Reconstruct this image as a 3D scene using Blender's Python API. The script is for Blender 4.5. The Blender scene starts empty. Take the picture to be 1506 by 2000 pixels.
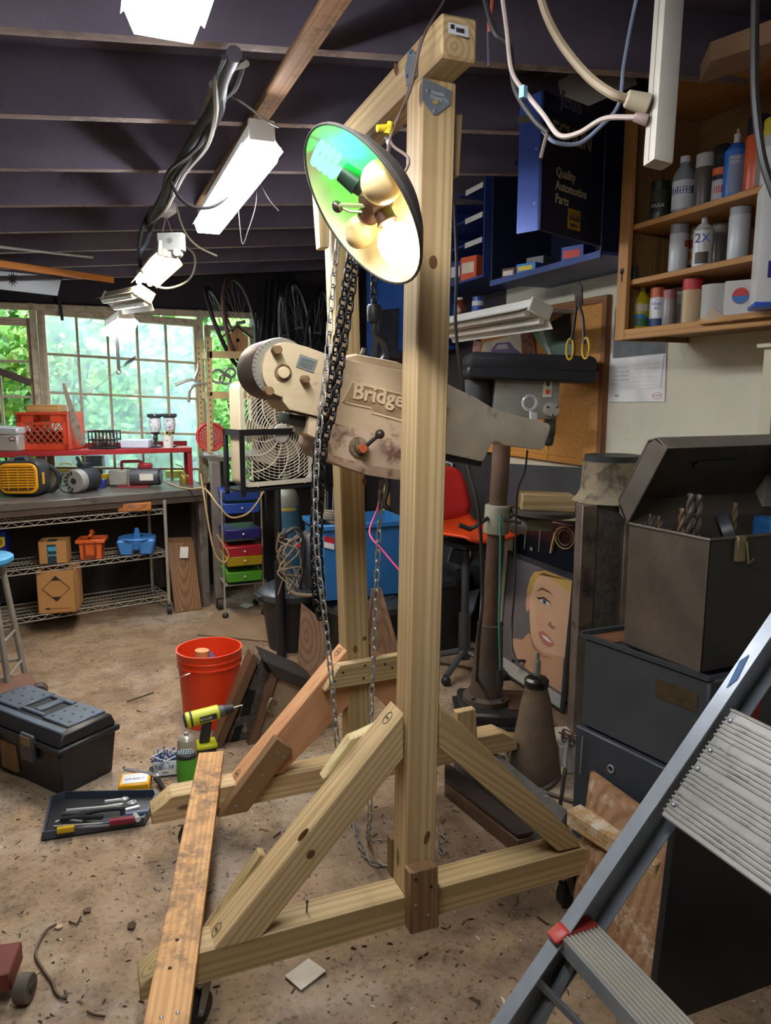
import bpy, bmesh, math, random
from mathutils import Vector, Matrix
R = random.Random(7)
scn = bpy.context.scene
COL = scn.collection
# ---------------- camera ----------------
CF, PIT, YAW, CH = 1450.0, math.radians(9.0), math.radians(22.0), 1.58   # focal length in pixels of the 1506x2000 frame
cd = bpy.data.cameras.new('camera'); cam = bpy.data.objects.new('camera', cd); COL.objects.link(cam)
cd.sensor_fit = 'VERTICAL'; cd.sensor_height = 24.0; cd.lens = CF*24.0/2000; cd.clip_start = .05
FW = Vector((math.sin(YAW)*math.cos(PIT), math.cos(YAW)*math.cos(PIT), -math.sin(PIT)))
RT = Vector((math.cos(YAW), -math.sin(YAW), 0)); UP = RT.cross(FW)
cam.location = (0, 0, CH); cam.rotation_euler = FW.to_track_quat('-Z', 'Y').to_euler()
scn.camera = cam
# ---------------- sky and exposure ----------------
w = bpy.data.worlds.new('overcast_sky'); scn.world = w; w.use_nodes = True
w.node_tree.nodes['Background'].inputs[0].default_value = (.80, .92, 1.0, 1); w.node_tree.nodes['Background'].inputs[1].default_value = 8.0
scn.view_settings.view_transform = 'Standard'; scn.view_settings.look = 'None'; scn.view_settings.gamma = 1
scn.view_settings.use_curve_mapping = False; scn.view_settings.exposure = 0.65
TUBE_W = 19.0          # watts of each fluorescent fixture

# ---------------- measuring: photograph pixel -> point in the room ----------------
def ray(x, y): return FW + RT*((x-753)/CF) - UP*((y-1000)/CF)
CP = Vector((0, 0, CH))
def PZ(x, y, z=0): d = ray(x, y); return CP + d*((z-CH)/d.z)
def PY(x, y, Y): d = ray(x, y); return CP + d*(Y/d.y)
def PX(x, y, X): d = ray(x, y); return CP + d*(X/d.x)
def PD(x, y, D): return CP + ray(x, y)*D
V = Vector
# ---------------- materials ----------------
def lin(c):
    c = c.lstrip('#'); o = []
    for i in (0, 2, 4):
        s = int(c[i:i+2], 16)/255; o.append(s/12.92 if s <= .04045 else ((s+.055)/1.055)**2.4)
    return (o[0], o[1], o[2], 1)
MATS = {}
def nodes_of(name):
    m = bpy.data.materials.new(name); m.use_nodes = True; t = m.node_tree
    return m, t, t.nodes['Principled BSDF'], t.nodes['Material Output']
def N(t, typ, **k):
    n = t.nodes.new(typ)
    for a, v in k.items():
        if a[0] == 'i' and a[1:].isdigit(): n.inputs[int(a[1:])].default_value = v
        else: setattr(n, a, v)
    return n
def ramp(t, fac, stops):
    r = t.nodes.new('ShaderNodeValToRGB'); e = r.color_ramp.elements
    while len(e) < len(stops): e.new(.5)
    for q, (p, c) in zip(e, stops): q.position = p; q.color = c
    t.links.new(fac, r.inputs[0]); return r.outputs[0]
def mix(t, fac, a, b):
    n = t.nodes.new('ShaderNodeMix'); n.data_type = 'RGBA'
    if hasattr(fac, 'name') and not isinstance(fac, float): t.links.new(fac, n.inputs[0])
    else: n.inputs[0].default_value = fac
    for i, c in ((6, a), (7, b)):
        if isinstance(c, tuple): n.inputs[i].default_value = c
        else: t.links.new(c, n.inputs[i])
    return n.outputs[2]
def coords(t, sc=(1, 1, 1)):
    tc = N(t, 'ShaderNodeTexCoord'); oi = N(t, 'ShaderNodeObjectInfo')
    mm = N(t, 'ShaderNodeMath', operation='MULTIPLY'); mm.inputs[1].default_value = 9; t.links.new(oi.outputs['Random'], mm.inputs[0])
    mp = N(t, 'ShaderNodeMapping'); mp.inputs['Scale'].default_value = sc
    t.links.new(tc.outputs['Object'], mp.inputs[0])
    ad = N(t, 'ShaderNodeVectorMath', operation='ADD'); t.links.new(mp.outputs[0], ad.inputs[0]); t.links.new(mm.outputs[0], ad.inputs[1])
    return ad.outputs[0], mp.outputs[0]
def noise(t, co, sc, det=3, rough=.55):
    n = N(t, 'ShaderNodeTexNoise'); n.inputs['Scale'].default_value = sc; n.inputs['Detail'].default_value = det; n.inputs['Roughness'].default_value = rough
    t.links.new(co, n.inputs['Vector']); return n.outputs['Fac']
def bumpn(t, b, h, st, dist=.01):
    n = N(t, 'ShaderNodeBump'); n.inputs['Strength'].default_value = st; n.inputs['Distance'].default_value = dist
    t.links.new(h, n.inputs['Height']); t.links.new(n.outputs[0], b.inputs['Normal'])
def m(hexc, rough=.55, metal=0, var=.18, vs=6, bump=0, bs=60, dirt=None, damt=.45, ds=5, name=None, emit=0, trans=0):
    """plain paint/plastic/metal: a colour with slight mottling and, if asked, patches of dirt or rust"""
    metal *= .5
    key = (hexc, rough, metal, var, vs, bump, bs, dirt, damt, ds, emit, trans)
    if key in MATS: return MATS[key]
    mt, t, b, o = nodes_of(name or ('surface_'+hexc.lstrip('#'))); MATS[key] = mt
    c = lin(hexc); co, _ = coords(t)
    f = noise(t, co, vs, 4)
    lo = tuple(x*(1-var) for x in c[:3])+(1,); hi = tuple(min(1, x*(1+var)) for x in c[:3])+(1,)
    col = ramp(t, f, [(.3, lo), (.7, hi)])
    b.inputs['Roughness'].default_value = rough; b.inputs['Metallic'].default_value = metal
    if dirt:
        f2 = noise(t, co, ds, 6, .65)
        fac = ramp(t, f2, [(damt, (0, 0, 0, 1)), (min(1, damt+.12), (1, 1, 1, 1))])
        col = mix(t, fac, col, lin(dirt))
    t.links.new(col, b.inputs['Base Color'])
    if bump: bumpn(t, b, noise(t, co, bs, 4), bump)
    if emit: t.links.new(col, b.inputs['Emission Color']); b.inputs['Emission Strength'].default_value = emit
    if trans: b.inputs['Transmission Weight'].default_value = trans
    return mt
def wood(light, dark, ring=34, knots=.11, kcol='#4a2a18', rough=.62, dirt=None, damt=.6, name='wood', gr=.55):
    key = ('wood', light, dark, ring, knots, dirt, damt)
    if key in MATS: return MATS[key]
    mt, t, b, o = nodes_of(name); MATS[key] = mt
    co, raw = coords(t, (.07, 1, 1))
    wv = N(t, 'ShaderNodeTexWave', wave_type='RINGS', rings_direction='X'); wv.inputs['Scale'].default_value = ring
    wv.inputs['Distortion'].default_value = 2.6; wv.inputs['Detail'].default_value = 2; wv.inputs['Detail Scale'].default_value = .16
    sh = N(t, 'ShaderNodeVectorMath', operation='ADD'); t.links.new(raw, sh.inputs[0]); sh.inputs[1].default_value = (0, .012, -.02)
    t.links.new(sh.outputs[0], wv.inputs['Vector'])
    f = noise(t, co, 26, 5, .6)
    c1 = mix(t, ramp(t, wv.outputs['Fac'], [(.35, (0, 0, 0, 1)), (.95, (gr, gr, gr, 1))]), lin(light), lin(dark))
    c1 = mix(t, ramp(t, f, [(.42, (0, 0, 0, 1)), (.75, (.5, .5, .5, 1))]), c1, lin(dark))
    if knots:
        co2, _ = coords(t, (2.6, 7, 7))
        vo = N(t, 'ShaderNodeTexVoronoi'); vo.inputs['Scale'].default_value = 1.15; t.links.new(co2, vo.inputs['Vector'])
        c1 = mix(t, ramp(t, vo.outputs['Distance'], [(knots*.6, (.85, .85, .85, 1)), (knots, (0, 0, 0, 1))]), c1, lin(kcol))
    if dirt:
        co3, _ = coords(t, (1, 1, 1)); f3 = noise(t, co3, 22, 8, .75)
        f4 = noise(t, co3, 3.5, 3, .6)
        ml = N(t, 'ShaderNodeMath', operation='MULTIPLY'); t.links.new(ramp(t, f3, [(damt-.1, (0, 0, 0, 1)), (damt+.06, (1, 1, 1, 1))]), ml.inputs[0]); t.links.new(ramp(t, f4, [(.38, (.1, .1, .1, 1)), (.6, (1, 1, 1, 1))]), ml.inputs[1])
        c1 = mix(t, ml.outputs[0], c1, lin(dirt))
    t.links.new(c1, b.inputs['Base Color']); b.inputs['Roughness'].default_value = rough
    bumpn(t, b, f, .12, .004)
    return mt
def glass_mat(name, tint=(.95, 1, 1, 1), refl=.08, rough=.03):
    if name in MATS: return MATS[name]
    mt, t, b, o = nodes_of(name); MATS[name] = mt
    t.nodes.remove(b)
    tr = N(t, 'ShaderNodeBsdfTransparent'); tr.inputs[0].default_value = tint
    gl = N(t, 'ShaderNodeBsdfGlossy'); gl.inputs['Roughness'].default_value = rough
    mx = N(t, 'ShaderNodeMixShader'); mx.inputs[0].default_value = refl
    t.links.new(tr.outputs[0], mx.inputs[1]); t.links.new(gl.outputs[0], mx.inputs[2]); t.links.new(mx.outputs[0], o.inputs[0])
    return mt
def film_mat(name, col, amount):
    """hazy plastic film: part clear, part milky"""
    if name in MATS: return MATS[name]
    mt, t, b, o = nodes_of(name); MATS[name] = mt; t.nodes.remove(b)
    tr = N(t, 'ShaderNodeBsdfTransparent'); tl = N(t, 'ShaderNodeBsdfTranslucent'); tl.inputs[0].default_value = lin(col)
    mx = N(t, 'ShaderNodeMixShader'); co, _ = coords(t)
    f = noise(t, co, 3.2, 6, .6); r = ramp(t, f, [(.3, (amount*.55,)*3+(1,)), (.7, (min(1, amount*1.35),)*3+(1,))])
    t.links.new(r, mx.inputs[0]); t.links.new(tr.outputs[0], mx.inputs[1]); t.links.new(tl.outputs[0], mx.inputs[2]); t.links.new(mx.outputs[0], o.inputs[0])
    return mt
def glow(name, hexc, strength):
    if name in MATS: return MATS[name]
    mt, t, b, o = nodes_of(name); MATS[name] = mt; t.nodes.remove(b)
    e = N(t, 'ShaderNodeEmission'); e.inputs[0].default_value = lin(hexc); e.inputs[1].default_value = strength
    t.links.new(e.outputs[0], o.inputs[0]); return mt
# ---------------- mesh building ----------------
T = Matrix.Identity(4)          # current building frame
def frame(loc=(0, 0, 0), rz=0, rx=0, ry=0, s=1):
    global T
    T = Matrix.Translation(V(loc)) @ Matrix.Rotation(math.radians(rz), 4, 'Z') @ Matrix.Rotation(math.radians(ry), 4, 'Y') @ Matrix.Rotation(math.radians(rx), 4, 'X') @ Matrix.Scale(s, 4)
def frame_axes(loc, ex, ey, ez):
    global T
    T = Matrix(((ex[0], ey[0], ez[0], loc[0]), (ex[1], ey[1], ez[1], loc[1]), (ex[2], ey[2], ez[2], loc[2]), (0, 0, 0, 1)))
def world():
    global T
    T = Matrix.Identity(4)
WM = {}
def bez(pts, n=8):
    """smooth curve (Catmull-Rom) through points"""
    pts = [V(p) for p in pts]
    if len(pts) < 3: return pts
    P = [pts[0]*2-pts[1]] + pts + [pts[-1]*2-pts[-2]]; out = []
    for i in range(1, len(P)-2):
        a, b, c, d = P[i-1:i+3]
        for k in range(n):
            u = k/n; out.append(.5*((2*b)+(c-a)*u+(2*a-5*b+4*c-d)*u*u+(3*b-a-3*c+d)*u**3))
    out.append(pts[-1]); return out
class B:
    def __init__(s): s.v = []; s.f = []; s.mi = []
    def add(s, vs, fs, mi=0):
        k = len(s.v); s.v += [T @ V(p) for p in vs]
        for f in fs: s.f.append([i+k for i in f]); s.mi.append(mi)
        return s
    def box(s, c, d, rz=0, rx=0, ry=0, mi=0, taper=1):
        M = Matrix.Translation(V(c)) @ Matrix.Rotation(math.radians(rz), 4, 'Z') @ Matrix.Rotation(math.radians(ry), 4, 'Y') @ Matrix.Rotation(math.radians(rx), 4, 'X')
        x, y, z = d[0]/2, d[1]/2, d[2]/2
        vs = [M @ V((a*x*(taper if k < 0 else 1), b*y*(taper if k < 0 else 1), k*z)) for a, b, k in ((-1,-1,-1),(1,-1,-1),(1,1,-1),(-1,1,-1),(-1,-1,1),(1,-1,1),(1,1,1),(-1,1,1))]
        return s.add(vs, [(3,2,1,0),(4,5,6,7),(0,1,5,4),(1,2,6,5),(2,3,7,6),(3,0,4,7)], mi)
    def bx(s, x0, x1, y0, y1, z0, z1, mi=0): return s.box(((x0+x1)/2, (y0+y1)/2, (z0+z1)/2), (x1-x0, y1-y0, z1-z0), mi=mi)
    def cyl(s, p0, p1, r0, r1=None, n=16, mi=0, caps=True):
        p0, p1 = V(p0), V(p1); r1 = r0 if r1 is None else r1; d = (p1-p0)
        q = d.to_track_quat('Z', 'Y').to_matrix(); vs = []
        for p, r in ((p0, r0), (p1, r1)):
            for i in range(n):
                a = 2*math.pi*i/n; vs.append(p + q @ V((r*math.cos(a), r*math.sin(a), 0)))
        fs = [(i, (i+1) % n, n+(i+1) % n, n+i) for i in range(n)]
        if caps: fs += [tuple(range(n-1, -1, -1)), tuple(range(n, 2*n))]
        return s.add(vs, fs, mi)
    def tube(s, pts, r, n=7, mi=0, closed=False, rs=None):
        pts = [V(p) for p in pts]; vs = []; L = len(pts); up = None
        for i, p in enumerate(pts):
            d = (pts[(i+1) % L]-pts[i-1]) if (closed or 0 < i < L-1) else (pts[1]-pts[0] if i == 0 else pts[-1]-pts[-2])
            d.normalize()
            if up is None: up = d.orthogonal().normalized()
            up = (up - d*up.dot(d)); up = up.normalized() if up.length > 1e-6 else d.orthogonal().normalized()
            w_ = d.cross(up); rr = rs[i] if rs else r
            for k in range(n):
                a = 2*math.pi*k/n; vs.append(p+up*rr*math.cos(a)+w_*rr*math.sin(a))
        fs = []
        for i in range(L if closed else L-1):
            j = (i+1) % L
            for k in range(n): fs.append((i*n+k, i*n+(k+1) % n, j*n+(k+1) % n, j*n+k))
        if not closed: fs += [tuple(range(n-1, -1, -1)), tuple((L-1)*n+k for k in range(n))]
        return s.add(vs, fs, mi)
    def lathe(s, prof, c=(0, 0, 0), n=24, axis=(0, 0, 1), mi=0, a0=0, a1=360, sx=1, sy=1, caps=True):
        """prof: (radius, height) pairs along the axis"""
        q = V(axis).to_track_quat('Z', 'Y').to_matrix() if tuple(axis) != (0, 0, 1) else Matrix.Identity(3)
        full = abs(a1-a0) >= 360; nn = n if full else n+1; vs = []
        for r, h in prof:
            for i in range(nn):
                a = math.radians(a0+(a1-a0)*i/n); vs.append(V(c)+q @ V((r*sx*math.cos(a), r*sy*math.sin(a), h)))
        fs = []
        for j in range(len(prof)-1):
            for i in range(n):
                k = (i+1) % nn; fs.append((j*nn+i, j*nn+k, (j+1)*nn+k, (j+1)*nn+i))
        if full and caps:
            if prof[0][0] > 1e-5: fs.append(tuple(range(nn-1, -1, -1)))
            if prof[-1][0] > 1e-5: fs.append(tuple((len(prof)-1)*nn+i for i in range(nn)))
        return s.add(vs, fs, mi)
    def prism(s, poly, ex, mi=0):
        n = len(poly); ex = V(ex); vs = [V(p) for p in poly]+[V(p)+ex for p in poly]
        fs = [tuple(range(n)), tuple(range(2*n-1, n-1, -1))]+[(i, i+n, (i+1) % n+n, (i+1) % n) for i in range(n)]
        return s.add(vs, fs, mi)
    def ball(s, c, r, nu=12, nv=8, mi=0):
        r = (r, r, r) if not hasattr(r, '__len__') else r; vs = [V(c)+V((0, 0, r[2]))]
        for j in range(1, nv):
            t_ = math.pi*j/nv
            for i in range(nu):
                a = 2*math.pi*i/nu; vs.append(V(c)+V((r[0]*math.sin(t_)*math.cos(a), r[1]*math.sin(t_)*math.sin(a), r[2]*math.cos(t_))))
        vs.append(V(c)-V((0, 0, r[2]))); e = len(vs)-1
        fs = [(0, 1+i, 1+(i+1) % nu) for i in range(nu)]
        for j in range(nv-2):
            for i in range(nu): fs.append((1+j*nu+i, 1+(j+1)*nu+i, 1+(j+1)*nu+(i+1) % nu, 1+j*nu+(i+1) % nu))
        fs += [(e, 1+(nv-2)*nu+(i+1) % nu, 1+(nv-2)*nu+i) for i in range(nu)]
        return s.add(vs, fs, mi)
    def torus(s, c, R_, r, axis=(0, 0, 1), n=24, k=8, mi=0):
        q = V(axis).to_track_quat('Z', 'Y').to_matrix()
        return s.tube([V(c)+q @ V((R_*math.cos(2*math.pi*i/n), R_*math.sin(2*math.pi*i/n), 0)) for i in range(n)], r, k, mi, True)
    def quad(s, a, b, c, d, mi=0): return s.add([a, b, c, d], [(0, 1, 2, 3)], mi)
    def obj(s, name, mat, parent=None, bev=0, ang=38, xaxis=None, seg=1):
        lo = V((min(p.x for p in s.v), min(p.y for p in s.v), min(p.z for p in s.v))); hi = V((max(p.x for p in s.v), max(p.y for p in s.v), max(p.z for p in s.v)))
        org = V(((lo.x+hi.x)/2, (lo.y+hi.y)/2, (lo.z+hi.z)/2 if xaxis is not None else lo.z))
        Mw = Matrix.Translation(org)
        if xaxis is not None:
            ex = V(xaxis).normalized(); ez = V((0, 0, 1)) if abs(ex.z) < .9 else V((0, 1, 0)); ey = ez.cross(ex).normalized(); ez = ex.cross(ey)
            Mw = Mw @ Matrix((ex, ey, ez)).transposed().to_4x4()
        Mi = Mw.inverted()
        me = bpy.data.meshes.new(name); me.from_pydata([Mi @ p for p in s.v], [], s.f)
        mats = mat if isinstance(mat, (list, tuple)) else [mat]
        for q in mats: me.materials.append(q)
        if len(mats) > 1: me.polygons.foreach_set('material_index', s.mi)
        bm = bmesh.new(); bm.from_mesh(me); bmesh.ops.recalc_face_normals(bm, faces=bm.faces)
        if bev:
            ed = [e for e in bm.edges if len(e.link_faces) == 2 and e.calc_face_angle(0) > .5]
            if ed: bmesh.ops.bevel(bm, geom=ed, offset=bev, segments=seg, affect='EDGES', profile=.7)
        bm.to_mesh(me); bm.free()
        me.polygons.foreach_set('use_smooth', [True]*len(me.polygons)); me.set_sharp_from_angle(angle=math.radians(ang))
        return link(bpy.data.objects.new(name, me), parent, Mw)
def link(o, parent, Mw):
    COL.objects.link(o); WM[o] = Mw
    if parent is not None: o.parent = parent; o.matrix_basis = WM[parent].inverted() @ Mw
    else: o.matrix_basis = Mw
    return o
def tag(o, label=None, cat=None, group=None, kind=None):
    if label: o['label'] = label
    if cat: o['category'] = cat
    if group: o['group'] = group
    if kind: o['kind'] = kind
    return o
def thing(name, label, cat, loc, group=None):
    o = bpy.data.objects.new(name, None); o.empty_display_size = .05
    link(o, None, Matrix.Translation(T @ V(loc))); return tag(o, label, cat, group)
def struct(o): o['kind'] = 'structure'; return o
def again(o, parent, Mw):      # a further copy of one part, sharing its mesh
    c = o.copy(); return link(c, parent, Mw)
def timber(name, p0, p1, wd, ht, mat, parent, side=(0, 1, 0), bev=.004):
    """a sawn board from p0 to p1 (centre line); wd is its width along 'side'"""
    p0, p1 = T @ V(p0), T @ V(p1); ex = (p1-p0); L = ex.length; ex.normalize(); sd = (T.to_3x3() @ V(side)); sd = (sd-ex*sd.dot(ex)).normalized(); ez = ex.cross(sd)
    me_b = B(); keep = T.copy(); world()
    me_b.v = [V((a*L/2, b*wd/2, c*ht/2)) for a, b, c in ((-1,-1,-1),(1,-1,-1),(1,1,-1),(-1,1,-1),(-1,-1,1),(1,-1,1),(1,1,1),(-1,1,1))]
    me = bpy.data.meshes.new(name); me.from_pydata(me_b.v, [], [(3,2,1,0),(4,5,6,7),(0,1,5,4),(1,2,6,5),(2,3,7,6),(3,0,4,7)]); me.materials.append(mat)
    bm = bmesh.new(); bm.from_mesh(me)
    if bev: bmesh.ops.bevel(bm, geom=list(bm.edges), offset=bev, segments=1, affect='EDGES')
    bmesh.ops.recalc_face_normals(bm, faces=bm.faces); bm.to_mesh(me); bm.free()
    frame_back(keep)
    return link(bpy.data.objects.new(name, me), parent, Matrix.Translation((p0+p1)/2) @ Matrix((ex, sd, ez)).transposed().to_4x4())
def frame_back(M_):
    global T
    T = M_
def letters(name, txt, size, loc, ex, ey, mat, parent, ext=.0006, align='LEFT', bold=0, xs=1, lead=1):
    """lettering: loc is the baseline start, ex the reading direction, ey upwards"""
    cu = bpy.data.curves.new('lettering', 'FONT'); cu.body = txt; cu.size = size; cu.extrude = ext; cu.align_x = align; cu.offset = bold; cu.resolution_u = 2; cu.space_line = lead
    ex = V(ex).normalized(); ey = (V(ey)-ex*V(ey).dot(ex)).normalized(); ez = ex.cross(ey)
    tmp = bpy.data.objects.new('lettering', cu); me = bpy.data.meshes.new_from_object(tmp); bpy.data.objects.remove(tmp)
    me.name = name; me.materials.clear(); me.materials.append(mat)
    Mw = Matrix.Translation(V(loc)) @ Matrix((ex*xs, ey, ez)).transposed().to_4x4()
    return link(bpy.data.objects.new(name, me), parent, Mw)
def card(name, a, b, c, d, mat, parent, th=.0012):
    """flat sheet a-b-c-d (seen counter-clockwise from its printed side)"""
    a, b, c, d = V(a), V(b), V(c), V(d); n = (b-a).cross(d-a).normalized(); keep = T.copy(); world()
    o = B().prism([a, b, c, d], n*-th).obj(name, mat, parent); frame_back(keep); return o
# =====================================================================  THE SHED
XW, YB = 2.25, 6.2                      # right wall, back (window) wall
def roof(x): return 2.40+.095*x         # height of the rafter undersides
# floor: worn concrete under dirt and swarf
def floor_mat():
    mt, t, b, o = nodes_of('dirty_concrete'); co, _ = coords(t)
    f1 = noise(t, co, 1.1, 5, .6); f2 = noise(t, co, 9, 8, .75); f3 = noise(t, co, 60, 4, .7); f4 = noise(t, co, 2.7, 6, .7)
    c = ramp(t, f1, [(.32, lin('#75604a')), (.5, lin('#a08668')), (.68, lin('#a59888'))])
    c = mix(t, ramp(t, f2, [(.45, (0, 0, 0, 1)), (.66, (.75, .75, .75, 1))]), c, lin('#5e4937'))
    c = mix(t, ramp(t, f4, [(.52, (0, 0, 0, 1)), (.68, (.6, .6, .6, 1))]), c, lin('#b9aa98'))
    c = mix(t, ramp(t, f3, [(.56, (0, 0, 0, 1)), (.68, (.85, .85, .85, 1))]), c, lin('#40342a'))
    t.links.new(c, b.inputs['Base Color']); b.inputs['Roughness'].default_value = .72
    ad = N(t, 'ShaderNodeMath', operation='ADD'); t.links.new(f2, ad.inputs[0]); t.links.new(f3, ad.inputs[1]); bumpn(t, b, ad.outputs[0], .55, .012)
    return mt
FLOOR = floor_mat()
world()
fl = B().bx(-3.0, XW+.1, -2.4, YB+.1, -.1, 0).obj('floor', FLOOR); struct(fl)
deb = B()
for i in range(3000):
    x = R.uniform(-.9, 2.1); y = R.uniform(.9, 6.0); 
    if R.random() < .5: y = R.uniform(.9, 3.2)
    s_ = R.uniform(.0012, .0045)*(2.4 if R.random() < .05 else 1); a = R.uniform(0, 6.28); e = R.uniform(1, 3.5); h = R.uniform(.0008, .005)
    ca, sa = math.cos(a), math.sin(a); pts = [(-e, -.6), (e*.9, -.5), (e*.6, .6), (-e*.7, .5)]
    vs = [(x+(p*ca-q*sa)*s_, y+(p*sa+q*ca)*s_, .0015) for p, q in pts]+[(x+(R.uniform(-.5, .5))*s_, y, .0015+h)]
    deb.add(vs, [(0, 1, 4), (1, 2, 4), (2, 3, 4), (3, 0, 4)], R.choice([0, 0, 0, 0, 1, 1, 1, 2, 3]))
tag(deb.obj('floor_debris', [m('#4a3826', .9), m('#6e573d', .9), m('#cfc3ae', .7), m('#b8b8b4', .35, .6)]), 'scattered wood chips, leaf bits and metal swarf on the floor', 'debris', kind='stuff')
# walls
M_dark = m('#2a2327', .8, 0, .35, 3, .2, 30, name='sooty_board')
M_wall = m('#c9c3ae', .6, 0, .06, 3, .05, 40, '#a79c80', .62, 4, name='old_cream_paint')
M_frame = wood('#c4b69c', '#948468', 26, 0, rough=.75, dirt='#7d6d5a', damt=.58, name='weathered_window_wood')
wr = B().bx(XW, XW+.1, -2.4, 3.75, 0, 2.9).obj('wall_right', M_wall); struct(wr)
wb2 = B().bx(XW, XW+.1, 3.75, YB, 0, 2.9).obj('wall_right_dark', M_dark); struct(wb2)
M_left = m('#8d8272', .8, 0, .2, 3)
struct(B().bx(-3.1, -3.0, -2.4, YB, 0, 2.6).obj('wall_left', M_left)); struct(B().bx(-3.1, XW+.1, -2.5, -2.4, 0, 2.9).obj('wall_front', M_left))
# back wall pieces round the windows
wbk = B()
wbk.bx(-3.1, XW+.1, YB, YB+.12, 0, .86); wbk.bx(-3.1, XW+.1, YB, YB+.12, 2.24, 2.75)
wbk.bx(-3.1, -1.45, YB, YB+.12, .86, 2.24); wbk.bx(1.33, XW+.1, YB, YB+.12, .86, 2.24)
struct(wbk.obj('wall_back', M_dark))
M_glass = glass_mat('window_glass'); M_film = film_mat('hazy_plastic', '#e2eeff', .30)
def shear_z(s, x0):
    global T
    T = Matrix(((1, 0, 0, 0), (0, 1, 0, 0), (s, 0, 1, -s*x0), (0, 0, 0, 1)))
def window(n, x0, x1, z0, z1, nc, nr, s, sash=.055, film=False):
    shear_z(s, x0)
    root = thing('window_%d' % n, None, None, (x0, YB, z0)); struct(root)
    def bar(nm, a, b, c, d, y0=YB-.01, y1=YB+.05): B().bx(a, b, y0, y1, c, d).obj(nm, M_frame, root, .003, xaxis=(1, 0, 0) if b-a > d-c else (0, 0, 1))
    bar('window_frame', x0-sash, x0, z0-sash, z1+sash, YB-.02, YB+.07); bar('window_frame', x1, x1+sash, z0-sash, z1+sash, YB-.02, YB+.07)
    bar('window_frame', x0, x1, z1, z1+sash, YB-.02, YB+.07); bar('window_frame', x0, x1, z0-sash, z0, YB-.02, YB+.07)
    dx, dz = (x1-x0)/nc, (z1-z0)/nr
    for i in range(1, nc): bar('muntin', x0+i*dx-.009, x0+i*dx+.009, z0, z1)
    for j in range(1, nr): bar('muntin', x0, x1, z0+j*dz-.009, z0+j*dz+.009, YB-.005, YB+.045)
    for i in range(nc):
        for j in range(nr):
            B().bx(x0+i*dx+.008, x0+(i+1)*dx-.008, YB+.018, YB+.022, z0+j*dz+.008, z0+(j+1)*dz-.008).obj('pane', M_glass, root)
    if film:
        f = B(); nx, nz = 16, 14
        vs = []
        for j in range(nz+1):
            for i in range(nx+1):
                u, v_ = i/nx, j/nz
                vs.append((x0-.05+u*(x1-x0+.1), YB+.16+.03*math.sin(7*u+5*v_)+.025*math.sin(13*v_-4*u), z0-.1+v_*(z1-z0+.14)))
        f.add(vs, [(j*(nx+1)+i, j*(nx+1)+i+1, (j+1)*(nx+1)+i+1, (j+1)*(nx+1)+i) for j in range(nz) for i in range(nx)]).obj('plastic_sheet', M_film, root)
    world(); return root
window(1, -1.36, -.35, .80, 2.10, 5, 5, -.02)
window(2, -.222, .855, .74, 2.165, 5, 5, -.047, film=True)
window(3, .985, 1.30, .80, 2.09, 1, 1, -.02, .04)
# posts between the windows
for k, (a, b) in enumerate(((-.295, -.278), (.91, .945))):
    struct(B().bx(a-.03, a+.012, YB-.05, YB+.1, .86, 2.24).obj('trim_%d' % (2*k+1), M_frame, xaxis=(0, 0, 1))); 
struct(B().bx(-1.5, 1.35, YB-.06, YB, 2.19, 2.235).obj('trim_5', M_frame, xaxis=(1, 0, 0)))
# roof deck and rafters
ang = math.atan(.095)
M_deck = m('#5f5764', .85, 0, .3, 4, .25, 25, '#4c4350', .55, 2, name='smoked_roof_boards')
M_raft = m('#655c69', .85, 0, .2, 3, .15, 20, '#544a54', .6, 4, name='dark_rafter'); M_raftb = wood('#b3a095', '#84736c', 26, 0, rough=.8, dirt='#6b5c5a', damt=.5, name='rafter_edge')  # rafter sides dark, undersides in a separate lighter wood colour
cl = B(); zz = lambda x: roof(x)+.19
cl.add([(-3.1, -2.5, zz(-3.1)), (XW+.1, -2.5, zz(XW+.1)), (XW+.1, YB+.5, zz(XW+.1)), (-3.1, YB+.5, zz(-3.1)), (-3.1, -2.5, zz(-3.1)+.05), (XW+.1, -2.5, zz(XW+.1)+.05), (XW+.1, YB+.5, zz(XW+.1)+.05), (-3.1, YB+.5, zz(-3.1)+.05)],
       [(0, 1, 2, 3), (7, 6, 5, 4), (0, 4, 5, 1), (1, 5, 6, 2), (2, 6, 7, 3), (3, 7, 4, 0)])
ceil_ = struct(cl.obj('ceiling', M_deck))
for k in range(-6, 8):
    y = 1.99+.567*k
    b = B(); x0, x1 = -3.0, XW+.05
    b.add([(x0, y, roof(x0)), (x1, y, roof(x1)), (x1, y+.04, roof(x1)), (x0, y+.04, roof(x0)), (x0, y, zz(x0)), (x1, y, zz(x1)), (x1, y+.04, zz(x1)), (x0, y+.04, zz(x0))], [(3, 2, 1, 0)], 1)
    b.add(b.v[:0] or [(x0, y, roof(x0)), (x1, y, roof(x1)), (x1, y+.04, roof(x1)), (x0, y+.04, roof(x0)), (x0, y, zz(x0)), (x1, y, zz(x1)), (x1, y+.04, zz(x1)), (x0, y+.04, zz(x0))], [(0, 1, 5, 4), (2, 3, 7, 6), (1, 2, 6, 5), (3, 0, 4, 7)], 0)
    b.obj('rafter', [M_raft, M_raftb], ceil_, xaxis=(1, 0, .095))
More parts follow.
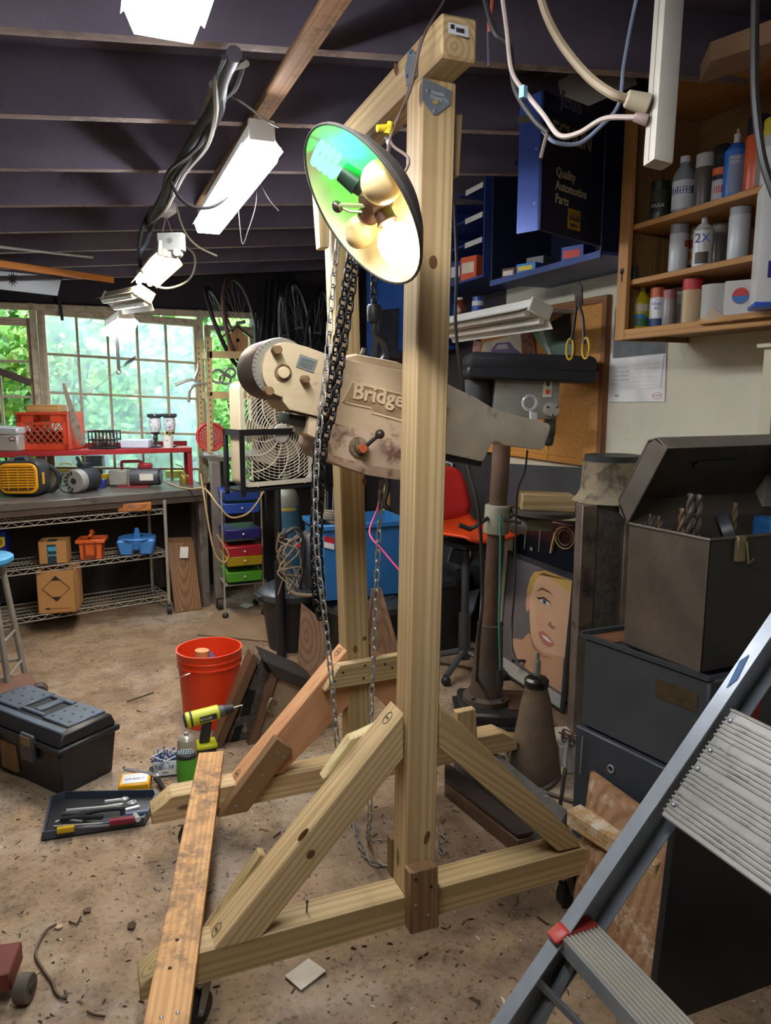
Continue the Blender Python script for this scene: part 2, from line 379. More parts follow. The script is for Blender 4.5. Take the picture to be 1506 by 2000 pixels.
# ---------------- the garden behind the windows
GR = [m('#5a9440', .6, 0, .35, 9), m('#78b04a', .6, 0, .35, 9), m('#9cc65c', .6, 0, .3, 9), m('#4a7a48', .65, 0, .3, 9), m('#b3c94f', .6, 0, .3, 9)]
def bush(name, label, c, rad, n, leaf, cols, seed):
    rr = random.Random(seed); root = thing(name, label, 'bush', (c[0], c[1], 0))
    st = B()
    for i in range(5):
        a = rr.uniform(0, 6.28); st.tube(bez([(c[0]+.05*math.cos(a), c[1]+.05*math.sin(a), 0), (c[0]+.25*rad[0]*math.cos(a), c[1]+.2*rad[1]*math.sin(a), c[2]*.6), (c[0]+.6*rad[0]*math.cos(a), c[1]+.5*rad[1]*math.sin(a), c[2])], 4), .012, 5)
    st.obj('stem', m('#4d3b28', .85), root)
    b = B()
    for i in range(n):
        while 1:
            p = V((rr.uniform(-1, 1), rr.uniform(-1, 1), rr.uniform(-1, 1)))
            if .35 < p.length < 1: break
        q = V((c[0]+p.x*rad[0], c[1]+p.y*rad[1], c[2]+p.z*rad[2])); d = V((rr.uniform(-1, 1), rr.uniform(-1, .3), rr.uniform(-.9, .6))).normalized(); u = d.orthogonal().normalized(); s_ = leaf*rr.uniform(.6, 1.4)
        nn = d.cross(u); b.add([q, q+d*s_*.5+u*s_*.32, q+d*s_+nn*s_*.1, q+d*s_*.5-u*s_*.32], [(0, 1, 2, 3)], rr.choice(cols))
    b.obj('foliage', GR, root)
bush('garden_bush', 'bright green vine foliage outside the leftmost window', (-1.0, 7.1, 1.5), (.75, .4, 1.0), 2600, .12, [1, 2, 2, 4, 0], 1)
bush('garden_bush', 'yellow-green leafy branch outside the upper left of the big window', (-.15, 6.85, 1.95), (.42, .22, .42), 420, .1, [2, 4, 4, 1], 2)
bush('garden_bush', 'fern-like green bush outside the lower left of the big window', (-.05, 6.95, 1.0), (.5, .3, .55), 900, .1, [1, 2, 1, 0], 3)
bush('garden_bush', 'broad dark hedge outside the middle of the big window', (.75, 8.3, 1.1), (1.6, .6, 1.25), 5200, .12, [0, 0, 3, 1, 0], 4)
bush('garden_hedge', 'tall dense hedge far behind all the windows', (.3, 10.2, 1.6), (3.6, .6, 1.9), 7000, .26, [0, 3, 0, 1, 1], 6)
bush('garden_bush', 'bright green shrub outside the window behind the birdhouse', (1.45, 7.2, 1.6), (.45, .35, .9), 1300, .09, [1, 2, 2, 0], 5)
struct(B().bx(-4, 5, YB+.12, 12, -.2, -.02).obj('ground_outside', m('#4f6a35', .9, 0, .3, 3)))
# =====================================================================  TIMBER GANTRY
PT = wood('#cbb082', '#9c7c4d', 22, .10, '#5a3420', name='treated_pine'); PT2 = wood('#bba375', '#8a6f42', 22, .09, '#5a3420', name='treated_pine_weathered')
FIR = wood('#cf9c6f', '#a3683f', 40, .07, '#6b3a1e', name='red_fir'); OAK = wood('#8b6a45', '#5e4428', 36, .0, name='brown_cleat'); PALE = wood('#d8c695', '#b59a60', 44, 0, name='pale_offcut')
M_screw = m('#23232b', .35, .8); M_screw2 = m('#9a9a98', .3, .9); M_galv = m('#8b959c', .42, .85, .15, 14); M_ink = m('#2a2522', .7)
world()
G = thing('timber_gantry', 'tall wooden gantry of square posts on castered feet in the middle', 'gantry', (.85, 2.1, 0))
YN, YF, a2 = 1.685, 2.45, .089
timber('post', (.7825, YN+.0445, .225), (.8175, YN+.0445, 2.305), a2, a2, PT, G)
timber('post', (.8925, YF+.0445, .225), (.839, YF+.0445, 2.305), a2, a2, PT2, G)
bm_ = timber('top_beam', (.8105, 1.575, 2.3505), (.838, 2.60, 2.3505), a2, a2, PT, G, side=(1, 0, 0), bev=.006)
def foot(x0, x1, y, mat, nm='foot'):
    z0, z1 = .136, .225
    return B().prism([(x0, y, z0), (x1, y, z0), (x1, y, z1-.045), (x1-.075, y, z1), (x0+.07, y, z1), (x0, y, z1-.05)], (0, a2, 0)).obj(nm, mat, G, .003, xaxis=(1, 0, 0))
foot(.045, 1.40, YN, PT2); foot(.135, 1.575, YF, PT)
def slab(nm, px, Y, dep, mat, xa, par=None, bev=.003):
    return B().prism([PY(x, y, Y) for x, y in px], (0, dep, 0)).obj(nm, mat, par or G, bev, xaxis=xa)
br1 = slab('brace', [(409, 1865), (505, 1838), (789, 1480), (789, 1392)], YN, a2, PT, (.55, 0, .6))
br2 = slab('brace', [(859, 1372), (1131, 1638), (1131, 1655), (1091, 1664), (859, 1462)], YN, a2, PT2, (.6, 0, -.5))
br3 = slab('brace', [(460, 1533), (553, 1510), (684, 1375), (684, 1262)], YF, a2, FIR, (.6, 0, .7))
br4 = slab('brace', [(727, 1262), (905, 1424), (820, 1444), (727, 1352)], YF, a2, FIR, (.6, 0, -.6))
cl1 = slab('cleat', [(800, 1706), (856, 1692), (858, 1812), (802, 1827)], YN-.04, .039, OAK, (0, 0, 1))
slab('cleat', [(765, 1640), (795, 1640), (795, 1712), (765, 1716)], YN+a2, .036, OAK, (0, 0, 1))
cl2 = slab('cleat', [(424, 1598), (540, 1441), (573, 1465), (484, 1586)], YF-.039, .038, OAK, (.6, 0, .7))
cl3 = slab('cleat', [(634, 1352), (664, 1300), (790, 1278), (800, 1322), (650, 1347)], YF-.04, .038, PT2, (1, 0, 0))
slab('cleat', [(396, 1832), (508, 1668), (521, 1672), (420, 1835)], YN+a2+.002, .036, PT2, (.55, 0, .6))
slab('cleat', [(630, 1524), (684, 1444), (705, 1436), (780, 1400), (780, 1470)], YN+a2+.002, .036, PALE, (.55, 0, .6))
slab('cleat', [(893, 1392), (930, 1385), (933, 1445), (895, 1445)], YF-.038, .037, PT, (0, 0, 1))
slab('cleat', [(884, 222), (905, 222), (898, 345), (884, 345)], YN+.03, .036, PT2, (0, 0, 1))
slab('cleat', [(610, 262), (645, 262), (643, 484), (626, 484)], YF-.01, .05, PT2, (0, 0, 1))
# plank lying across the two left feet
PLK = wood('#d2a066', '#a9763f', 22, 0, dirt='#6b5238', damt=.52, name='dirty_plank')
zp = .252
q0, q1, q2, q3 = PZ(388, 1470, zp), PZ(437, 1466, zp), PZ(370, 1990, zp), PZ(281, 1990, zp)
plank = B().prism([q0, q1, q2+(q2-q1)*.12, q3+(q3-q0)*.12], (0, 0, -.026)).obj('plank', PLK, G, .002, xaxis=(q2-q1))
# casters
def caster(x, y, rz):
    frame((x, y, 0), rz)
    c = B().box((0, 0, .132), (.085, .06, .007)).lathe([(.022, .118), (.022, .128)]); c.prism([(-.012, -.021, .12), (.02, -.021, .12), (.042, -.021, .045), (.022, -.021, .04)], (0, .003, 0)); c.prism([(-.012, .018, .12), (.02, .018, .12), (.042, .018, .045), (.022, .018, .04)], (0, .003, 0))
    c.cyl((.032, -.026, .05), (.032, .026, .05), .007)
    f = c.obj('caster', m('#8a8580', .4, .8), G)
    B().lathe([(.012, -.016), (.038, -.016), (.049, -.012), (.05, 0), (.049, .012), (.038, .016), (.012, .016)], (.032, 0, .05), 24, (0, 1, 0)).obj('wheel', m('#26262a', .5), f); world()
for x, y, r in ((.30, YF+.045, 200), (.20, YN+.045, 215), (1.40, YF+.045, 30), (1.29, YN+.045, 20)): caster(x, y, r)
# steel gusset plates, screws, sticker, pencil marks
def plate(nm, px, Y=None, X=None):
    b = B().prism([PY(x, y, Y) for x, y in px] if Y is not None else [PX(x, y, X) for x, y in px], (0, -.003, 0) if Y is not None else (-.003, 0, 0))
    return b.obj(nm, M_galv, G)
pl1 = plate('gusset_plate', [(825, 152), (880, 178), (878, 205), (852, 225), (845, 224), (823, 194)], Y=YN-.001)
M_text = m('#c9ccd0', .5)
letters('lettering', 'Simpson\nStrong-Tie', .011, PY(842, 181, YN-.0045), (1, 0, -.1), (0, 0, 1), M_text, pl1, .0003)
B().lathe([(.006, 0), (.006, .002)], PY(851, 199, YN-.004), 16, (0, -1, 0)).obj('plate_hole', m('#b79a63', .7), pl1)
xb = .766-.001
pl2 = plate('gusset_plate', [(805, 96), (815, 108), (815, 148), (796, 170), (793, 135), (800, 100)], X=.7665)
def screw(par, p, d, mat=M_screw, r=.0045): world(); B().lathe([(r, -.001), (r*.9, .0015), (r*.35, .003)], p, 8, d).obj('screw', mat, par)
for x, y in ((835, 177), (868, 184), (849, 217)): screw(pl1, PY(x, y, YN-.004), (0, -1, 0), M_screw2)
M_blue = m('#2b4a94', .3, .8)
for x, y in ((803, 103), (811, 131), (796, 149)): screw(pl2, PX(x, y, .7635), (-1, 0, 0), M_blue)
for x, y in ((812, 1717), (842, 1731)): screw(cl1, PY(x, y, YN-.04), (0, -1, 0))
for x, y in ((812, 1768), (837, 1787)): screw(cl1, PY(x, y, YN-.04), (0, -1, 0), M_screw2)
for x, y in ((460, 1574), (488, 1546), (513, 1514), (542, 1469), (555, 1478)): screw(cl2, PY(x, y, YF-.039), (0, -1, 0), M_screw2)
for x, y in ((670, 1314), (713, 1300), (710, 1325), (752, 1297), (766, 1304), (654, 1331)): screw(cl3, PY(x, y, YF-.04), (0, -1, 0))
for x, y in ((315, 1987), (347, 1978)): screw(plank, PZ(x, y, zp), (0, 0, 1), M_screw2, .005)
for x, y in ((346, 1836), (332, 1891)): screw(plank, PZ(x, y, zp), (0, 0, 1), M_screw, .005)
B().cyl(PZ(599, 1782, .225), PZ(599, 1782, .225)+V((.002, 0, .03)), .002).lathe([(.005, 0), (.005, .002)], PZ(599, 1782, .225)+V((.002, 0, .03)), 8).obj('screw', M_screw, G)
st = card('sticker', PY(876, 64, 1.5735), PY(915, 74, 1.5735), PY(915, 52, 1.5735), PY(876, 43, 1.5735), m('#e3e6e8', .5), bm_)
bc = B(); e0 = PY(892, 61, 1.572); ex = V((1, 0, -.02)); 
for i in range(11): bc.box(e0+V((.0018*i, 0, .003)), (.0009 if i % 3 else .0014, .0006, .009))
bc.obj('barcode', M_ink, st); letters('lettering', 'prowood', .0085, PY(892, 71, 1.572), (1, 0, -.06), (0, 0, 1), M_ink, st, .0002)
B().box(PY(884, 52, 1.572), (.009, .0006, .009)).obj('print_mark', M_ink, st)
def mark(par, p, u, v_, ch, r=.018):
    u, v_ = V(u).normalized(), V(v_).normalized(); n = u.cross(v_).normalized(); pts = [V(p)+u*r*math.cos(6.283*i/20)+v_*r*.75*math.sin(6.283*i/20)+n*.0015 for i in range(20)]
    world(); o = B().tube(pts, .0009, 4, closed=True).obj('pencil_mark', M_ink, par)
    letters('pencil_number', ch, .022, V(p)+n*.0014-u*.006-v_*.007, u, v_, M_ink, o, .0003)
d1 = (PY(789, 1392, YN)-PY(409, 1865, YN)).normalized(); 
mark(br1, PY(419, 1852, YN)+d1*.02+V((0, .045, 0)), d1, (0, 1, 0), '5'); mark(br1, PY(770, 1416, YN)+V((0, .045, 0)), d1, (0, 1, 0), '3')
d3 = (PY(684, 1262, YF)-PY(460, 1533, YF)).normalized()
mark(br3, PY(468, 1523, YF)+V((0, .045, 0)), d3, (0, 1, 0), '5'); mark(br3, PY(668, 1281, YF)+V((0, .045, 0)), d3, (0, 1, 0), '3')
M_knot = m('#6b4226', .7, 0, .3, 60)
def knot_(par, c, n, u, ru, rv):
    u = V(u).normalized(); n = V(n).normalized(); v_ = n.cross(u); world()
    B().prism([V(c)+u*ru*math.cos(i*.5236)+v_*rv*math.sin(i*.5236) for i in range(12)], n*.0007).obj('knot', M_knot, par)
pn = [o for o in G.children if o.name.startswith('post')]
knot_(pn[0], PY(846, 512, YN-.0002), (0, -1, 0), (0, 0, 1), .016, .011); knot_(pn[0], PY(834, 1636, YN-.0002), (0, -1, 0), (.3, 0, 1), .02, .008); knot_(pn[0], PX(778, 1300, .752), (-1, 0, 0), (0, 0, 1), .03, .012)
knot_(pn[1], PY(694, 1268, YF-.0002), (0, -1, 0), (0, 0, 1), .014, .009); knot_(pn[1], PY(712, 1247, YF-.0002), (0, -1, 0), (0, 0, 1), .008, .008); knot_(pn[1], PY(712, 940, YF-.0002), (0, -1, 0), (0, 0, 1), .014, .008)
knot_(br1, PY(607, 1668, YN-.0002), (0, -1, 0), d1, .013, .010); knot_(br1, PY(592, 1630, YN-.0002), (0, -1, 0), d1, .02, .007); knot_(bm_, PX(773, 135, .7685), (-1, 0, 0), (0, .5, 1), .018, .009)
# =====================================================================  CHAIN HOIST
H = thing('chain_hoist', 'hand chain hoist with black load chain hanging from the gantry beam', 'hoist', (.83, 2.1, 1.0))
M_blk = m('#1b1b1e', .38, .7, .2, 20); M_chr = m('#9c9c96', .28, .95, .1, 20)
hx, hy = .826, 2.1
B().torus((hx, hy, 2.285), .034, .007, (0, 1, 0)).obj('top_hook', m('#c9cbd0', .25, .9), H)
B().lathe([(.03, -.06), (.075, -.055), (.082, -.02), (.082, .02), (.075, .055), (.03, .06)], (hx-.02, hy, 2.16), 28, (0, 1, 0)).box((hx-.02, hy, 2.235), (.05, .07, .04)).obj('housing', m('#26272c', .5, .4), H)
def link_mesh(L, wd, r, mat):
    pts = []
    for i in range(12):
        a = 2*math.pi*i/12; cx = (L/2-wd/2)*(1 if math.cos(a) > 0 else -1); pts.append(V((cx+wd/2*math.cos(a), wd/2*math.sin(a), 0)))
    world(); b = B().tube(pts, r, 5, closed=True); me = bpy.data.meshes.new('link'); me.from_pydata(b.v, [], b.f); me.materials.append(mat); me.polygons.foreach_set('use_smooth', [True]*len(me.polygons)); return me
def chain(par, pts, me, pitch, ph=0):
    """links one by one along a curve, each turned a quarter from the last"""
    c = bez(pts, 14); acc = 0; nxt = pitch/2; i = ph
    for a, b in zip(c, c[1:]):
        L = (b-a).length
        while L > 0 and nxt <= acc+L:
            p = a+(b-a)*((nxt-acc)/L); ex = (b-a).normalized(); ey = V((.25, 1, 0)); ey = (ey-ex*ey.dot(ex)).normalized(); ez = ex.cross(ey)
            if i % 2: ey, ez = ez, -ey
            cph, sph = math.cos(.7), math.sin(.7); ey, ez = ey*cph+ez*sph, ez*cph-ey*sph
            link(bpy.data.objects.new('chain_link', me), par, Matrix.Translation(p) @ Matrix((ex, ey, ez)).transposed().to_4x4()); i += 1; nxt += pitch
        acc += L
ME_L = link_mesh(.0345, .0215, .0036, M_blk); ME_H = link_mesh(.040, .0165, .0025, M_chr)
yl = 1.93
chain(H, [V((hx-.06, 2.08, 2.12)), PY(684, 500, yl), PY(640, 780, yl-.02), PY(619, 880, yl-.02), PY(613, 1050, yl-.02), PY(616, 1160, yl), PY(624, 1200, yl)], ME_L, .0245)
chain(H, [V((hx-.045, 2.10, 2.12)), PY(697, 500, yl), PY(655, 780, yl-.02), PY(632, 880, yl-.02), PY(623, 1050, yl-.02), PY(628, 1150, yl), PY(630, 1195, yl)], ME_L, .0245, 1)
chain(H, [V((hx-.09, 2.05, 2.12)), PY(659, 480, 1.95), PY(637, 720, 1.89), PY(620, 880, 1.88), PY(618, 1060, 1.88), PY(640, 1250, 1.9), PY(660, 1465, 1.95)], ME_H, .0315)
chain(H, [PY(745, 940, 2.12), PY(735, 1150, 2.12), PY(725, 1400, 2.12), PY(722, 1590, 2.12), PZ(722, 1642, .012), PZ(765, 1640, .012)], ME_H, .0315)
chain(H, [PZ(694, 1610, .02), PZ(702, 1648, .012), PZ(722, 1680, .012), PZ(760, 1692, .012)], ME_H, .0315, 1)
chain(H, [PZ(856, 1620, .012), PZ(870, 1640, .012), PZ(858, 1650, .012), PZ(866, 1668, .012)], ME_H, .0315)
HK = .1
yk = 2.16
chain(H, [V((hx+.02, 2.12, 2.10)), PY(731, 540, yk), PY(731, 598, yk)], ME_L, .0245)
p = PY(731, 612, yk)
B().lathe([(.02, -.025), (.022, -.01), (.022, .02), (.018, .026)], p, 20).obj('swivel', m('#2a2a2c', .45, .6), H)
hk = [p+V((0, 0, -.02)), p+V((0, 0, -.06)), p+V((.03, 0, -.085)), p+V((.038, 0, -.125)), p+V((.005, 0, -.155)), p+V((-.034, 0, -.135)), p+V((-.03, 0, -.105))]
hc = bez(hk, 6); B().tube(hc, .012, 8, rs=[.013-.006*abs(i/len(hc)-.6) for i in range(len(hc))]).obj('load_hook', m('#3a3a3d', .4, .7), H)
# =====================================================================  MILLING MACHINE RAM
RM = thing('milling_machine_ram', 'cream cast-iron milling machine ram slung between the gantry posts', 'machine part', (.85, 2.12, 1.36))
M_cream = m('#cdb592', .55, .05, .12, 5, .25, 50, '#7d5c40', .63, 9, name='chipped_cream_paint'); M_iron = m('#cdc3ac', .6, .2, .2, 6, .25, 60, '#5e4a3a', .6, 11, name='grey_casting')  # arm: same casting as the cream part, in a separate greyer colour
M_dk = m('#2b2725', .5, .4, .2, 9); M_rust = m('#8a6a48', .6, .4, .25, 12, dirt='#5d3a22', damt=.5, ds=20)
YR = 2.0
def pr(nm, px, Y, dep, mat, bev=.006, par=None): return B().prism([PY(x, y, Y) for x, y in px], (0, dep, 0)).obj(nm, mat, par or RM, bev, seg=2, ang=50)
c0 = PY(550, 722, YR); ctr = PY(552, 720, YR)
rr = (PY(545, 722, YR)-PY(497, 722, YR)).length
B().lathe([(rr*1.2, 0), (rr*1.25, .01), (rr*1.25, .20), (rr*.9, .215)], (ctr.x, YR+.012, ctr.z), 40, (0, 1, 0)).obj('round_flange', m('#5d4a3f', .5, .3, .2, 6), RM)
B().lathe([(rr*1.2, 0), (rr*1.2, .02)], (ctr.x-.001, YR+.006, ctr.z), 40, (0, 1, 0)).obj('degree_ring', m('#8f8a80', .4, .6), RM)
tk = B()
for i in range(15):
    a = math.radians(115+i*9); tk.box((ctr.x+rr*1.15*math.cos(a), YR+.0055, ctr.z+rr*1.15*math.sin(a)), (.0012, .001, .008), ry=-(math.degrees(a)-90))
tk.obj('degree_marks', M_dk, RM)
# face block with round left end
pts = []
for i in range(15):
    a = math.radians(78+i*13.2); pts.append((558+46*math.cos(a), 722-54*math.sin(a)))
pts += [(553, 785), (565, 800), (636, 817), (646, 694), (600, 677)]
head = pr('head_block', pts, YR-.012, .2, M_cream, .005)
body = pr('body', [(634, 690), (700, 706), (790, 724), (840, 736), (840, 880), (780, 866), (634, 822)], YR-.006, .21, M_cream, .012)
arm = pr('arm', [(835, 736), (870, 748), (925, 772), (962, 795), (990, 806), (1072, 826), (1078, 832), (1062, 880), (985, 870), (972, 862), (962, 866), (953, 885), (945, 903), (868, 886), (835, 880)], YR+.0, .19, M_iron, .014)
cap = pr('round_back', [(640, 700), (700, 690), (780, 705), (860, 738), (930, 775), (950, 800), (840, 800), (700, 760)], YR+.05, .12, M_cream, .03)
sad = pr('saddle', [(626, 822), (700, 838), (790, 862), (850, 876), (850, 942), (780, 935), (718, 926), (640, 897), (624, 880)], YR-.02, .22, m('#bfa48a', .6, .05, .18, 6, .3, 40, '#6e4c3c', .56, 10), .01)
pr('lower_lip', [(624, 880), (640, 886), (720, 908), (850, 930), (850, 945), (780, 938), (716, 928), (632, 898)], YR-.028, .2, m('#a98d74', .65, .05, .2, 7, .4, 30, '#6b4a38', .52, 14), .006)
pr('dark_shim', [(566, 808), (613, 818), (612, 840), (563, 826)], YR+.03, .13, M_dk, .003)
pr('spacer_block', [(604, 812), (626, 820), (622, 858), (600, 848)], YR+.0, .16, M_cream, .004)
pr('under_block', [(868, 880), (944, 893), (940, 912), (868, 898)], YR+.012, .16, M_dk, .003)
def hexb(px, r, ln, mat=M_rust, par=None, n=6): p_ = PY(px[0], px[1], YR-.014); world(); return B().cyl(p_, p_+V((0, -ln, 0)), r, r*.92, n).obj('bolt', mat, par or head, .002)
for q in ((538, 684), (522, 764)): hexb(q, .0145, .03)
hexb((593, 741), .013, .028); hexb((553, 728), .017, .014, M_cream, n=20)
p_ = PY(553, 728, YR-.014); B().torus(p_, .021, .003, (0, 1, 0)).obj('bolt_ring', M_rust, head)
hexb((630, 858), .012, .026, par=sad)
npl = card('name_plate', PY(578, 716, YR-.015), PY(612, 728, YR-.015), PY(620, 703, YR-.015), PY(586, 691, YR-.015), m('#9aa09c', .35, .7), head)
for i in range(6):
    f0 = i/6; 
    B().prism([PY(583+.5*0+ (1-f0)*6-f0*2+0, 698+f0*17, YR-.0166), PY(610+(1-f0)*6-f0*2, 706.5+f0*17, YR-.0166), PY(610+(1-f0)*6-f0*2, 707.5+f0*17, YR-.0166), PY(583+(1-f0)*6-f0*2, 699+f0*17, YR-.0166)], (0, -.0004, 0)).obj('print_line', m('#6e746f', .5), npl)
ex = (PY(800, 788, YR)-PY(682, 766, YR)).normalized(); ez_ = V((-ex.z*1, 0, ex.x))
M_cast = m('#e0c8a2', .5, .05, .1, 8)
B().prism([PY(x, y, YR-.0062) for x, y in ((676, 784), (690, 751), (868, 793), (856, 838), (728, 803), (726, 795))], (0, -.0008, 0)).obj('dirty_recess', m('#a38661', .65, .05, .25, 25, dirt='#6e5238', damt=.6, ds=30), body)
letters('raised_name', 'Bridgeport', .062, PY(686, 777, YR-.0085), ex, V((ex.z*-1+.22, 0, 1)), M_cast, body, .0035, bold=.0014)
lp = [PY(x, y, YR-.008) for x, y in ((669, 785), (688, 747), (870, 790), (858, 842), (726, 806), (724, 797), (676, 787))]
B().tube(lp, .0028, 6, closed=True).obj('raised_border', M_cast, body)
# clamp lever with ball end
bs = PY(700, 874, YR-.02); be = PY(742, 848, YR-.075)
B().lathe([(.03, 0), (.026, .012), (.017, .014), (.015, .03)], bs, 24, (0, -1, 0)).obj('lever_boss', m('#8d7b64', .5, .3, .2, 10, dirt='#4a3426', damt=.5, ds=18), sad)
lv = B().cyl(bs+V((0, -.028, -.004)), be, .0062, .005, 12).obj('lever', M_dk, sad); B().cyl(bs+V((0, -.022, 0)), bs+V((0, -.042, 0)), .013, .012, 14).obj('lever_hub', m('#b0552e', .6, 0, .2, 20), lv); B().ball(be, .0135, 16, 10).obj('knob', m('#3a2f2a', .4, .2), lv)
# eye bolt and tag on the arm
e0 = PY(1040, 824, YR+.09); B().torus(e0+V((-.012, 0, .062)), .023, .005, (.25, 1, 0)).cyl(e0+V((-.004, 0, -.004)), e0+V((-.007, 0, .04)), .0065, .0055, 12).obj('eye_bolt', m('#d8dadb', .2, 1), RM)
card('tag', PY(1038, 822, YR+.08), PY(1050, 824, YR+.08), PY(1049, 806, YR+.08), PY(1037, 804, YR+.08), m('#d5d8d2', .6), RM)
# =====================================================================  HANGING REFLECTOR LAMP
LC = PD(706, 408, 1.50)
rd_ = (LC-CP).normalized(); r_r = rd_.cross(V((0, 0, 1))).normalized(); r_u = r_r.cross(rd_)
ax = (r_r*-.733+r_u*-.494-rd_*.47).normalized()        # the way the open side looks
ey_ = UP.cross(ax).normalized(); 
L_ = thing('reflector_lamp', 'dark dish reflector lamp with four bulbs, green glow inside', 'lamp', LC)
ez2 = ax; ex2 = (r_r*.56-r_u*.83); ex2 = (ex2-ez2*ex2.dot(ez2)).normalized(); ey2 = ez2.cross(ex2)
frame_axes(LC, ex2, ey2, ez2)
rl = .168
inn = [(.0, -.085), (.06, -.081), (.10, -.063), (.132, -.039), (.156, -.014), (rl, .0)]
out = [(rl+.003, .0005), (rl+.004, -.004), (.158, -.018), (.134, -.043), (.101, -.068), (.06, -.086), (.0, -.09)]
def dish_mat():
    mt, t, b, o = nodes_of('dish_enamel'); co, _ = coords(t); f = noise(t, co, 9, 8, .75)
    c = mix(t, ramp(t, f, [(.64, (0, 0, 0, 1)), (.7, (1, 1, 1, 1))]), lin('#e9dcb4'), lin('#4a3416')); t.links.new(c, b.inputs['Base Color']); b.inputs['Roughness'].default_value = .35; return mt
B().lathe(inn, n=48, caps=False).obj('reflector_lining', dish_mat(), L_, ang=60); B().lathe(out, n=48, caps=False).obj('shade', m('#5a5550', .45, .3, .25, 6, dirt='#37332f', damt=.55), L_, ang=60)
B().torus((0, 0, .0), rl+.002, .003, n=48).obj('rim', m('#3f3a36', .5, .3), L_)
M_brn = m('#4d2f1e', .5, .1); M_ceram = m('#3a352f', .55)
B().lathe([(.022, -.084), (.024, -.07), (.034, -.055), (.034, -.03), (.022, -.012), (.008, -.008)], n=24).obj('socket_cluster', M_brn, L_)
def soc(ang_, mat=M_brn):
    a = math.radians(ang_); d = V((math.cos(a), math.sin(a), .28)).normalized(); c0 = V((0, 0, -.042))
    B().cyl(c0+d*.015, c0+d*.055, .018, .021, 18).torus(c0+d*.053, .021, .002, d, 18, 5).obj('socket', mat, L_); return c0+d*.055, d
def bulb(ang_, r, mat, nm='globe_bulb', ln=.03):
    p_, d = soc(ang_); return B().lathe([(.012, 0), (.014, .012), (r*.72, ln*.75), (r*.97, ln+r*.35), (r, ln+r*.75), (r*.9, ln+r*1.25), (r*.55, ln+r*1.68), (.002, ln+r*1.85)], p_, 24, d).obj(nm, mat, L_, ang=70)
M_unlit = m('#dcc08a', .25, 0, .05)
bulb(14, .04, glow('lit_bulb', '#ffe9c4', 9), 'lit_bulb', .02); bulb(100, .041, M_unlit, 'globe_bulb', .022); bulb(-68, .033, M_unlit, 'globe_bulb', .022)
p_, d = soc(195, m('#2c2a26', .5)); B().cyl(p_-d*.01, p_+d*.03, .024, .02, 18).obj('ballast', m('#23352a', .4), L_)
sp = []; u = d.orthogonal().normalized(); v2 = d.cross(u)
for i in range(61): a = i/60*4*2*math.pi; sp.append(p_+d*(.04+.055*i/60)+(u*math.cos(a)+v2*math.sin(a))*.021)
B().tube(sp, .0062, 7).obj('spiral_bulb', glow('green_bulb', '#b0fff0', .8), L_)
# bulb cage arms and finial
B().tube([(0, 0, -.012), (-.028, -.024, .02), (-.03, -.055, .012)], .004, 6).tube([(.01, -.03, -.02), (-.01, -.05, .0), (-.03, -.055, .012)], .003, 6).obj('switch_arm', m('#8f9b6a', .4, .5), L_); B().ball((-.031, -.057, .014), (.013, .011, .011), 12, 8).obj('switch_knob', m('#33241a', .35, .3), L_)
def lamp_light(nm, loc, col, pw, rad=.03):
    ld = bpy.data.lights.new(nm, 'POINT'); ld.energy = pw; ld.color = col; ld.shadow_soft_size = rad; o = bpy.data.objects.new(nm, ld); link(o, L_, Matrix.Translation(T @ V(loc)))
lamp_light('green_bulb_light', (-.10, -.01, -.03), (.0, 1, .10), 2.0, .015)
world()
M_cordw = m('#a89c88', .6); M_cordk = m('#2a2624', .55)
M_cordg = m('#8b8272', .6)
top = LC-ax*.104
cc = B(); cc.tube(bez([top, top-ax*.03+V((0, 0, .03)), PD(762, 270, 1.62), PD(800, 180, 1.66), PD(826, 75, 1.62), PD(868, 0, 1.7), PD(885, -60, 1.8)], 8), .0032, 7); cc.tube(bez([top, PD(758, 290, 1.6), PD(795, 185, 1.66), PD(822, 75, 1.62)], 8), .0026, 6); cc.obj('cord', m('#6b5a50', .6), L_)
yp = PD(758, 250, 1.63); B().cyl(yp+V((-.026, 0, -.004)), yp, .0075, .008, 10).cyl(yp+V((-.002, 0, -.014)), yp+V((.006, 0, .012)), .009, .007, 10).obj('wire_clip', m('#e3c62a', .5), L_)
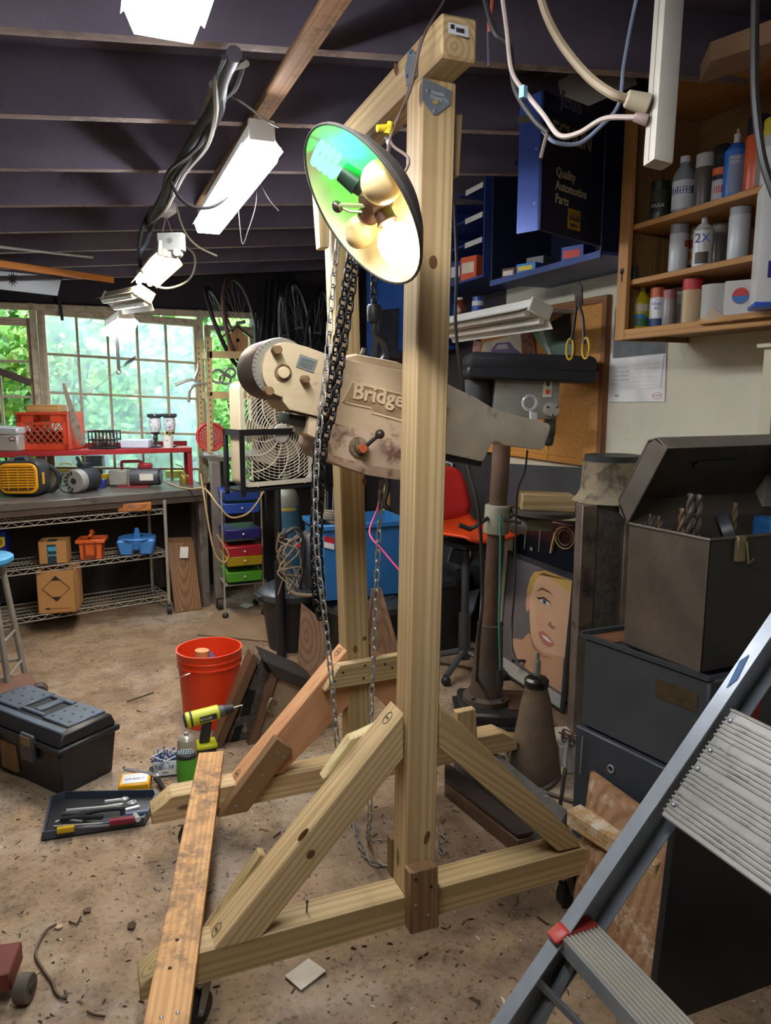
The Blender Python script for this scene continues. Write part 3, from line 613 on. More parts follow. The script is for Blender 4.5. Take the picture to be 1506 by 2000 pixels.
# =====================================================================  LIGHT FIXTURES AND THINGS UNDER THE ROOF
def mpp(p): return (p-CP).dot(FW)/CF             # metres per photograph pixel at a point
def fc(p, turn=0, ry=0, rx=0): frame(p, -22+turn, rx, ry)   # frame at p, x to the right as seen, y away from the viewer
M_white = m('#d9d6cc', .5, 0, .06); M_tube = glow('tube_glow', '#f3f6ff', 7.0); M_tubew = glow('tube_glow_warm', '#fff0cf', 6.5)
def shop_light(label, p0, p1, wd, lit=True, roll=0, warm=False, pw=1, cover=True):
    """fluorescent shop light from p0 (near end) to p1, open side down"""
    p0, p1 = V(p0), V(p1); ey = (p1-p0).normalized(); L = (p1-p0).length; ex = V((ey.y, -ey.x, 0)).normalized(); ez = ex.cross(ey)
    q = Matrix.Rotation(math.radians(roll), 3, ey); frame_axes(p0, q @ ex, ey, q @ ez)
    r = thing('shop_light', label, 'light fixture', (0, L/2, 0), 'fluorescent shop lights')
    h = wd*.55
    B().prism([(-wd*.3, 0, .045), (wd*.3, 0, .045), (wd*.3, 0, .0), (-wd*.3, 0, .0)], (0, L, 0)).obj('housing', M_white, r, .003)
    B().prism([(-wd*.3, 0, .004), (-h, 0, -.028), (-h-.002, 0, -.03), (-wd*.3-.003, 0, .006)], (0, L, 0)).prism([(wd*.3, 0, .004), (h, 0, -.028), (h+.002, 0, -.03), (wd*.3+.003, 0, .006)], (0, L, 0)).obj('reflector', M_white, r)
    B().bx(-wd*.34, wd*.34, -.012, .004, -.012, .05).obj('end_cap', M_white, r, .003); B().bx(-wd*.34, wd*.34, L-.004, L+.012, -.012, .05).obj('end_cap', M_white, r, .003)
    tm = (M_tubew if warm else M_tube) if lit else m('#d8d2c4', .25)
    for s in (-1, 1): B().cyl((s*wd*.24, .02, -.014), (s*wd*.24, L-.02, -.014), .0155, n=12).obj('tube', tm, r)
    if cover: B().prism([(-h+.004, 0, -.02), (h-.004, 0, -.02), (h*.72, 0, -.062), (-h*.72, 0, -.062)], (0, L, 0)).obj('diffuser', glow('diffuser_glow_%g' % pw, '#f6f8ff', TUBE_W*pw/(math.pi*L*(1.44*h+.1))) if lit else M_white, r)
    if lit and not cover:
        ld = bpy.data.lights.new('tube_light', 'AREA'); ld.shape = 'RECTANGLE'; ld.size = wd*.9; ld.size_y = L*.96; ld.energy = TUBE_W*pw; ld.color = (1, .86, .66) if warm else (.96, .98, 1)
        o = bpy.data.objects.new('tube_light', ld); link(o, r, T @ Matrix.Translation((0, L/2, -.036)))
    world(); return r
shop_light('lit shop light at the top edge, nearest to the viewer', (.19, .50, 2.33), (.19, 1.63, 2.33), .14, pw=1.5)
f2 = shop_light('long lit shop light hung left of the reflector lamp', (.535, 2.30, 2.325), (.545, 3.38, 2.325), .115, pw=1.35)
f3 = shop_light('lit shop light with grey end box and round cable loop', (.37, 3.38, 2.165), (.35, 4.35, 2.19), .12, roll=8, warm=True, cover=False)
f4 = shop_light('small lit shop light in front of the big window', (.268, 4.75, 2.03), (.215, 5.45, 2.03), .13, pw=.8)
shop_light('unlit galvanised strip light tilted above the big window', (.33, 4.25, 2.09), (.18, 4.75, 2.11), .15, lit=False, roll=28, cover=False)
M_cordd = m('#3b352f', .6)
# end box of the third light
fc(PZ(335, 480, 2.2))
eb = B().bx(-.055, .055, -.02, .02, -.022, .05).obj('end_box', m('#9c9c94', .5, .5), f3, .003)
for s in (-.027, .027): B().cyl((s, -.022, -.03), (s, .02, -.03), .016, n=14).obj('lamp_holder', m('#b7b3a4', .5), eb)
B().lathe([(.011, 0), (.011, .002)], (0, -.02, .018), 14, (0, -1, 0)).obj('knockout', m('#75756f', .5, .5), eb)
world()
def cord(name, label, pts, r, mat, cat='cord', n=7, grp=None, par=None):
    o = B().tube(bez(pts, 8), r, n).obj(name, mat, par)
    if par is None: tag(o, label, cat, grp)
    return o
D3 = 3.9
cord('cable', '', [PD(x, y, 3.55) for x, y in ((345, 470), (380, 500), (370, 545), (325, 563), (285, 545), (272, 500), (272, 460), (285, 420))], .005, m('#6e665a', .6), par=f3)
cord('hanger_cord', '', [PD(x, y, 3.6) for x, y in ((315, 465), (322, 432), (325, 425), (340, 465))], .003, M_cordw, par=f3)
cord('white_cable', 'white cable drooping from the pipe to the grey end box', [PD(x, y, 3.6) for x, y in ((343, 345), (345, 400), (360, 450), (385, 480), (424, 500))], .0045, m('#c9c0a2', .5))
cord('black_cable', 'black cable looping from the long shop light to the pipe', [PD(x, y, 2.6) for x, y in ((527, 185), (518, 250), (490, 310), (455, 370), (420, 402), (380, 405), (350, 385), (334, 355))], .006, M_cordk)
cord('thin_wire', 'thin wire looping down right of the long shop light', [PD(x, y, 2.7) for x, y in ((505, 345), (515, 370), (530, 395), (545, 412))], .0022, m('#2e2a26', .5))
cord('pull_wire', 'pair of thin wires hanging in a V below the long shop light', [PD(x, y, 2.7) for x, y in ((458, 345), (465, 400), (473, 475), (485, 450), (500, 400), (502, 350))], .002, m('#2a2622', .5))
knot = B()
for i in range(9): a = R.uniform(0, 6.28); p = PD(456, 350, 2.6); knot.tube([p, p+V((.025*math.cos(a), .01, .018*math.sin(a)))], .004, 5)
tag(knot.obj('cable_knot', M_cordk), 'black knotted tie on the cable below the long shop light', 'cable tie')
# board under the rafters, pipe and cable bundle
BRD = wood('#a8805a', '#7c5a3c', 26, .0, dirt='#4a3a30', damt=.58, name='old_board')
tag(timber('ceiling_board', (.575, .9, roof(.57)-.012), (.565, 3.7, roof(.57)-.012), .06, .02, BRD, None, (1, 0, 0)), 'long bare board nailed under the rafters along the room', 'board')
pipe = thing('overhead_pipe', 'sagging dark pipe wrapped with cables below the rafters', 'pipe', (.4, 3.2, 2.4))
pp = [PZ(458, 105, 2.395), PZ(440, 150, 2.395), PZ(425, 200, 2.39), PZ(385, 265, 2.39), PZ(345, 335, 2.38), PZ(315, 395, 2.37), PZ(290, 440, 2.36)]
B().tube(bez(pp, 8), .02, 10).obj('pipe', m('#4c4a4e', .5, .5, .3, 12), pipe)
for k in range(3): B().tube(bez([p+V((R.uniform(-.03, .03), 0, R.uniform(-.035, .0))) for p in pp], 8), .008, 6).obj('cable', [M_cordk, m('#2d2b2e', .5), m('#8f887c', .6)][k], pipe)
B().box(PZ(325, 410, 2.36), (.05, .12, .04), rz=10).obj('strap_block', m('#6b635a', .7), pipe)
B().tube(bez([PD(300, 400, 3.4), PD(280, 440, 3.4), PD(272, 480, 3.4), PD(275, 530, 3.4)], 6), .009, 7).obj('cable', M_cordk, pipe); B().tube(bez([PD(312, 400, 3.4), PD(300, 430, 3.45), PD(285, 475, 3.5), PD(268, 500, 3.5)], 6), .012, 7).obj('cable', m('#4f5560', .45, .4), pipe)
pl = PZ(420, 205, 2.41); b = B(); 
for s in (-1, 1): b.tube([PZ(428+s*12, 165, 2.415), PZ(405+s*10, 235, 2.40)], .012, 6)
b.obj('bracket', m('#8a817a', .7, .2, .25, 20), pipe); B().prism([PZ(x, y, 2.40) for x, y in ((388, 250), (405, 240), (402, 262), (391, 265))], (0, 0, .02)).obj('bracket_foot', m('#8a817a', .7, .2, .25, 20), pipe)
cord('loose_wire', 'thin pale wire running from the pipe to the long shop light', [PZ(443, 180, 2.4), PZ(480, 205, 2.36), PZ(520, 235, 2.33), PZ(543, 248, 2.34)], .003, m('#8d8680', .6))
tag(timber('wooden_strip', PY(-20, 512, 4.1), PY(222, 547, 4.6), .012, .035, wood('#c47d33', '#99571c', 30, 0, name='orange_strip'), None), 'long orange wooden strip stored below the rafters at left', 'strip')
tag(timber('white_strip', PY(-20, 480, 4.1), PY(182, 503, 4.6), .012, .012, m('#b9b9b0', .6), None), 'thin pale strip stored below the rafters at left', 'strip')
tag(B().prism([PY(-40, 525, 5.0), PY(120, 542, 5.3), PY(112, 577, 5.3), PY(-40, 560, 5.0)], (0, .02, .0)).obj('pale_sheet', m('#b3b8ba', .5, 0, .08)), 'pale flat panel stored flat under the roof above the left window', 'panel')
tag(timber('storage_bar', PY(-30, 545, 4.9), PY(122, 542, 5.2), .02, .03, m('#3b3535', .7), None), 'dark bar across the pale panel above the left window', 'bar')
st_ = B(); 
for i in range(10): a = i*.628; p = PY(25, 545, 4.88); st_.prism([p+V((.03*math.cos(a), 0, .05*math.sin(a))), p+V((.012*math.cos(a+.3), 0, .02*math.sin(a+.3))), p+V((.012*math.cos(a-.3), 0, .02*math.sin(a-.3)))], (0, -.01, 0))
tag(st_.lathe([(.018, 0), (.018, .012)], PY(25, 545, 4.88), 14, (0, -1, 0)).obj('star_knob', m('#2b2526', .7)), 'dark spiky cog hanging on the bar at far left', 'cog')
tag(B().prism([PY(x, y, 6.138) for x, y in ((112, 585), (119, 585), (125, 626), (119, 626))], (0, -.006, 0)).obj('hanging_strap', m('#2d2828', .8)), 'short dark strap hanging at the top left of the big window', 'strap')
tag(timber('slanted_rail', PY(-10, 722, 6.05), PY(62, 748, 6.05), .02, .05, m('#4a3d36', .75), None), 'dark slanted rail across the left window', 'rail')
# hanging bent crank with spring
hr = thing('hanging_rod', 'dark rod hanging in front of the big window with a ring end', 'rod', PY(231, 725, 5.3))
B().tube([PY(227, 600, 5.3), PY(228, 650, 5.3), PY(232, 722, 5.3)], .011, 8).obj('rod', M_cordk, hr); B().torus(PY(232, 726, 5.3), .014, .006, (.3, -1, 0)).obj('ring', m('#57504a', .5, .5), hr)
cord('tube_brush', 'long thin wire brush slanting across the big window', [PY(138, 797, 5.75), PY(200, 748, 5.75), PY(246, 710, 5.75)], .003, m('#8f8d88', .4, .6), 'brush')
bb = B()
for i in range(26):
    p = PY(244+i*.8, 712-i*.55, 5.75); 
    for k in range(4): a = k*1.57+i; bb.tube([p, p+V((.012*math.cos(a), .012*math.sin(a), .018*math.cos(a+1)))], .0016, 3)
tag(bb.obj('brush_tip', m('#3d3a3a', .8)), 'dark bristly brush head in front of the big window', 'brush')
# =====================================================================  BENCH AND WIRE SHELF
BA = 13.75; BD = V((math.cos(math.radians(BA)), math.sin(math.radians(BA)), 0)); BN = V((-BD.y, BD.x, 0))
ZB = .90
wbn = thing('workbench', 'dark-topped steel workbench below the big window', 'workbench', (.1, 5.7, 0))
M_top = m('#5f5a54', .35, .2, .25, 4, .1, 30, '#3d3732', .55, 5); M_steel = m('#77716a', .5, .5, .25, 6, dirt='#4d4239', damt=.55)
fl_, fr_ = V((-.9, 5.08, ZB)), V((.80, 5.49, ZB))
B().prism([fl_-V((0, 0, .05)), fr_-V((0, 0, .05)), V((.80, 6.12, ZB-.05)), V((-.9, 6.12, ZB-.05))], (0, 0, .05)).obj('table_top', M_top, wbn, .004)
B().prism([fl_+BN*.01-V((0, 0, .09)), fr_+BN*.01-V((0, 0, .09)), fr_+BN*.04-V((0, 0, .09)), fl_+BN*.04-V((0, 0, .09))], (0, 0, .04)).obj('apron', m('#4b3f35', .6), wbn)
for q in (V((.775, 5.56, 0)), V((.78, 6.02, 0)), V((-.8, 5.9, 0))): B().box((q.x, q.y, .425), (.06, .06, .85), rz=BA).obj('leg', M_steel, wbn, .004)
B().prism([(-.85, 6.0, .05), (.8, 6.05, .05), (.8, 6.07, .05), (-.85, 6.02, .05)], (0, 0, .78)).obj('back_panel', m('#2c2725', .8, 0, .3, 3), wbn)
ws = thing('wire_shelf', 'chrome wire shelving unit on casters under the workbench', 'shelf', (-.1, 5.4, 0))
WO = V((.50, 5.43, 0)); WL, WDp = 1.35, .36
M_wire = m('#b9b4a8', .3, .9, .15, 20)
for z in (.775, .465, .145):
    b = B(); wire = lambda p, q, r=.0028: b.tube([p, q], r, 5)
    f0, f1 = WO+V((0, 0, z)), WO-BD*WL+V((0, 0, z)); g0, g1 = f0+BN*WDp, f1+BN*WDp
    for a, c in ((f0, f1), (g0, g1), (f0, g0), (f1, g1)): wire(a, c, .004); wire(a-V((0, 0, .032)), c-V((0, 0, .032)), .004)
    n = 30; zz_ = []
    for i in range(n+1): zz_.append(f0+(f1-f0)*(i/n)-V((0, 0, .002+.028*(i % 2))))
    b.tube(zz_, .0024, 5)
    for i in range(1, 54): wire(f0+(f1-f0)*(i/54), g0+(g1-g0)*(i/54), .0016)
    for i in range(1, 4): wire(f0+(g0-f0)*(i/4)-V((0, 0, .005)), f1+(g1-f1)*(i/4)-V((0, 0, .005)), .003)
    b.obj('wire_deck', M_wire, ws)
for k in (0, 1):
    for s in (0, 1):
        q = WO-BD*WL*k+BN*WDp*s
        B().cyl(q+V((0, 0, .09)), q+V((0, 0, .82)), .0125, n=14).lathe([(.014, .82), (.014, .835), (.006, .842)], (q.x, q.y, 0), 14).obj('post', M_wire, ws)
        cs = B().box((q.x, q.y, .085), (.03, .03, .02), rz=BA).box((q.x-.017, q.y, .055), (.003, .03, .06)).box((q.x+.017, q.y, .055), (.003, .03, .06)).obj('caster', M_steel, ws); B().cyl(q+V((-.013, .008, .036)), q+V((.013, .008, .036)), .036, n=20).obj('wheel', m('#2c2a28', .6), cs)
CARD = m('#b5854f', .8, 0, .08, 4); CARDD = m('#9a6d3e', .8)
def onbench(x, y, z): p = PZ(x, y, z); return p
def carton(label, p, wd, dp, ht, turn, mat=CARD, flaps=False):
    fc(p, turn); r = thing('cardboard_box', label, 'box', (0, 0, 0)); t_ = .005
    b = B().bx(-wd/2, wd/2, 0, t_, 0, ht).bx(-wd/2, wd/2, dp-t_, dp, 0, ht).bx(-wd/2, -wd/2+t_, 0, dp, 0, ht).bx(wd/2-t_, wd/2, 0, dp, 0, ht).bx(-wd/2, wd/2, 0, dp, 0, t_)
    b.obj('carton', mat, r)
    return r
# items on the wire shelf
p = onbench(290, 998, .78); fc(p, 16); tb = thing('wooden_case', 'flat varnished wooden case on the top wire shelf', 'case', (0, 0, 0)); B().bx(-.20, .02, .0, .24, 0, .055).obj('case', wood('#b3713a', '#86481f', 34, 0, name='varnished_wood'), tb, .004, xaxis=(1, 0, 0)); B().bx(-.11, -.085, -.004, 0, .028, .046).obj('latch', M_screw2, tb)
p = onbench(105, 1101, .468); r = carton('small open carton with blue-black tape on the middle wire shelf', p, .175, .16, .15, 14)
B().bx(-.035, .02, -.001, 0, 0, .13).obj('tape', m('#24404a', .5), r); B().bx(-.03, .02, -.0015, -.0005, .085, .115).obj('tape_print', m('#3f9dc0', .5), r); B().bx(-.035, .02, .0, .09, .149, .1505).obj('tape', m('#24404a', .5), r); world()
letters('lettering', 'prime', .022, T @ V((0, 0, 0)), (1, 0, 0), (0, 0, 1), m('#9fd0e0', .5), r, .0003).matrix_basis = Matrix.Translation(V((-.03, -.012, .055))) @ Matrix.Rotation(math.radians(-8), 4, 'Z') @ Matrix.Rotation(math.radians(90), 4, 'X')
p = onbench(113, 1197, .15); r = carton('tall carton printed with a black diamond on the bottom wire shelf', p, .235, .25, .285, 12); M_prt = m('#2c2520', .8)
dq = [V((0, -.001, .25)), V((.085, -.001, .165)), V((0, -.001, .08)), V((-.085, -.001, .165))]
b = B()
for i in range(4): b.tube([dq[i], dq[(i+1) % 4]], .0022, 4)
b.prism([V((0, -.001, .25)), V((.03, -.001, .22)), V((-.03, -.001, .22))], (0, -.001, 0)).prism([V((0, -.001, .08)), V((.03, -.001, .11)), V((-.03, -.001, .11))], (0, -.001, 0)).bx(-.07, .08, -.0015, 0, .029, .031).bx(-.075, -.045, -.0015, 0, .025, .036)
b.obj('printed_diamond', M_prt, r); world()
p = onbench(178, 1092, .468); fc(p, 12); r = thing('orange_tool_tote', 'orange plastic tool tote with carry handle on the middle wire shelf', 'tool tote', (0, 0, 0)); M_or = m('#d5632c', .45, 0, .1)
B().add([(-.065, 0, 0), (.065, 0, 0), (.075, .0, .13), (-.075, 0, .13), (-.065, .14, 0), (.065, .14, 0), (.075, .16, .13), (-.075, .16, .13)], [(3, 2, 1, 0)[::-1], (4, 5, 6, 7), (0, 4, 7, 3), (1, 2, 6, 5), (0, 1, 5, 4)]).obj('tub', M_or, r)
B().bx(-.095, .095, -.015, .004, .11, .135).bx(-.095, .095, .15, .17, .11, .135).bx(-.095, -.078, 0, .16, .11, .135).bx(.078, .095, 0, .16, .11, .135).obj('rim', M_or, r, .004); B().bx(-.01, .01, 0, .16, .15, .17).bx(-.01, .01, .06, .1, .12, .19).obj('handle', M_or, r, .004)
b = B()
for x in (-.035, .035): b.bx(x-.004, x+.004, -.02, -.005, .02, .125)
b.bx(-.035, .035, -.02, -.012, .02, .03).obj('clip', m('#7d3a20', .5), r); world()
p = onbench(266, 1085, .468); fc(p, 12); r = thing('blue_cleaning_caddy', 'blue plastic cleaning caddy on the middle wire shelf', 'caddy', (0, 0, 0)); M_bl = m('#3f7fc4', .42, 0, .1)
b = B(); 
for s in (-1, 1): b.prism([(s*.02, 0, 0), (s*.11, 0, 0), (s*.13, -.005, .11), (s*.02, -.005, .11)], (0, .2, 0))
b.bx(-.03, .03, .02, .18, .03, .11).obj('tub', M_bl, r, .012); B().torus((0, .095, .112), .12, .008, n=28).obj('rim', M_bl, r); B().prism([(-.03, .09, .09), (.03, .09, .09), (.012, .09, .18), (-.012, .09, .18)], (0, .025, 0)).obj('handle', M_bl, r, .006); world()
p = onbench(-6, 1103, .468); fc(p, 10); r = thing('oil_can', 'blue oil can with yellow shield at the left edge', 'can', (0, 0, 0)); B().bx(-.07, .065, 0, .1, 0, .22).obj('can', m('#1f2f86', .35, .3), r, .006); B().prism([(.015, -.001, .185), (.06, -.001, .185), (.06, -.001, .13), (.03, -.001, .11), (-.02, -.001, .12), (-.02, -.001, .185)], (0, -.001, 0)).obj('shield', m('#f0cb28', .4), r)
letters('lettering', '40', .05, T @ V((0, -.003, .135)), RT, (0, 0, 1), m('#1f2430', .5), r, .0004); world()
# plank leaning beside the shelf
lp_ = thing('leaning_plank', 'short thick stained plank leaning beside the wire shelf', 'plank', PZ(367, 1195)); WLP = wood('#8a6440', '#5a3d25', 24, .05, name='stained_plank')
o = B().prism([PY(342, 1197, 5.44), PY(395, 1190, 5.46), PY(378, 1058, 5.62), PY(326, 1060, 5.60)], (.0, .10, .02)).obj('board', WLP, lp_, .004, xaxis=(0, .2, 1)); card('label', PY(351, 1090, 5.555), PY(367, 1090, 5.555), PY(368, 1068, 5.58), PY(352, 1068, 5.58), m('#d4d2cc', .7), lp_)
# =====================================================================  ON THE RED SHELF
rs = thing('red_shelf', 'red steel riser shelf standing on the workbench', 'shelf', (.1, 5.85, .9)); M_red = m('#9c1f24', .45, .2, .2, 5)
ZR = 1.185
B().bx(-.95, .745, 5.74, 6.02, ZR-.012, ZR).bx(-.95, .745, 5.735, 5.745, ZR-.035, ZR+.0).bx(-.95, .745, 6.01, 6.03, ZR, ZR+.035).obj('shelf_board', M_red, rs, .002)
for y in (5.76, 6.0): B().bx(.715, .745, y-.015, y+.015, ZB+.001, ZR-.012).obj('leg', M_red, rs); B().bx(-.95, -.92, y-.015, y+.015, ZB+.001, ZR-.012).obj('leg', M_red, rs)
def onred(x, d=0): q = PY(x, 876, 5.80+d); q.z = ZR+.0005; return q
p = onred(85); fc(p, 0); r = thing('milk_crate', 'orange-red plastic milk crate on the red shelf', 'crate', (0, 0, 0)); M_cr = m('#d0492a', .45, 0, .12)
k_ = mpp(p); W_, H_, Dp = 98*k_/2, 74*k_, .30
def crate_side(y): 
    b = B().bx(-W_, W_, y, y+.008, 0, H_*.18).bx(-W_, -W_+.035, y, y+.008, 0, H_).bx(W_-.035, W_, y, y+.008, 0, H_).bx(-W_, W_, y, y+.008, H_*.93, H_)
    b.bx(-W_, -W_*.35, y, y+.008, H_*.74, H_*.95).bx(W_*.35, W_, y, y+.008, H_*.74, H_*.95).bx(-W_*.35, W_*.35, y, y+.008, H_*.68, H_*.74)
    for i in range(-4, 9):
        x = -W_+.03+i*.045; h_ = H_*.56
        for s in (1, -1):
            x0, x1 = (x, x+h_*.85*s)
            z0 = H_*.16; lo_, hi_ = -W_+.03, W_-.03
            def cl(xx): return max(lo_, min(hi_, xx))
            ta = (cl(x0)-x0)/(x1-x0); tb_ = (cl(x1)-x0)/(x1-x0)
            if tb_-ta > .05: b.tube([(x0+(x1-x0)*ta, y+.004, z0+h_*ta), (x0+(x1-x0)*tb_, y+.004, z0+h_*tb_)], .0042, 4)
    return b
crate_side(0).obj('front', M_cr, r); crate_side(Dp-.008).obj('back', M_cr, r)
B().bx(-W_, -W_+.008, 0, Dp, 0, H_).bx(W_-.008, W_, 0, Dp, 0, H_).bx(-W_, W_, 0, Dp, 0, .008).bx(-W_-.006, W_+.006, -.006, .01, H_-.014, H_).obj('sides', M_cr, r)
B().bx(-W_+.012, W_-.012, .03, Dp-.02, .01, H_*.5).obj('contents', m('#3a2a22', .8, 0, .4, 12), r)
wp = T @ V((0, .05, H_+.001)); fc(wp, 0); o = B().bx(-.115, .115, -.02, .12, 0, .052).obj('wood_block', wood('#c69a5d', '#9e7238', 30, 0, name='pine_block'), None, .003, xaxis=RT); tag(o, 'pale wood block lying on the orange milk crate', 'block'); world()
p = onred(8); fc(p, 0); r = thing('grey_toolbox', 'silver-grey box at the left end of the red shelf', 'box', (0, 0, 0)); B().bx(-.16, .10, 0, .2, 0, .115).obj('body', m('#a5a49a', .5, .3), r, .01); B().bx(-.165, .105, -.005, .2, .115, .17).obj('lid', m('#b9bdbd', .4, .3), r, .012); B().bx(.045, .08, -.003, 0, .075, .105).obj('badge', m('#7a4a48', .5), r); B().bx(.05, .075, -.004, -.002, .083, .097).obj('badge_print', m('#d8d4cc', .5), r); world()
# handsaw leaning
hs = thing('handsaw', 'old handsaw leaning between the milk crate and the black basket', 'saw', PY(160, 870, 5.74))
B().prism([PY(x, y, 5.745) for x, y in ((134, 800), (144, 797), (167, 868), (160, 872), (150, 855), (138, 825))], (0, .003, 0)).obj('blade', m('#7f7466', .5, .6, .25, 15, dirt='#4c3a2a', damt=.5, ds=20), hs); B().prism([PY(x, y, 5.735) for x, y in ((121, 749), (127, 748), (144, 797), (136, 806), (131, 790))], (0, .02, 0)).obj('handle', m('#7d6d58', .7), hs, .003)
# black basket with bulbs
p = onred(199); fc(p); k_ = mpp(p); r = thing('black_basket', 'black plastic basket of old bulbs on the red shelf', 'basket', (0, 0, 0)); M_bk = m('#26292b', .5); b = B(); W_ = 25*k_; H_ = 36*k_
for y in (0, .13):
    for z in (0, H_*.45, H_*.9): b.bx(-W_, W_, y, y+.006, z, z+.012)
    for i in range(8): x = -W_+i*2*W_/7; b.bx(x-.004, x+.004, y, y+.006, 0, H_)
for x in (-W_, W_-.006):
    for z in (0, H_*.45, H_*.9): b.bx(x, x+.006, 0, .136, z, z+.012)
b.bx(-W_, W_, 0, .136, 0, .006).obj('basket', M_bk, r); keep = T.copy(); p2 = [T @ V((q, .06, .05)) for q in (-.05, 0, .05)]; world()
for i, q in enumerate(p2): o = B().ball(q+V((0, 0, .02*(i % 2))), .032, 12, 8).cyl(q+V((0, 0, .03)), q+V((0, 0, .06)), .012, n=10).obj('old_bulb', m('#b9b6a0', .2, .1)); tag(o, ['left', 'raised middle', 'right'][i]+' old round bulb in the black basket', 'bulb', 'bulbs in the black basket')
p = onred(264); fc(p); o = B().bx(-.11, .10, 0, .12, 0, .062).obj('white_box', m('#cfdcea', .4), None, .006); tag(o, 'white plastic box in the middle of the red shelf', 'box'); world()
for i, x in enumerate((305, 334)):
    p = onred(x, .06); fc(p); k_ = mpp(p); r = thing('candle_lantern', ['left black lantern with patterned glass on the red shelf', 'right black lantern with patterned glass on the red shelf'][i], 'lantern', (0, 0, 0), 'pair of lanterns on the red shelf')
    B().lathe([(.045, 0), (.045, .01), (.015, .02), (.012, .05), (.02, .07), (.012, .09), (.03, .105), (.034, .115)], n=16).obj('stem', M_bk, r); B().lathe([(.03, .115), (.044, .15), (.046, .185), (.04, .225)], n=18).obj('glass', m('#dfe6ea', .3, 0, .1, 30, dirt='#31353a', damt=.52, ds=60), r)
    b = B().torus((0, 0, .228), .044, .006, n=20, k=6)
    for j in range(8): a = j*.785; b.box((.047*math.cos(a), .047*math.sin(a), .24), (.016, .016, .02))
    b.obj('crown', M_bk, r); world()
p = onred(329, -.03); fc(p); r = thing('pencil_cup', 'white plastic cup of pencils on the red shelf', 'cup', (0, 0, 0)); B().lathe([(.034, 0), (.041, .09), (.037, .09), (.031, .01), (0, .01)], n=22).obj('cup', m('#e2e2da', .5), r); letters('lettering', '1 lb', .02, T @ V((-.018, -.0385, .05)), RT, (0, 0, 1), M_ink, r, .0004)
for i, (x, c_) in enumerate(((-.015, '#d9c24a'), (.004, '#8a7f6a'), (.016, '#c9a23c'))): B().cyl((x, 0, .03), (x*1.8, .01, .12+.008*i), .005, n=8).obj('pencil', m(c_, .5), r)
world()
# =====================================================================  ON THE BENCH TOP
def onb(x, y): return PZ(x, y, ZB+.001)
p = onb(38, 972); fc(p, 6); r = thing('yellow_heater', 'yellow and black portable blower heater on the bench', 'heater', (0, 0, 0)); M_yl = m('#dc9a1c', .42, 0, .08)
k_ = mpp(p); hw, hh = 37*k_, 66*k_
def rrect(w_, h_, rad, n=5, y=0, z0=0):
    P_ = []
    for cx, cz, a0 in ((w_-rad, z0+rad, -90), (w_-rad, z0+h_-rad, 0), (-w_+rad, z0+h_-rad, 90), (-w_+rad, z0+rad, 180)):
        for i in range(n+1): a = math.radians(a0+90*i/n); P_.append((cx+rad*math.cos(a), y, cz+rad*math.sin(a)))
    return P_
B().prism(rrect(hw*1.06, hh*1.04, .05, z0=.01, y=.02), (0, .2, 0)).obj('body', M_bk, r, .01); B().prism(rrect(hw*.97, hh*.9, .05, z0=.025, y=0), (0, .02, 0)).obj('face', M_yl, r, .006)
b = B(); b.prism(rrect(hw*.84, hh*.76, .04, z0=.045, y=-.002), (0, .002, 0)).obj('grille_recess', m('#5a3d10', .6), r)
b = B()
for i in range(9): z = .065+i*hh*.72/9.2; b.bx(-hw*.82, hw*.82, -.008, -.002, z, z+.011)
for x in (-.06, 0, .06): b.bx(x-.002, x+.002, -.009, -.003, .05, hh*.84)
b.obj('grille', M_yl, r); B().prism([(-.07, .05, hh), (.07, .05, hh), (.03, .05, hh+.045), (-.03, .05, hh+.045)], (0, .1, 0)).obj('handle', M_bk, r, .008); B().torus((hw*.75, .24, .1), .09, .018, (0, 1, 0), 24).obj('rear_ring', M_bk, r); B().bx(hw*1.0, hw*1.075, .06, .1, .08, .16).obj('sticker', M_yl, r); world()
p = onb(145, 964); fc(p, -14); r = thing('electric_motor', 'round grey electric motor with vented end on the bench', 'motor', (0, 0, 0)); M_gm = m('#9a9a94', .4, .5)
B().lathe([(.03, 0), (.075, .0), (.082, .02), (.082, .06), (.08, .062)], (0, 0, .085), 28, (0, 1, 0)).obj('end_bell', M_gm, r); B().lathe([(.084, .06), (.086, .08), (.086, .2), (.07, .22)], (0, 0, .085), 28, (0, 1, 0)).obj('body', m('#34393f', .5, .3), r)
b = B()
for i in range(14):
    a = i*.449
    if 3 < i < 11: b.box((.058*math.cos(a), -.002, .085+.058*math.sin(a)), (.012, .004, .024), ry=90-math.degrees(a))
b.lathe([(.022, 0), (.022, .004)], (0, -.001, .085), 16, (0, 1, 0)).obj('vents', M_bk, r); B().bx(-.06, .06, .03, .18, 0, .012).obj('foot', M_bk, r); B().bx(-.025, .03, .08, .16, .165, .205).cyl((-.01, .1, .2), (-.02, .08, .25), .012).obj('terminal_box', M_bk, r, .004)
B().tube(bez([(-.07, 0, .14), (-.1, -.02, .1), (-.09, -.02, .03), (-.03, -.03, .008), (.05, -.02, .008)], 6), .005, 6).obj('lead', M_cordk, r); world()
p = onb(177, 940); fc(p, 0); r = thing('black_box', 'black plastic bin standing behind the round motor', 'bin', (0, 0, 0)); B().bx(-.08, .08, .05, .2, 0, .185).obj('bin', m('#2b2c2e', .5), r, .006); B().bx(-.085, .085, .045, .205, .185, .2).obj('rim', M_bk, r, .003); B().bx(-.02, .07, .04, .05, .115, .13).obj('slot', M_bk, r); world()
p = onb(187, 953); fc(p, 0); o = B().prism([(-.04, 0, 0), (.06, 0, 0), (.065, 0, .06), (-.045, 0, .06)], (0, .07, 0)).obj('blue_bin', m('#2b3a8c', .45), None, .004); tag(o, 'small dark blue bin on the bench beside the round motor', 'bin'); world()
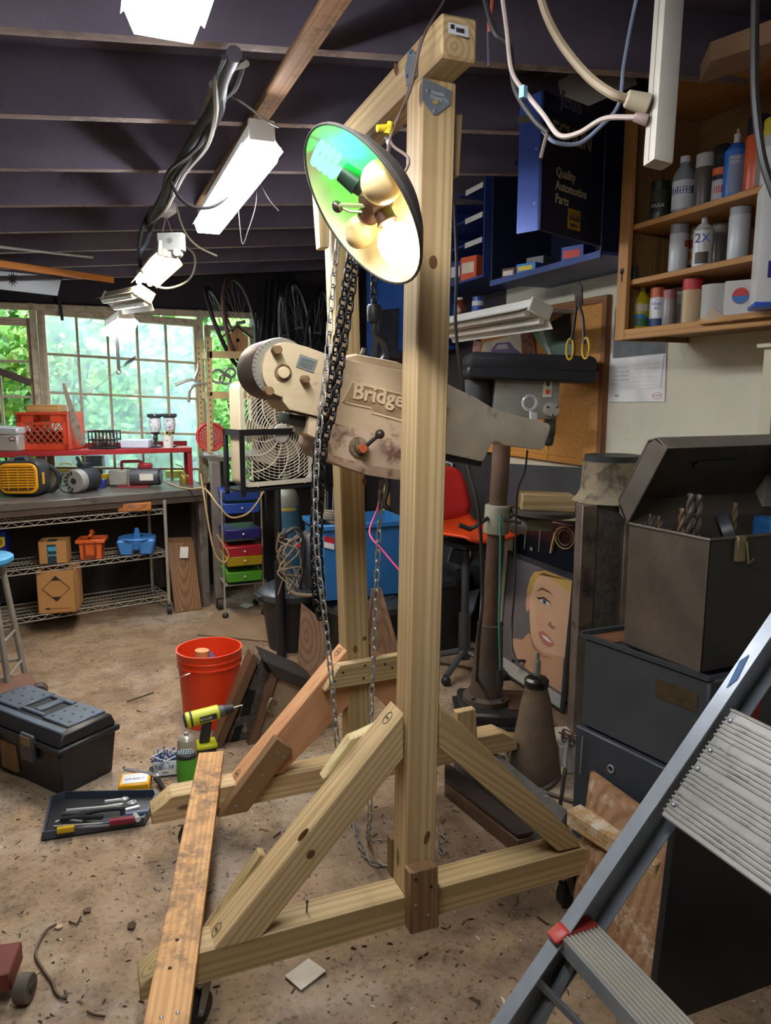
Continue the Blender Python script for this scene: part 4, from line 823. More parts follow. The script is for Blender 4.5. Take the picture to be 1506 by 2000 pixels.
p = onb(207, 948); fc(p, 0); o = B().prism([(-.03, 0, 0), (.04, 0, 0), (.045, 0, .085), (-.035, 0, .085)], (0, .08, 0)).obj('yellow_bin', m('#e2bd17', .45), None, .004); tag(o, 'small yellow bin on the bench between two motors', 'bin'); world()
p = onb(120, 945); fc(p, 0); r = thing('yellow_tray', 'yellow tray with pale handle behind the heater', 'tray', (0, 0, 0)); B().bx(-.13, .12, .14, .28, 0, .09).obj('tray', m('#8a8472', .5), r); B().bx(-.14, .13, .13, .29, .09, .105).obj('rim', M_yl, r); B().tube(bez([(-.07, .13, .1), (-.06, .13, .14), (.02, .13, .145), (.05, .13, .1)], 5), .007, 6).obj('handle', m('#cfc28a', .5), r); world()
p = onb(262, 952); fc(p, 4); r = thing('vacuum_pump', 'grey and black pump motor with red carry handle on the bench', 'pump', (0, 0, 0))
B().bx(-.19, -.05, .02, .13, .01, .125).obj('pump_block', m('#97958c', .45, .4, .15, 12), r, .01); B().bx(-.055, -.035, .015, .135, .0, .13).obj('joint', m('#7f7d76', .45, .5), r, .004); B().cyl((-.035, .075, .072), (.17, .075, .072), .066, n=26).obj('motor', m('#55565a', .45, .4), r); B().cyl((.165, .075, .072), (.185, .075, .072), .063, .055, n=26).obj('motor_cap', M_bk, r)
B().tube(bez([(-.10, .075, .12), (-.10, .075, .175), (-.08, .075, .185), (.03, .075, .185), (.045, .075, .165)], 6), .012, 8).obj('handle', m('#8e2a2e', .4), r); B().bx(.02, .12, .04, .11, .13, .175).obj('capacitor_cover', m('#8e2a2e', .4), r, .012); B().bx(-.12, .1, .0, .14, 0, .01).obj('base', m('#8e2a2e', .5), r); card('label', T @ V((.04, .008, .05)), T @ V((.14, .008, .05)), T @ V((.14, .008, .1)), T @ V((.04, .008, .1)), m('#cfccc0', .6), r); world()
p = onb(360, 945); fc(p); r = thing('brass_oiler', 'small brass oil can at the right end of the bench', 'oil can', (0, 0, 0)); M_br = m('#8e7a32', .35, .8); B().lathe([(.035, 0), (.036, .05), (.028, .068), (.012, .075), (.008, .09)], n=20).obj('can', M_br, r); B().tube(bez([(0, 0, .09), (-.01, 0, .13), (-.06, 0, .15)], 5), .004, 6).obj('spout', M_br, r); world()
p = onb(338, 935); fc(p); o = B().prism([(-.07, .04, 0), (.06, .04, 0), (.07, .04, .06), (-.075, .04, .06)], (0, .1, 0)).obj('yellow_pan', m('#c9c34a', .5), None, .004); tag(o, 'pale yellow pan behind the brass oil can', 'pan'); world()
cord('bench_cord', 'grey power cord running along the bench to the drawer cart', [PZ(318, 938, .92), PZ(345, 950, .905), PZ(372, 955, .91), PY(400, 955, 5.2), PY(425, 985, 5.0), PY(450, 1010, 4.95), PY(480, 1005, 4.95), PY(500, 985, 4.95), PY(516, 958, 4.95)], .006, m('#b79a70', .6))
cord('hanging_rope', 'tan cord hanging in a loop from the second bench', [PY(392, 925, 5.2), PY(402, 990, 5.12), PY(412, 1050, 5.1), PY(422, 1085, 5.1), PY(438, 1098, 5.1), PY(447, 1085, 5.1), PY(437, 1065, 5.1), PY(424, 1045, 5.1)], .006, m('#b99a6d', .7))
# stool at the left edge
p = PZ(20, 1335); r = thing('blue_stool', 'grey metal stool with worn blue seat at the left edge', 'stool', (-.42, 4.5, 0)); M_st = m('#8d8a82', .45, .6, .2, 8); M_sb = m('#3b8fc0', .5, 0, .2, 10, dirt='#6ab0d8', damt=.6)
zs = .75; sc_ = PZ(-46, 1090, zs)
B().lathe([(0, -.035), (.16, -.035), (.172, -.02), (.172, .0), (.16, .008), (0, .004)], sc_, 32).obj('seat', M_sb, r)
foots = []
for a in (35, 125, 215, 305):
    ca, sa = math.cos(math.radians(a)), math.sin(math.radians(a)); t0 = sc_+V((.125*ca, .125*sa, -.035)); t1 = V((sc_.x+.215*ca, sc_.y+.215*sa, 0)); foots.append((t0, t1)); d_ = (t1-t0)
    B().tube([t0, t1], .016, 8).obj('leg', M_st, r); 
B().tube([foots[3][0]+(foots[3][1]-foots[3][0])*.18, foots[3][0]+(foots[3][1]-foots[3][0])*.27], .019, 8).obj('blue_tape', m('#2d83c9', .5), r)
for f_ in (.55, .8):
    for i in range(4): B().tube([foots[i][0].lerp(foots[i][1], f_), foots[(i+1) % 4][0].lerp(foots[(i+1) % 4][1], f_)], .008, 6).obj('rung', M_st, r)
# =====================================================================  SECOND BENCH, DRAWER CART, SLOTTED SHELF
sb = thing('steel_side_bench', 'narrow steel bench on casters beside the drawer cart', 'bench', (1.1, 5.6, 0))
B().prism([V((.84, 5.42, 1.10)), V((1.5, 5.5, 1.10)), V((1.5, 6.08, 1.10)), V((.84, 6.08, 1.10))], (0, 0, .03)).obj('bench_top', m('#6e665c', .5, .4, .2, 6), sb)
for x, y in ((.86, 5.42), (.98, 5.98)): B().bx(x-.035, x+.035, y-.03, y+.03, .09, 1.10).obj('leg', M_steel, sb, .004); B().cyl((x-.015, y, .045), (x+.015, y, .045), .045, n=18).obj('caster', m('#3a3632', .6), sb)
dc = thing('drawer_cart', 'chrome cart with blue, purple, red, yellow and green drawers', 'drawer cart', PZ(470, 1150)); cx = PZ(474, 1140); CY = 5.15
xl, xr = PY(440, 1130, CY).x, PY(513, 1125, CY).x
for i, (z_, c_, o_) in enumerate((((990, '#2a4fae', 0)), (1040, '#29246b', -.02), (1072, '#a3202d', -.05), (1090, '#a58c18', -.05), (1122, '#4f9a2c', -.03), (965, '#24408f', 0))):
    zt = PY(475, z_, CY).z; d = B().prism([(xl+.012, CY+o_, zt-.045), (xr-.012, CY+o_, zt-.045), (xr-.004, CY+o_, zt+.025), (xl+.004, CY+o_, zt+.025)], (0, .3, 0)).obj('drawer', m(c_, .4, 0, .1), dc, .004); B().ball(((xl+xr)/2, CY+o_-.008, zt-.008), .008, 10, 6).obj('knob', m('#d6d6d0', .3), d)
for x in (xl-.006, xr+.006):
    for y in (CY+.01, CY+.29): B().cyl((x, y, .04), (x, y, PY(475, 955, CY).z), .007, n=8).obj('post', M_wire, dc); B().ball((x, y, .024), .024, 10, 8).obj('caster', M_bk, dc)
B().bx(xl, xr, CY+.0, CY+.3, PY(475, 1140, CY).z-.01, PY(475, 1140, CY).z).obj('base_shelf', M_wire, dc)
sh = thing('slotted_shelf', 'beige slotted steel shelf unit holding the birdhouse', 'shelf', (1.0, 5.6, 1.1)); M_bg = m('#b39b6c', .5, .2, .15, 6); YS = 5.45
def sl_post(x, y0, y1, Y):
    a, b_ = PY(x, y0, Y), PY(x+2, y1, Y); bb_ = B().prism([b_, b_+V((.036, 0, 0)), a+V((.036, 0, 0)), a], (0, .003, 0)).prism([b_, b_+V((0, .036, 0)), a+V((0, .036, 0)), a], (.003, 0, 0)); o = bb_.obj('post', M_bg, sh); h = B(); n = int((a.z-b_.z)/.04)
    for i in range(n): z = b_.z+.02+i*.04; h.box((a.x+(b_.x-a.x)*.5+.018, Y-.001, z), (.008, .001, .016))
    h.obj('slots', m('#4a3c28', .7), o)['kind'] = 'stuff'
sl_post(404, 658, 885, YS); sl_post(386, 665, 885, YS+.3)
for y in (685, 765): a = PY(404, y, YS); B().bx(a.x, a.x+.62, YS, YS+.004, a.z-.05, a.z).bx(a.x, a.x+.62, YS, YS+.35, a.z-.004, a.z).bx(a.x, a.x+.004, YS, YS+.35, a.z-.05, a.z).obj('shelf_board', M_bg, sh)
zt = PY(404, 685, YS).z
p = PY(465, 680, YS+.1); p.z = zt+.0005; fc(p, 14); r = thing('birdhouse', 'small wooden birdhouse with round hole on the beige shelf', 'birdhouse', (0, 0, 0)); WBH = wood('#b98a58', '#8f6238', 40, 0, name='cedar')
k_ = mpp(p); wh = 19*k_; B().prism([(-wh, 0, 0), (wh, 0, 0), (wh*1.05, 0, .11), (0, 0, .175), (-wh*1.05, 0, .11)], (0, .11, 0)).obj('body', WBH, r, .002, xaxis=(0, 0, 1)); B().lathe([(.014, 0), (.014, .002)], (0, -.001, .085), 16, (0, -1, 0)).obj('entrance_hole', m('#1d1410', .9), r)
for s in (-1, 1): B().prism([(0, -.03, .19), (s*wh*1.55, -.03, .105), (s*wh*1.55, -.03, .117), (0, -.03, .204)], (0, .17, 0)).obj('roof_board', m('#7c6a54', .8), r)
world()
zt2 = PY(404, 765, YS).z
for i, pts in enumerate((((342, 752), (366, 743), (380, 742), (388, 748)), ((368, 786), (372, 760), (388, 750), (410, 748)), ((378, 745), (386, 725), (388, 712)))):
    cord('bent_tube', ['straight chrome tube end sticking out left of the beige shelf', 'bent chrome tube curving down left of the beige shelf', 'short chrome tube standing up beside the beige shelf post'][i], [PY(x, y, YS+.02) for x, y in pts], .011, M_chr, 'tube')
for i, (x, y, r_) in enumerate(((425, 735, .05), (440, 740, .04), (450, 728, .035))):
    tag(B().torus(PY(x, y, YS+.12)+V((0, 0, .0)), r_, .009, (.2, 1, .5), 20).obj('chrome_hoop', M_chr), ['largest chrome hoop on the beige shelf', 'middle chrome hoop on the beige shelf', 'smallest chrome hoop on the beige shelf'][i], 'hoop', 'chrome hoops on the beige shelf')
def desk_fan():
    c = PY(412, 853, 5.6); r = thing('red_fan', 'small red desk fan on the side bench left of the box fan', 'fan', (c.x, c.y, 1.13)); M_rf = m('#b8362c', .4); ax_ = V((-.15, -1, .05)).normalized(); kk = mpp(c); rad = 26*kk
    B().torus(c, rad, .012, ax_, 32).obj('ring', M_rf, r); b = B(); u = ax_.orthogonal().normalized(); v_ = ax_.cross(u)
    for i in range(20): a = i*.314; b.tube([c+(u*math.cos(a)+v_*math.sin(a))*rad*.2, c+ax_*.015+(u*math.cos(a+.3)+v_*math.sin(a+.3))*rad*.6, c+(u*math.cos(a+.5)+v_*math.sin(a+.5))*rad], .0022, 4)
    for q in (.4, .6, .8): b.torus(c+ax_*.01, rad*q, .002, ax_, 24, 4)
    b.obj('grille', m('#d8897c', .4), r); B().lathe([(rad*.2, 0), (rad*.2, .03), (rad*.1, .05)], c, 16, -ax_).obj('hub', M_rf, r); B().lathe([(rad*.95, .02), (rad*.9, .06), (rad*.4, .11)], c, 24, -ax_).obj('back_shell', M_rf, r); B().bx(c.x-.05, c.x+.05, c.y, c.y+.1, 1.1305, 1.145).cyl((c.x, c.y+.05, 1.14), (c.x, c.y+.05, c.z-rad*.9), .018).obj('stand', m('#d4d0c8', .5), r)
desk_fan()
# =====================================================================  BOX FAN ON ITS BLACK STAND
FB = V((0, 0, 0)); FBz = 1.045
fp = PZ(472, 956, FBz); 
fd = V((math.sin(math.radians(73)), math.cos(math.radians(73)), 0)); fn = V((-fd.y, fd.x, 0))
frame_axes(fp, fd, fn, V((0, 0, 1)))
FWd = .53; FH = .60; M_fan = m('#b7ab94', .5, 0, .06, 4); M_fan2 = m('#cfc8b4', .5, 0, .05)
r = thing('box_fan', 'beige square box fan with spiral grille standing in a black steel frame', 'fan', (.26, .05, 0))
op = rrect(FWd/2, FH, .05, 6, 0, 0.01); op = [(x+FWd/2, y, z) for x, y, z in op]; ip = [(FWd/2+(x-FWd/2)*.985, y, .31+(z-.31)*.985) for x, y, z in op]
n_ = len(op); sd_ = B(); sd_.add(op+[(x, y+.115, z) for x, y, z in op]+ip+[(x, y+.115, z) for x, y, z in ip], [(i, (i+1) % n_, n_+(i+1) % n_, n_+i) for i in range(n_)]+[(2*n_+i, 3*n_+i, 3*n_+(i+1) % n_, 2*n_+(i+1) % n_) for i in range(n_)]); sd_.obj('casing', M_fan, r)
fr = B(); iq = [(FWd/2+(x-FWd/2)*.9, y-.008, .31+(z-.31)*.91) for x, y, z in op]; of = [(x, y-.008, z) for x, y, z in op]
fr.add(of+iq+[(x, y+.008, z) for x, y, z in of], [(i, (i+1) % n_, n_+(i+1) % n_, n_+i) for i in range(n_)]+[(i, 2*n_+i, 2*n_+(i+1) % n_, (i+1) % n_) for i in range(n_)]); fr.obj('front_frame', M_fan2, r)
gr_ = B(); cx, cz = FWd/2, .31; hx_, hz_ = FWd*.45, FH*.455
for k in range(16):
    rd = .055+k*.0175
    pts = []
    for i in range(49):
        a = 2*math.pi*i/48; x, z = cx+rd*math.cos(a), cz+rd*math.sin(a); pts.append((x, z) if abs(x-cx) < hx_ and abs(z-cz) < hz_ else None)
    run = []
    for q in pts+[None]:
        if q: run.append((q[0], -.006, q[1]))
        else:
            if len(run) > 1: gr_.tube(run, .0027, 4)
            run = []
for k in range(12):
    a = k*math.pi/6; pts = []
    for i in range(9):
        rd = .05+.28*i/8; aa = a-.9*(i/8)**1.3; x, z = cx+rd*math.cos(aa), cz+rd*math.sin(aa)
        if abs(x-cx) < hx_ and abs(z-cz) < hz_: pts.append((x, -.007, z))
    if len(pts) > 1: gr_.tube(pts, .0035, 4)
gr_.obj('grille', M_fan2, r); B().lathe([(.055, 0), (.055, .008), (.05, .012)], (cx, -.004, cz), 28, (0, -1, 0)).obj('hub_badge', m('#b9b7b0', .45), r); B().bx(cx-.035, cx+.035, -.018, -.015, cz-.012, cz+.018).obj('badge_plate', m('#8f8b84', .5), r)
letters('lettering', 'LASKO', .018, T @ V((cx-.03, -.0185, cz-.004)), fd, (0, 0, 1), m('#d8d4cc', .5), r, .0005)
bl = B()
for k in range(5):
    a0 = k*2*math.pi/5; vs = [(cx+.05*math.cos(a0), .07, cz+.05*math.sin(a0)), (cx+.05*math.cos(a0+.6), .04, cz+.05*math.sin(a0+.6)), (cx+.2*math.cos(a0+.9), .04, cz+.2*math.sin(a0+.9)), (cx+.21*math.cos(a0+.2), .075, cz+.21*math.sin(a0+.2))]; bl.prism(vs, (0, .003, 0))
bl.lathe([(.05, 0), (.05, .04)], (cx, .04, cz), 20, (0, 1, 0)).obj('blades', m('#a59a86', .5), r)
bg_ = B()
for k in range(14): x = .03+k*.036; bg_.tube([(x, .112, .04), (x, .112, .57)], .002, 4)
bg_.obj('rear_grille', M_fan, r)
for x in (.1, .42): B().cyl((x, -.012, .018), (x, -.004, .018), .012, n=12).obj('foot_screw', M_fan2, r)
st = thing('fan_stand', 'black angle-iron stand holding the box fan on a single pole', 'stand', (.26, .05, 0)); M_ang = m('#19191c', .5, .4, .2, 9)
st.matrix_basis = Matrix.Translation(T @ V((.26, .06, -FBz))); WM[st] = st.matrix_basis.copy()
b = B(); y0_, y1_ = -.03, .17; x0_, x1_ = -.02, .56
for z in (.305,): b.bx(x0_, x1_, y0_, y0_+.006, z, z+.035).bx(x0_, x0_+.006, y0_, y1_, z, z+.035).bx(x1_-.006, x1_, y0_, y1_, z, z+.035)
b.obj('top_rail', M_ang, st); B().bx(x0_, x1_, y0_, y1_, -.016, -.002).obj('tray', M_ang, st)
for x in (x0_, x1_-.03):
    for y in (y0_-.002, y1_-.006): B().bx(x, x+.03, y, y+.006, -.04, .34).obj('upright', M_ang, st)
for y in (y1_-.03,): B().bx(x0_, x0_+.006, y, y+.03, -.04, .34).obj('upright', M_ang, st)
world()
pb = PZ(550, 1285); B().cyl(pb+V((0, 0, .55)), pb+V((0, .02, FBz-.016)), .022, n=14).obj('pole', M_ang, st); B().cyl(pb+V((0, 0, 0)), pb+V((0, 0, .6)), .03, n=14).obj('pole_sleeve', m('#222226', .5, .4), st)
# =====================================================================  BACK CORNER
def bike_wheel(label, c, rad, ax_, tyre='#2b2426', rim='#8f959c'):
    r = thing('bicycle_wheel', label, 'wheel', c, 'bicycle wheels hanging in the back corner'); ax_ = V(ax_).normalized(); c = V(c)
    B().torus(c, rad, .016, ax_, 40, 7).obj('tyre', m(tyre, .7, 0, .3, 12), r); B().torus(c, rad*.94, .009, ax_, 40, 6).obj('rim', m(rim, .3, .9), r)
    B().cyl(c-ax_*.035, c+ax_*.035, .012, n=10).obj('hub', m('#6d6d70', .4, .8), r); u = ax_.orthogonal().normalized(); v_ = ax_.cross(u); b = B()
    for i in range(24): a = i*.2618; b.tube([c+ax_*.025*(1 if i % 2 else -1), c+(u*math.cos(a)+v_*math.sin(a))*rad*.93], .0012, 3)
    b.obj('spokes', m('#a5a5a5', .3, .9), r)
bike_wheel('rusty-rimmed bicycle wheel hanging above the birdhouse', PY(470, 630, 5.75), .33, (.82, -.5, .12), '#5d473c')
bike_wheel('black-tyred bicycle wheel leaning left of the birdhouse', PY(437, 640, 5.85), .31, (.9, -.35, .35))
bike_wheel('silver bicycle wheel hanging in the dark right of the birdhouse', PY(585, 640, 5.7), .34, (.85, -.5, .1), '#2a272b', '#c9ced6')
bike_wheel('second silver bicycle wheel deeper in the dark back corner', PY(620, 650, 5.9), .34, (.85, -.5, -.15), '#2a272b', '#c9ced6')
bike_wheel('edge-on bicycle wheel left of the silver wheels', PY(555, 655, 5.75), .30, (.98, -.12, .05), '#2a272b', '#c9ced6')
for i, x in enumerate((527, 540, 517)):
    tag(B().cyl(PY(x, 545, 6.1), PY(x-8, 700, 6.0), .016, n=8).obj('dark_pole', m('#232125', .6)), ['middle dark pole leaning beside the bicycle wheels', 'right dark pole leaning beside the bicycle wheels', 'left dark pole leaning beside the bicycle wheels'][i], 'pole', 'dark poles in the back corner')
# black sheeting hiding the back corner
tag(B().prism([V((1.36, 6.12, .75)), V((2.2, 6.1, .75)), V((2.2, 6.1, 2.45)), V((1.36, 6.12, 2.45))], (0, .02, 0)).obj('black_sheet', m('#1d1a20', .6, 0, .3, 3, .3, 9)), 'black sheeting hung over the wall in the back corner', 'sheeting')
tag(B().prism([V((1.36, 6.0, 0)), V((2.2, 5.98, 0)), V((2.2, 5.98, .8)), V((1.36, 6.0, .8))], (0, .05, 0)).obj('dark_board', m('#241f1e', .8, 0, .3, 4)), 'dark board standing on the floor in the back corner', 'board')
# wall-mounted blue cabinet seen between the posts
tag(B().bx(1.95, 2.24, 4.3, 5.2, 1.86, 2.45).obj('blue_wall_cabinet', m('#2757a8', .45, .2, .08), None, .006), 'plain blue wall cabinet seen between the gantry posts', 'cabinet')
tag(B().prism([PY(745, 605, 4.6), PY(800, 600, 4.6), PY(800, 700, 4.6), PY(735, 700, 4.6)], (0, .12, 0)).obj('dark_tarp', m('#35353a', .7, 0, .4, 14, .6, 20)), 'crumpled dark bag hanging behind the load hook', 'bag')
for i, (x, c_) in enumerate(((757, '#a08a64'), (768, '#5d4a3a'), (777, '#8f7d62'))):
    tag(B().bx(PY(x-4, 640, 4.9).x, PY(x+5, 640, 4.9).x, 4.9, 4.93, 1.3, 2.0).obj('upright_lath', m(c_, .8)), ['left slat stored upright behind the load hook', 'dark middle slat stored upright behind the load hook', 'right slat stored upright behind the load hook'][i], 'slat')
# gas cylinder
p = PZ(588, 1215); p = V((1.22, 4.75, 0)); r = thing('gas_cylinder', 'blue-grey welding gas cylinder behind the trash cans', 'gas cylinder', p)
zt = PY(588, 985, p.y).z; B().lathe([(.075, 0), (.08, .02), (.08, zt)], p, 24).obj('body', m('#4a7f9c', .5, .2, .15, 6), r); B().lathe([(.08, zt), (.075, zt+.06), (.055, zt+.1), (.03, zt+.115)], p, 24).obj('shoulder', m('#8f9a90', .5, .2), r); B().lathe([(.04, zt+.11), (.04, zt+.16), (.028, zt+.19), (.028, zt+.22)], p, 18).obj('valve_cap', m('#6a6866', .45, .5), r); B().lathe([(.0815, zt-.03), (.0815, zt-.005)], p, 24, a0=200, a1=300).obj('label', m('#c9b95f', .6), r)
# trash cans with lids
def can_(label, p, rad, ht, lid='#3b3f46'):
    r = thing('trash_can', label, 'trash can', p); B().lathe([(rad*.78, 0), (rad*.98, ht*.95), (rad*1.02, ht)], p, 28).obj('can', m('#24262a', .5, 0, .15), r); B().lathe([(rad*1.07, ht-.03), (rad*1.08, ht+.005), (rad*.95, ht+.03), (rad*.8, ht+.035), (rad*.75, ht+.05), (0, ht+.055)], p, 28).obj('lid', m(lid, .35, 0, .15), r)
    for s in (-1, 1): B().box((p[0]+s*rad*1.05, p[1], ht-.02), (.05, .12, .04)).obj('handle', m('#24262a', .5), r, .006)
    return r
can_('black trash can with grey lid left of the blue tote', V((1.16, 4.44, 0)), .2, .36)
can_('black trash can under the blue tote', V((1.50, 4.02, 0)), .25, .37)
can_('black trash can behind the near post, right of the blue tote', V((2.0, 4.12, 0)), .21, .46, '#2b2d31')
# blue tote bin standing on the can
TZ = .43; TY = 3.86; xa, xb = PY(632, 1100, TY).x, PY(800, 1100, TY).x; za = PY(700, 1022, TY).z
r = thing('blue_tote', 'large open blue plastic tote with red and white sticker', 'tote', ((xa+xb)/2, TY+.15, TZ)); M_tb = m('#2f74b5', .42, 0, .12, 3)
ins = .025; b = B(); o1 = [(xa+ins, TY+ins, TZ), (xb-ins, TY+ins, TZ), (xb-ins, TY+.36, TZ), (xa+ins, TY+.36, TZ)]; o2 = [(xa, TY, za), (xb, TY, za), (xb, TY+.38, za), (xa, TY+.38, za)]; i1 = [(x+(.006 if x < 1.4 else -.006), y+(.006 if y < TY+.2 else -.006), z+.006) for x, y, z in o1]; i2 = [(x+(.006 if x < 1.4 else -.006), y+(.006 if y < TY+.2 else -.006), z) for x, y, z in o2]
b.add(o1+o2+i1+i2, [(0, 1, 5, 4), (1, 2, 6, 5), (2, 3, 7, 6), (3, 0, 4, 7), (3, 2, 1, 0), (8, 12, 13, 9), (9, 13, 14, 10), (10, 14, 15, 11), (11, 15, 12, 8), (8, 9, 10, 11), (4, 5, 13, 12), (5, 6, 14, 13), (6, 7, 15, 14), (7, 4, 12, 15)]).obj('tub', M_tb, r)
B().bx(xa-.014, xb+.014, TY-.016, TY, za-.03, za).bx(xa-.014, xa, TY, TY+.38, za-.03, za).bx(xb, xb+.014, TY, TY+.38, za-.03, za).obj('rim', M_tb, r, .004)
s0 = PY(633, 1046, TY-.001), PY(653, 1051, TY-.001), PY(653, 1074, TY-.001), PY(633, 1069, TY-.001); yo = V((0, .008, 0))
sk = card('sticker', s0[3], s0[2], s0[1], s0[0], m('#dcdcd8', .5), r); mid = (s0[0]+s0[3])/2, (s0[1]+s0[2])/2; card('sticker_red', mid[0]+V((0, -.001, .0)), mid[1]+V((0, -.001, 0)), s0[1]+V((0, -.001, 0)), s0[0]+V((0, -.001, 0)), m('#c32a2c', .5), sk)
# pressure washer with tangled hose
p = V((1.16, 4.2, .40)); r = thing('pressure_washer', 'black and grey machine with tangled hoses on the trash can lid', 'pressure washer', p)
B().box((1.21, 4.12, .62), (.14, .16, .34)).obj('body', m('#3c4046', .45), r, .03); b = B()
for i in range(7): b.box((1.235, 4.035, .50+i*.035), (.09, .012, .016))
b.obj('fins', m('#2a2c31', .5), r); B().tube(bez([(1.11, 4.08, .46), (1.13, 4.06, .70), (1.10, 4.06, .82), (1.03, 4.06, .80), (1.02, 4.06, .74)], 6), .014, 8).obj('handle', M_bk, r); B().box((1.09, 4.03, .73), (.03, .01, .015)).obj('switch', m('#c32a2c', .4), r)
b = B(); rr_ = random.Random(5)
for i in range(10):
    q = [V((1.03+rr_.uniform(-.06, .08), 4.02+rr_.uniform(-.02, .05), .80-.075*j+rr_.uniform(-.06, .06))) for j in range(5)]; b.tube(bez(q, 4), .0042, 5)
b.obj('tangled_cable', m('#8a7a66', .6), r)
b = B()
for i in range(4): b.torus((1.27+.012*i, 4.05, .86+.012*i), .07, .011, (.2, .3, 1), 24, 6)
b.obj('coiled_hose', m('#6e675e', .6), r); B().tube(bez([(1.02, 4.04, .56), (1.04, 4.02, .47), (1.14, 4.0, .44), (1.26, 4.0, .45)], 6), .011, 7).obj('hose', m('#8a7a66', .6), r)
# thin rods standing in the corner
for i, (x0, y0, x1, y1, c_) in enumerate(((628, 1000, 636, 945, '#c9bd8c'), (637, 1000, 652, 952, '#9fa6ad'), (633, 985, 640, 960, '#5f8fc0'))):
    tag(B().cyl(V((PY(x0, y0, 4.6).x, 4.6, 0)), PY(x1, y1, 4.6), .006, n=6).obj('thin_rod', m(c_, .5)), ['pale yellow rod standing behind the blue tote', 'grey rod standing behind the blue tote', 'short blue rod standing behind the blue tote'][i], 'rod')
b = B(); 
tag(B().tube(bez([PY(752, 905, 4.3), PY(757, 950, 4.3), PY(750, 985, 4.3), PY(760, 1010, 4.3), V((PY(760, 1010, 4.3).x, 4.35, .3)), V((PY(760, 1010, 4.3).x, 4.35, .02))], 6), .018, 8).obj('vacuum_hose', m('#2a2725', .6)), 'dark ribbed hose hanging behind the near post', 'hose')
tag(B().prism([PY(x, y, 4.4) for x, y in ((745, 1255), (752, 960), (757, 935), (762, 965), (757, 1255))], (0, .03, 0)).obj('yellow_level', m('#b08a3c', .6)), 'yellow-brown tool standing behind the near post', 'tool')
cord('pink_cable', 'bright pink cord hanging between the gantry posts', [PY(743, 940, 2.35), PY(738, 990, 2.3), PY(722, 1040, 2.2), PY(745, 1072, 2.1), PY(775, 1108, 2.0), PY(800, 1135, 1.95)], .003, m('#e0467a', .5))
# plywood leaning on the cans
WPLY = wood('#7d5f47', '#553c2a', 14, 0, name='brown_plywood')
tag(B().prism([PZ(580, 1345, .002), PZ(640, 1340, .002), PY(633, 1215, 3.85), PY(590, 1180, 3.9), ], (0, .018, .004)).obj('plywood_scrap', WPLY, None, xaxis=(0, 0, 1)), 'brown plywood scrap leaning on the trash cans left of the far post', 'plywood')
tag(B().prism([PZ(700, 1355, .002), PZ(810, 1370, .002), PY(745, 1150, 3.6), PY(728, 1152, 3.6)], (0, .018, .004)).obj('plywood_scrap', WPLY, None, xaxis=(0, 0, 1)), 'brown triangular plywood scrap leaning between the gantry posts', 'plywood')
# sheets on the floor
tag(B().prism([PZ(x, y, .004) for x, y in ((385, 1240), (540, 1255), (545, 1205), (420, 1195))], (0, 0, .006)).obj('cardboard_sheet', m('#8a7258', .8, 0, .15)), 'flat dusty cardboard sheet lying on the floor before the drawer cart', 'cardboard')
for i, px in enumerate((((466, 1184), (482, 1189), (497, 1182), (478, 1179)), ((500, 1154), (512, 1157), (524, 1152), (510, 1149)), ((556, 1908), (588, 1936), (637, 1898), (603, 1874)))):
    tag(B().prism([PZ(x, y, .004) for x, y in px], (0, 0, .004)).obj('paper_scrap', m('#d4cdbd', .7, 0, .1, 8, dirt='#9a8a70', damt=.62, ds=14)), ['small white paper scrap on the floor near the drawer cart', 'smallest white paper scrap beside the drawer cart casters', 'dirty white square tile on the floor below the near foot'][i], 'scrap')
# =====================================================================  BUCKET, CASTING, DRILL AND SMALL THINGS ON THE FLOOR
p = PZ(412, 1425); p = V((.50, 3.52, 0)); r = thing('orange_bucket', 'bright orange plastic bucket with wire handle', 'bucket', p); M_ob = m('#e8401a', .38, 0, .06)
k_ = mpp(PY(420, 1265, 3.52)); R2 = 62*k_; HB = .37; R1 = R2*.86
B().lathe([(R1, 0), (R1, .002), (R2*.955, HB-.075), (R2*1.0, HB-.075), (R2*1.0, HB-.068), (R2*.965, HB-.066), (R2*.97, HB-.045), (R2*1.0, HB-.045), (R2*1.0, HB-.038), (R2*.98, HB-.036), (R2, HB-.008), (R2*1.02, HB), (R2*.97, HB), (R2*.93, HB-.06), (R1*.95, .01), (0, .01)], p, 40).obj('pail', M_ob, r, ang=30)
hp = p+V((0, 0, HB-.085)); u = RT; ff = V((RT.y*-1, RT.x, 0))*-1
B().tube(bez([hp-u*R2*1.0+ff*.0, hp-u*R2*1.03+ff*.05-V((0, 0, .05)), hp-u*R2*.6+ff*R2*1.05-V((0, 0, .0)), hp-u*R2*.35+ff*R2*1.0+V((0, 0, .012))], 6), .003, 5).obj('handle', m('#a5a09a', .3, .9), r)
fc(p+V((0, 0, HB-.10)) , 0); o = B().cyl((-.05, 0, -.15), (-.035, 0, .085), .034, n=18).obj('cardboard_tube', m('#b8875a', .8)); tag(o, 'brown cardboard tube sticking out of the orange bucket', 'tube'); o = B().prism([(.0, -.02, -.1), (.1, -.03, -.05), (.11, 0, .045), (.03, .0, .045), (.005, -.01, .09)], (0, .004, 0)).obj('blue_rag', m('#5f86c9', .9, 0, .15)); tag(o, 'blue paper towel in the orange bucket', 'towel'); o = B().prism([(-.09, -.05, .02), (.02, -.07, .0), (.05, .0, .02), (-.06, .05, .04)], (0, 0, .004)).obj('paper_waste', m('#d6b98e', .9)); tag(o, 'crumpled paper in the orange bucket', 'paper'); world()
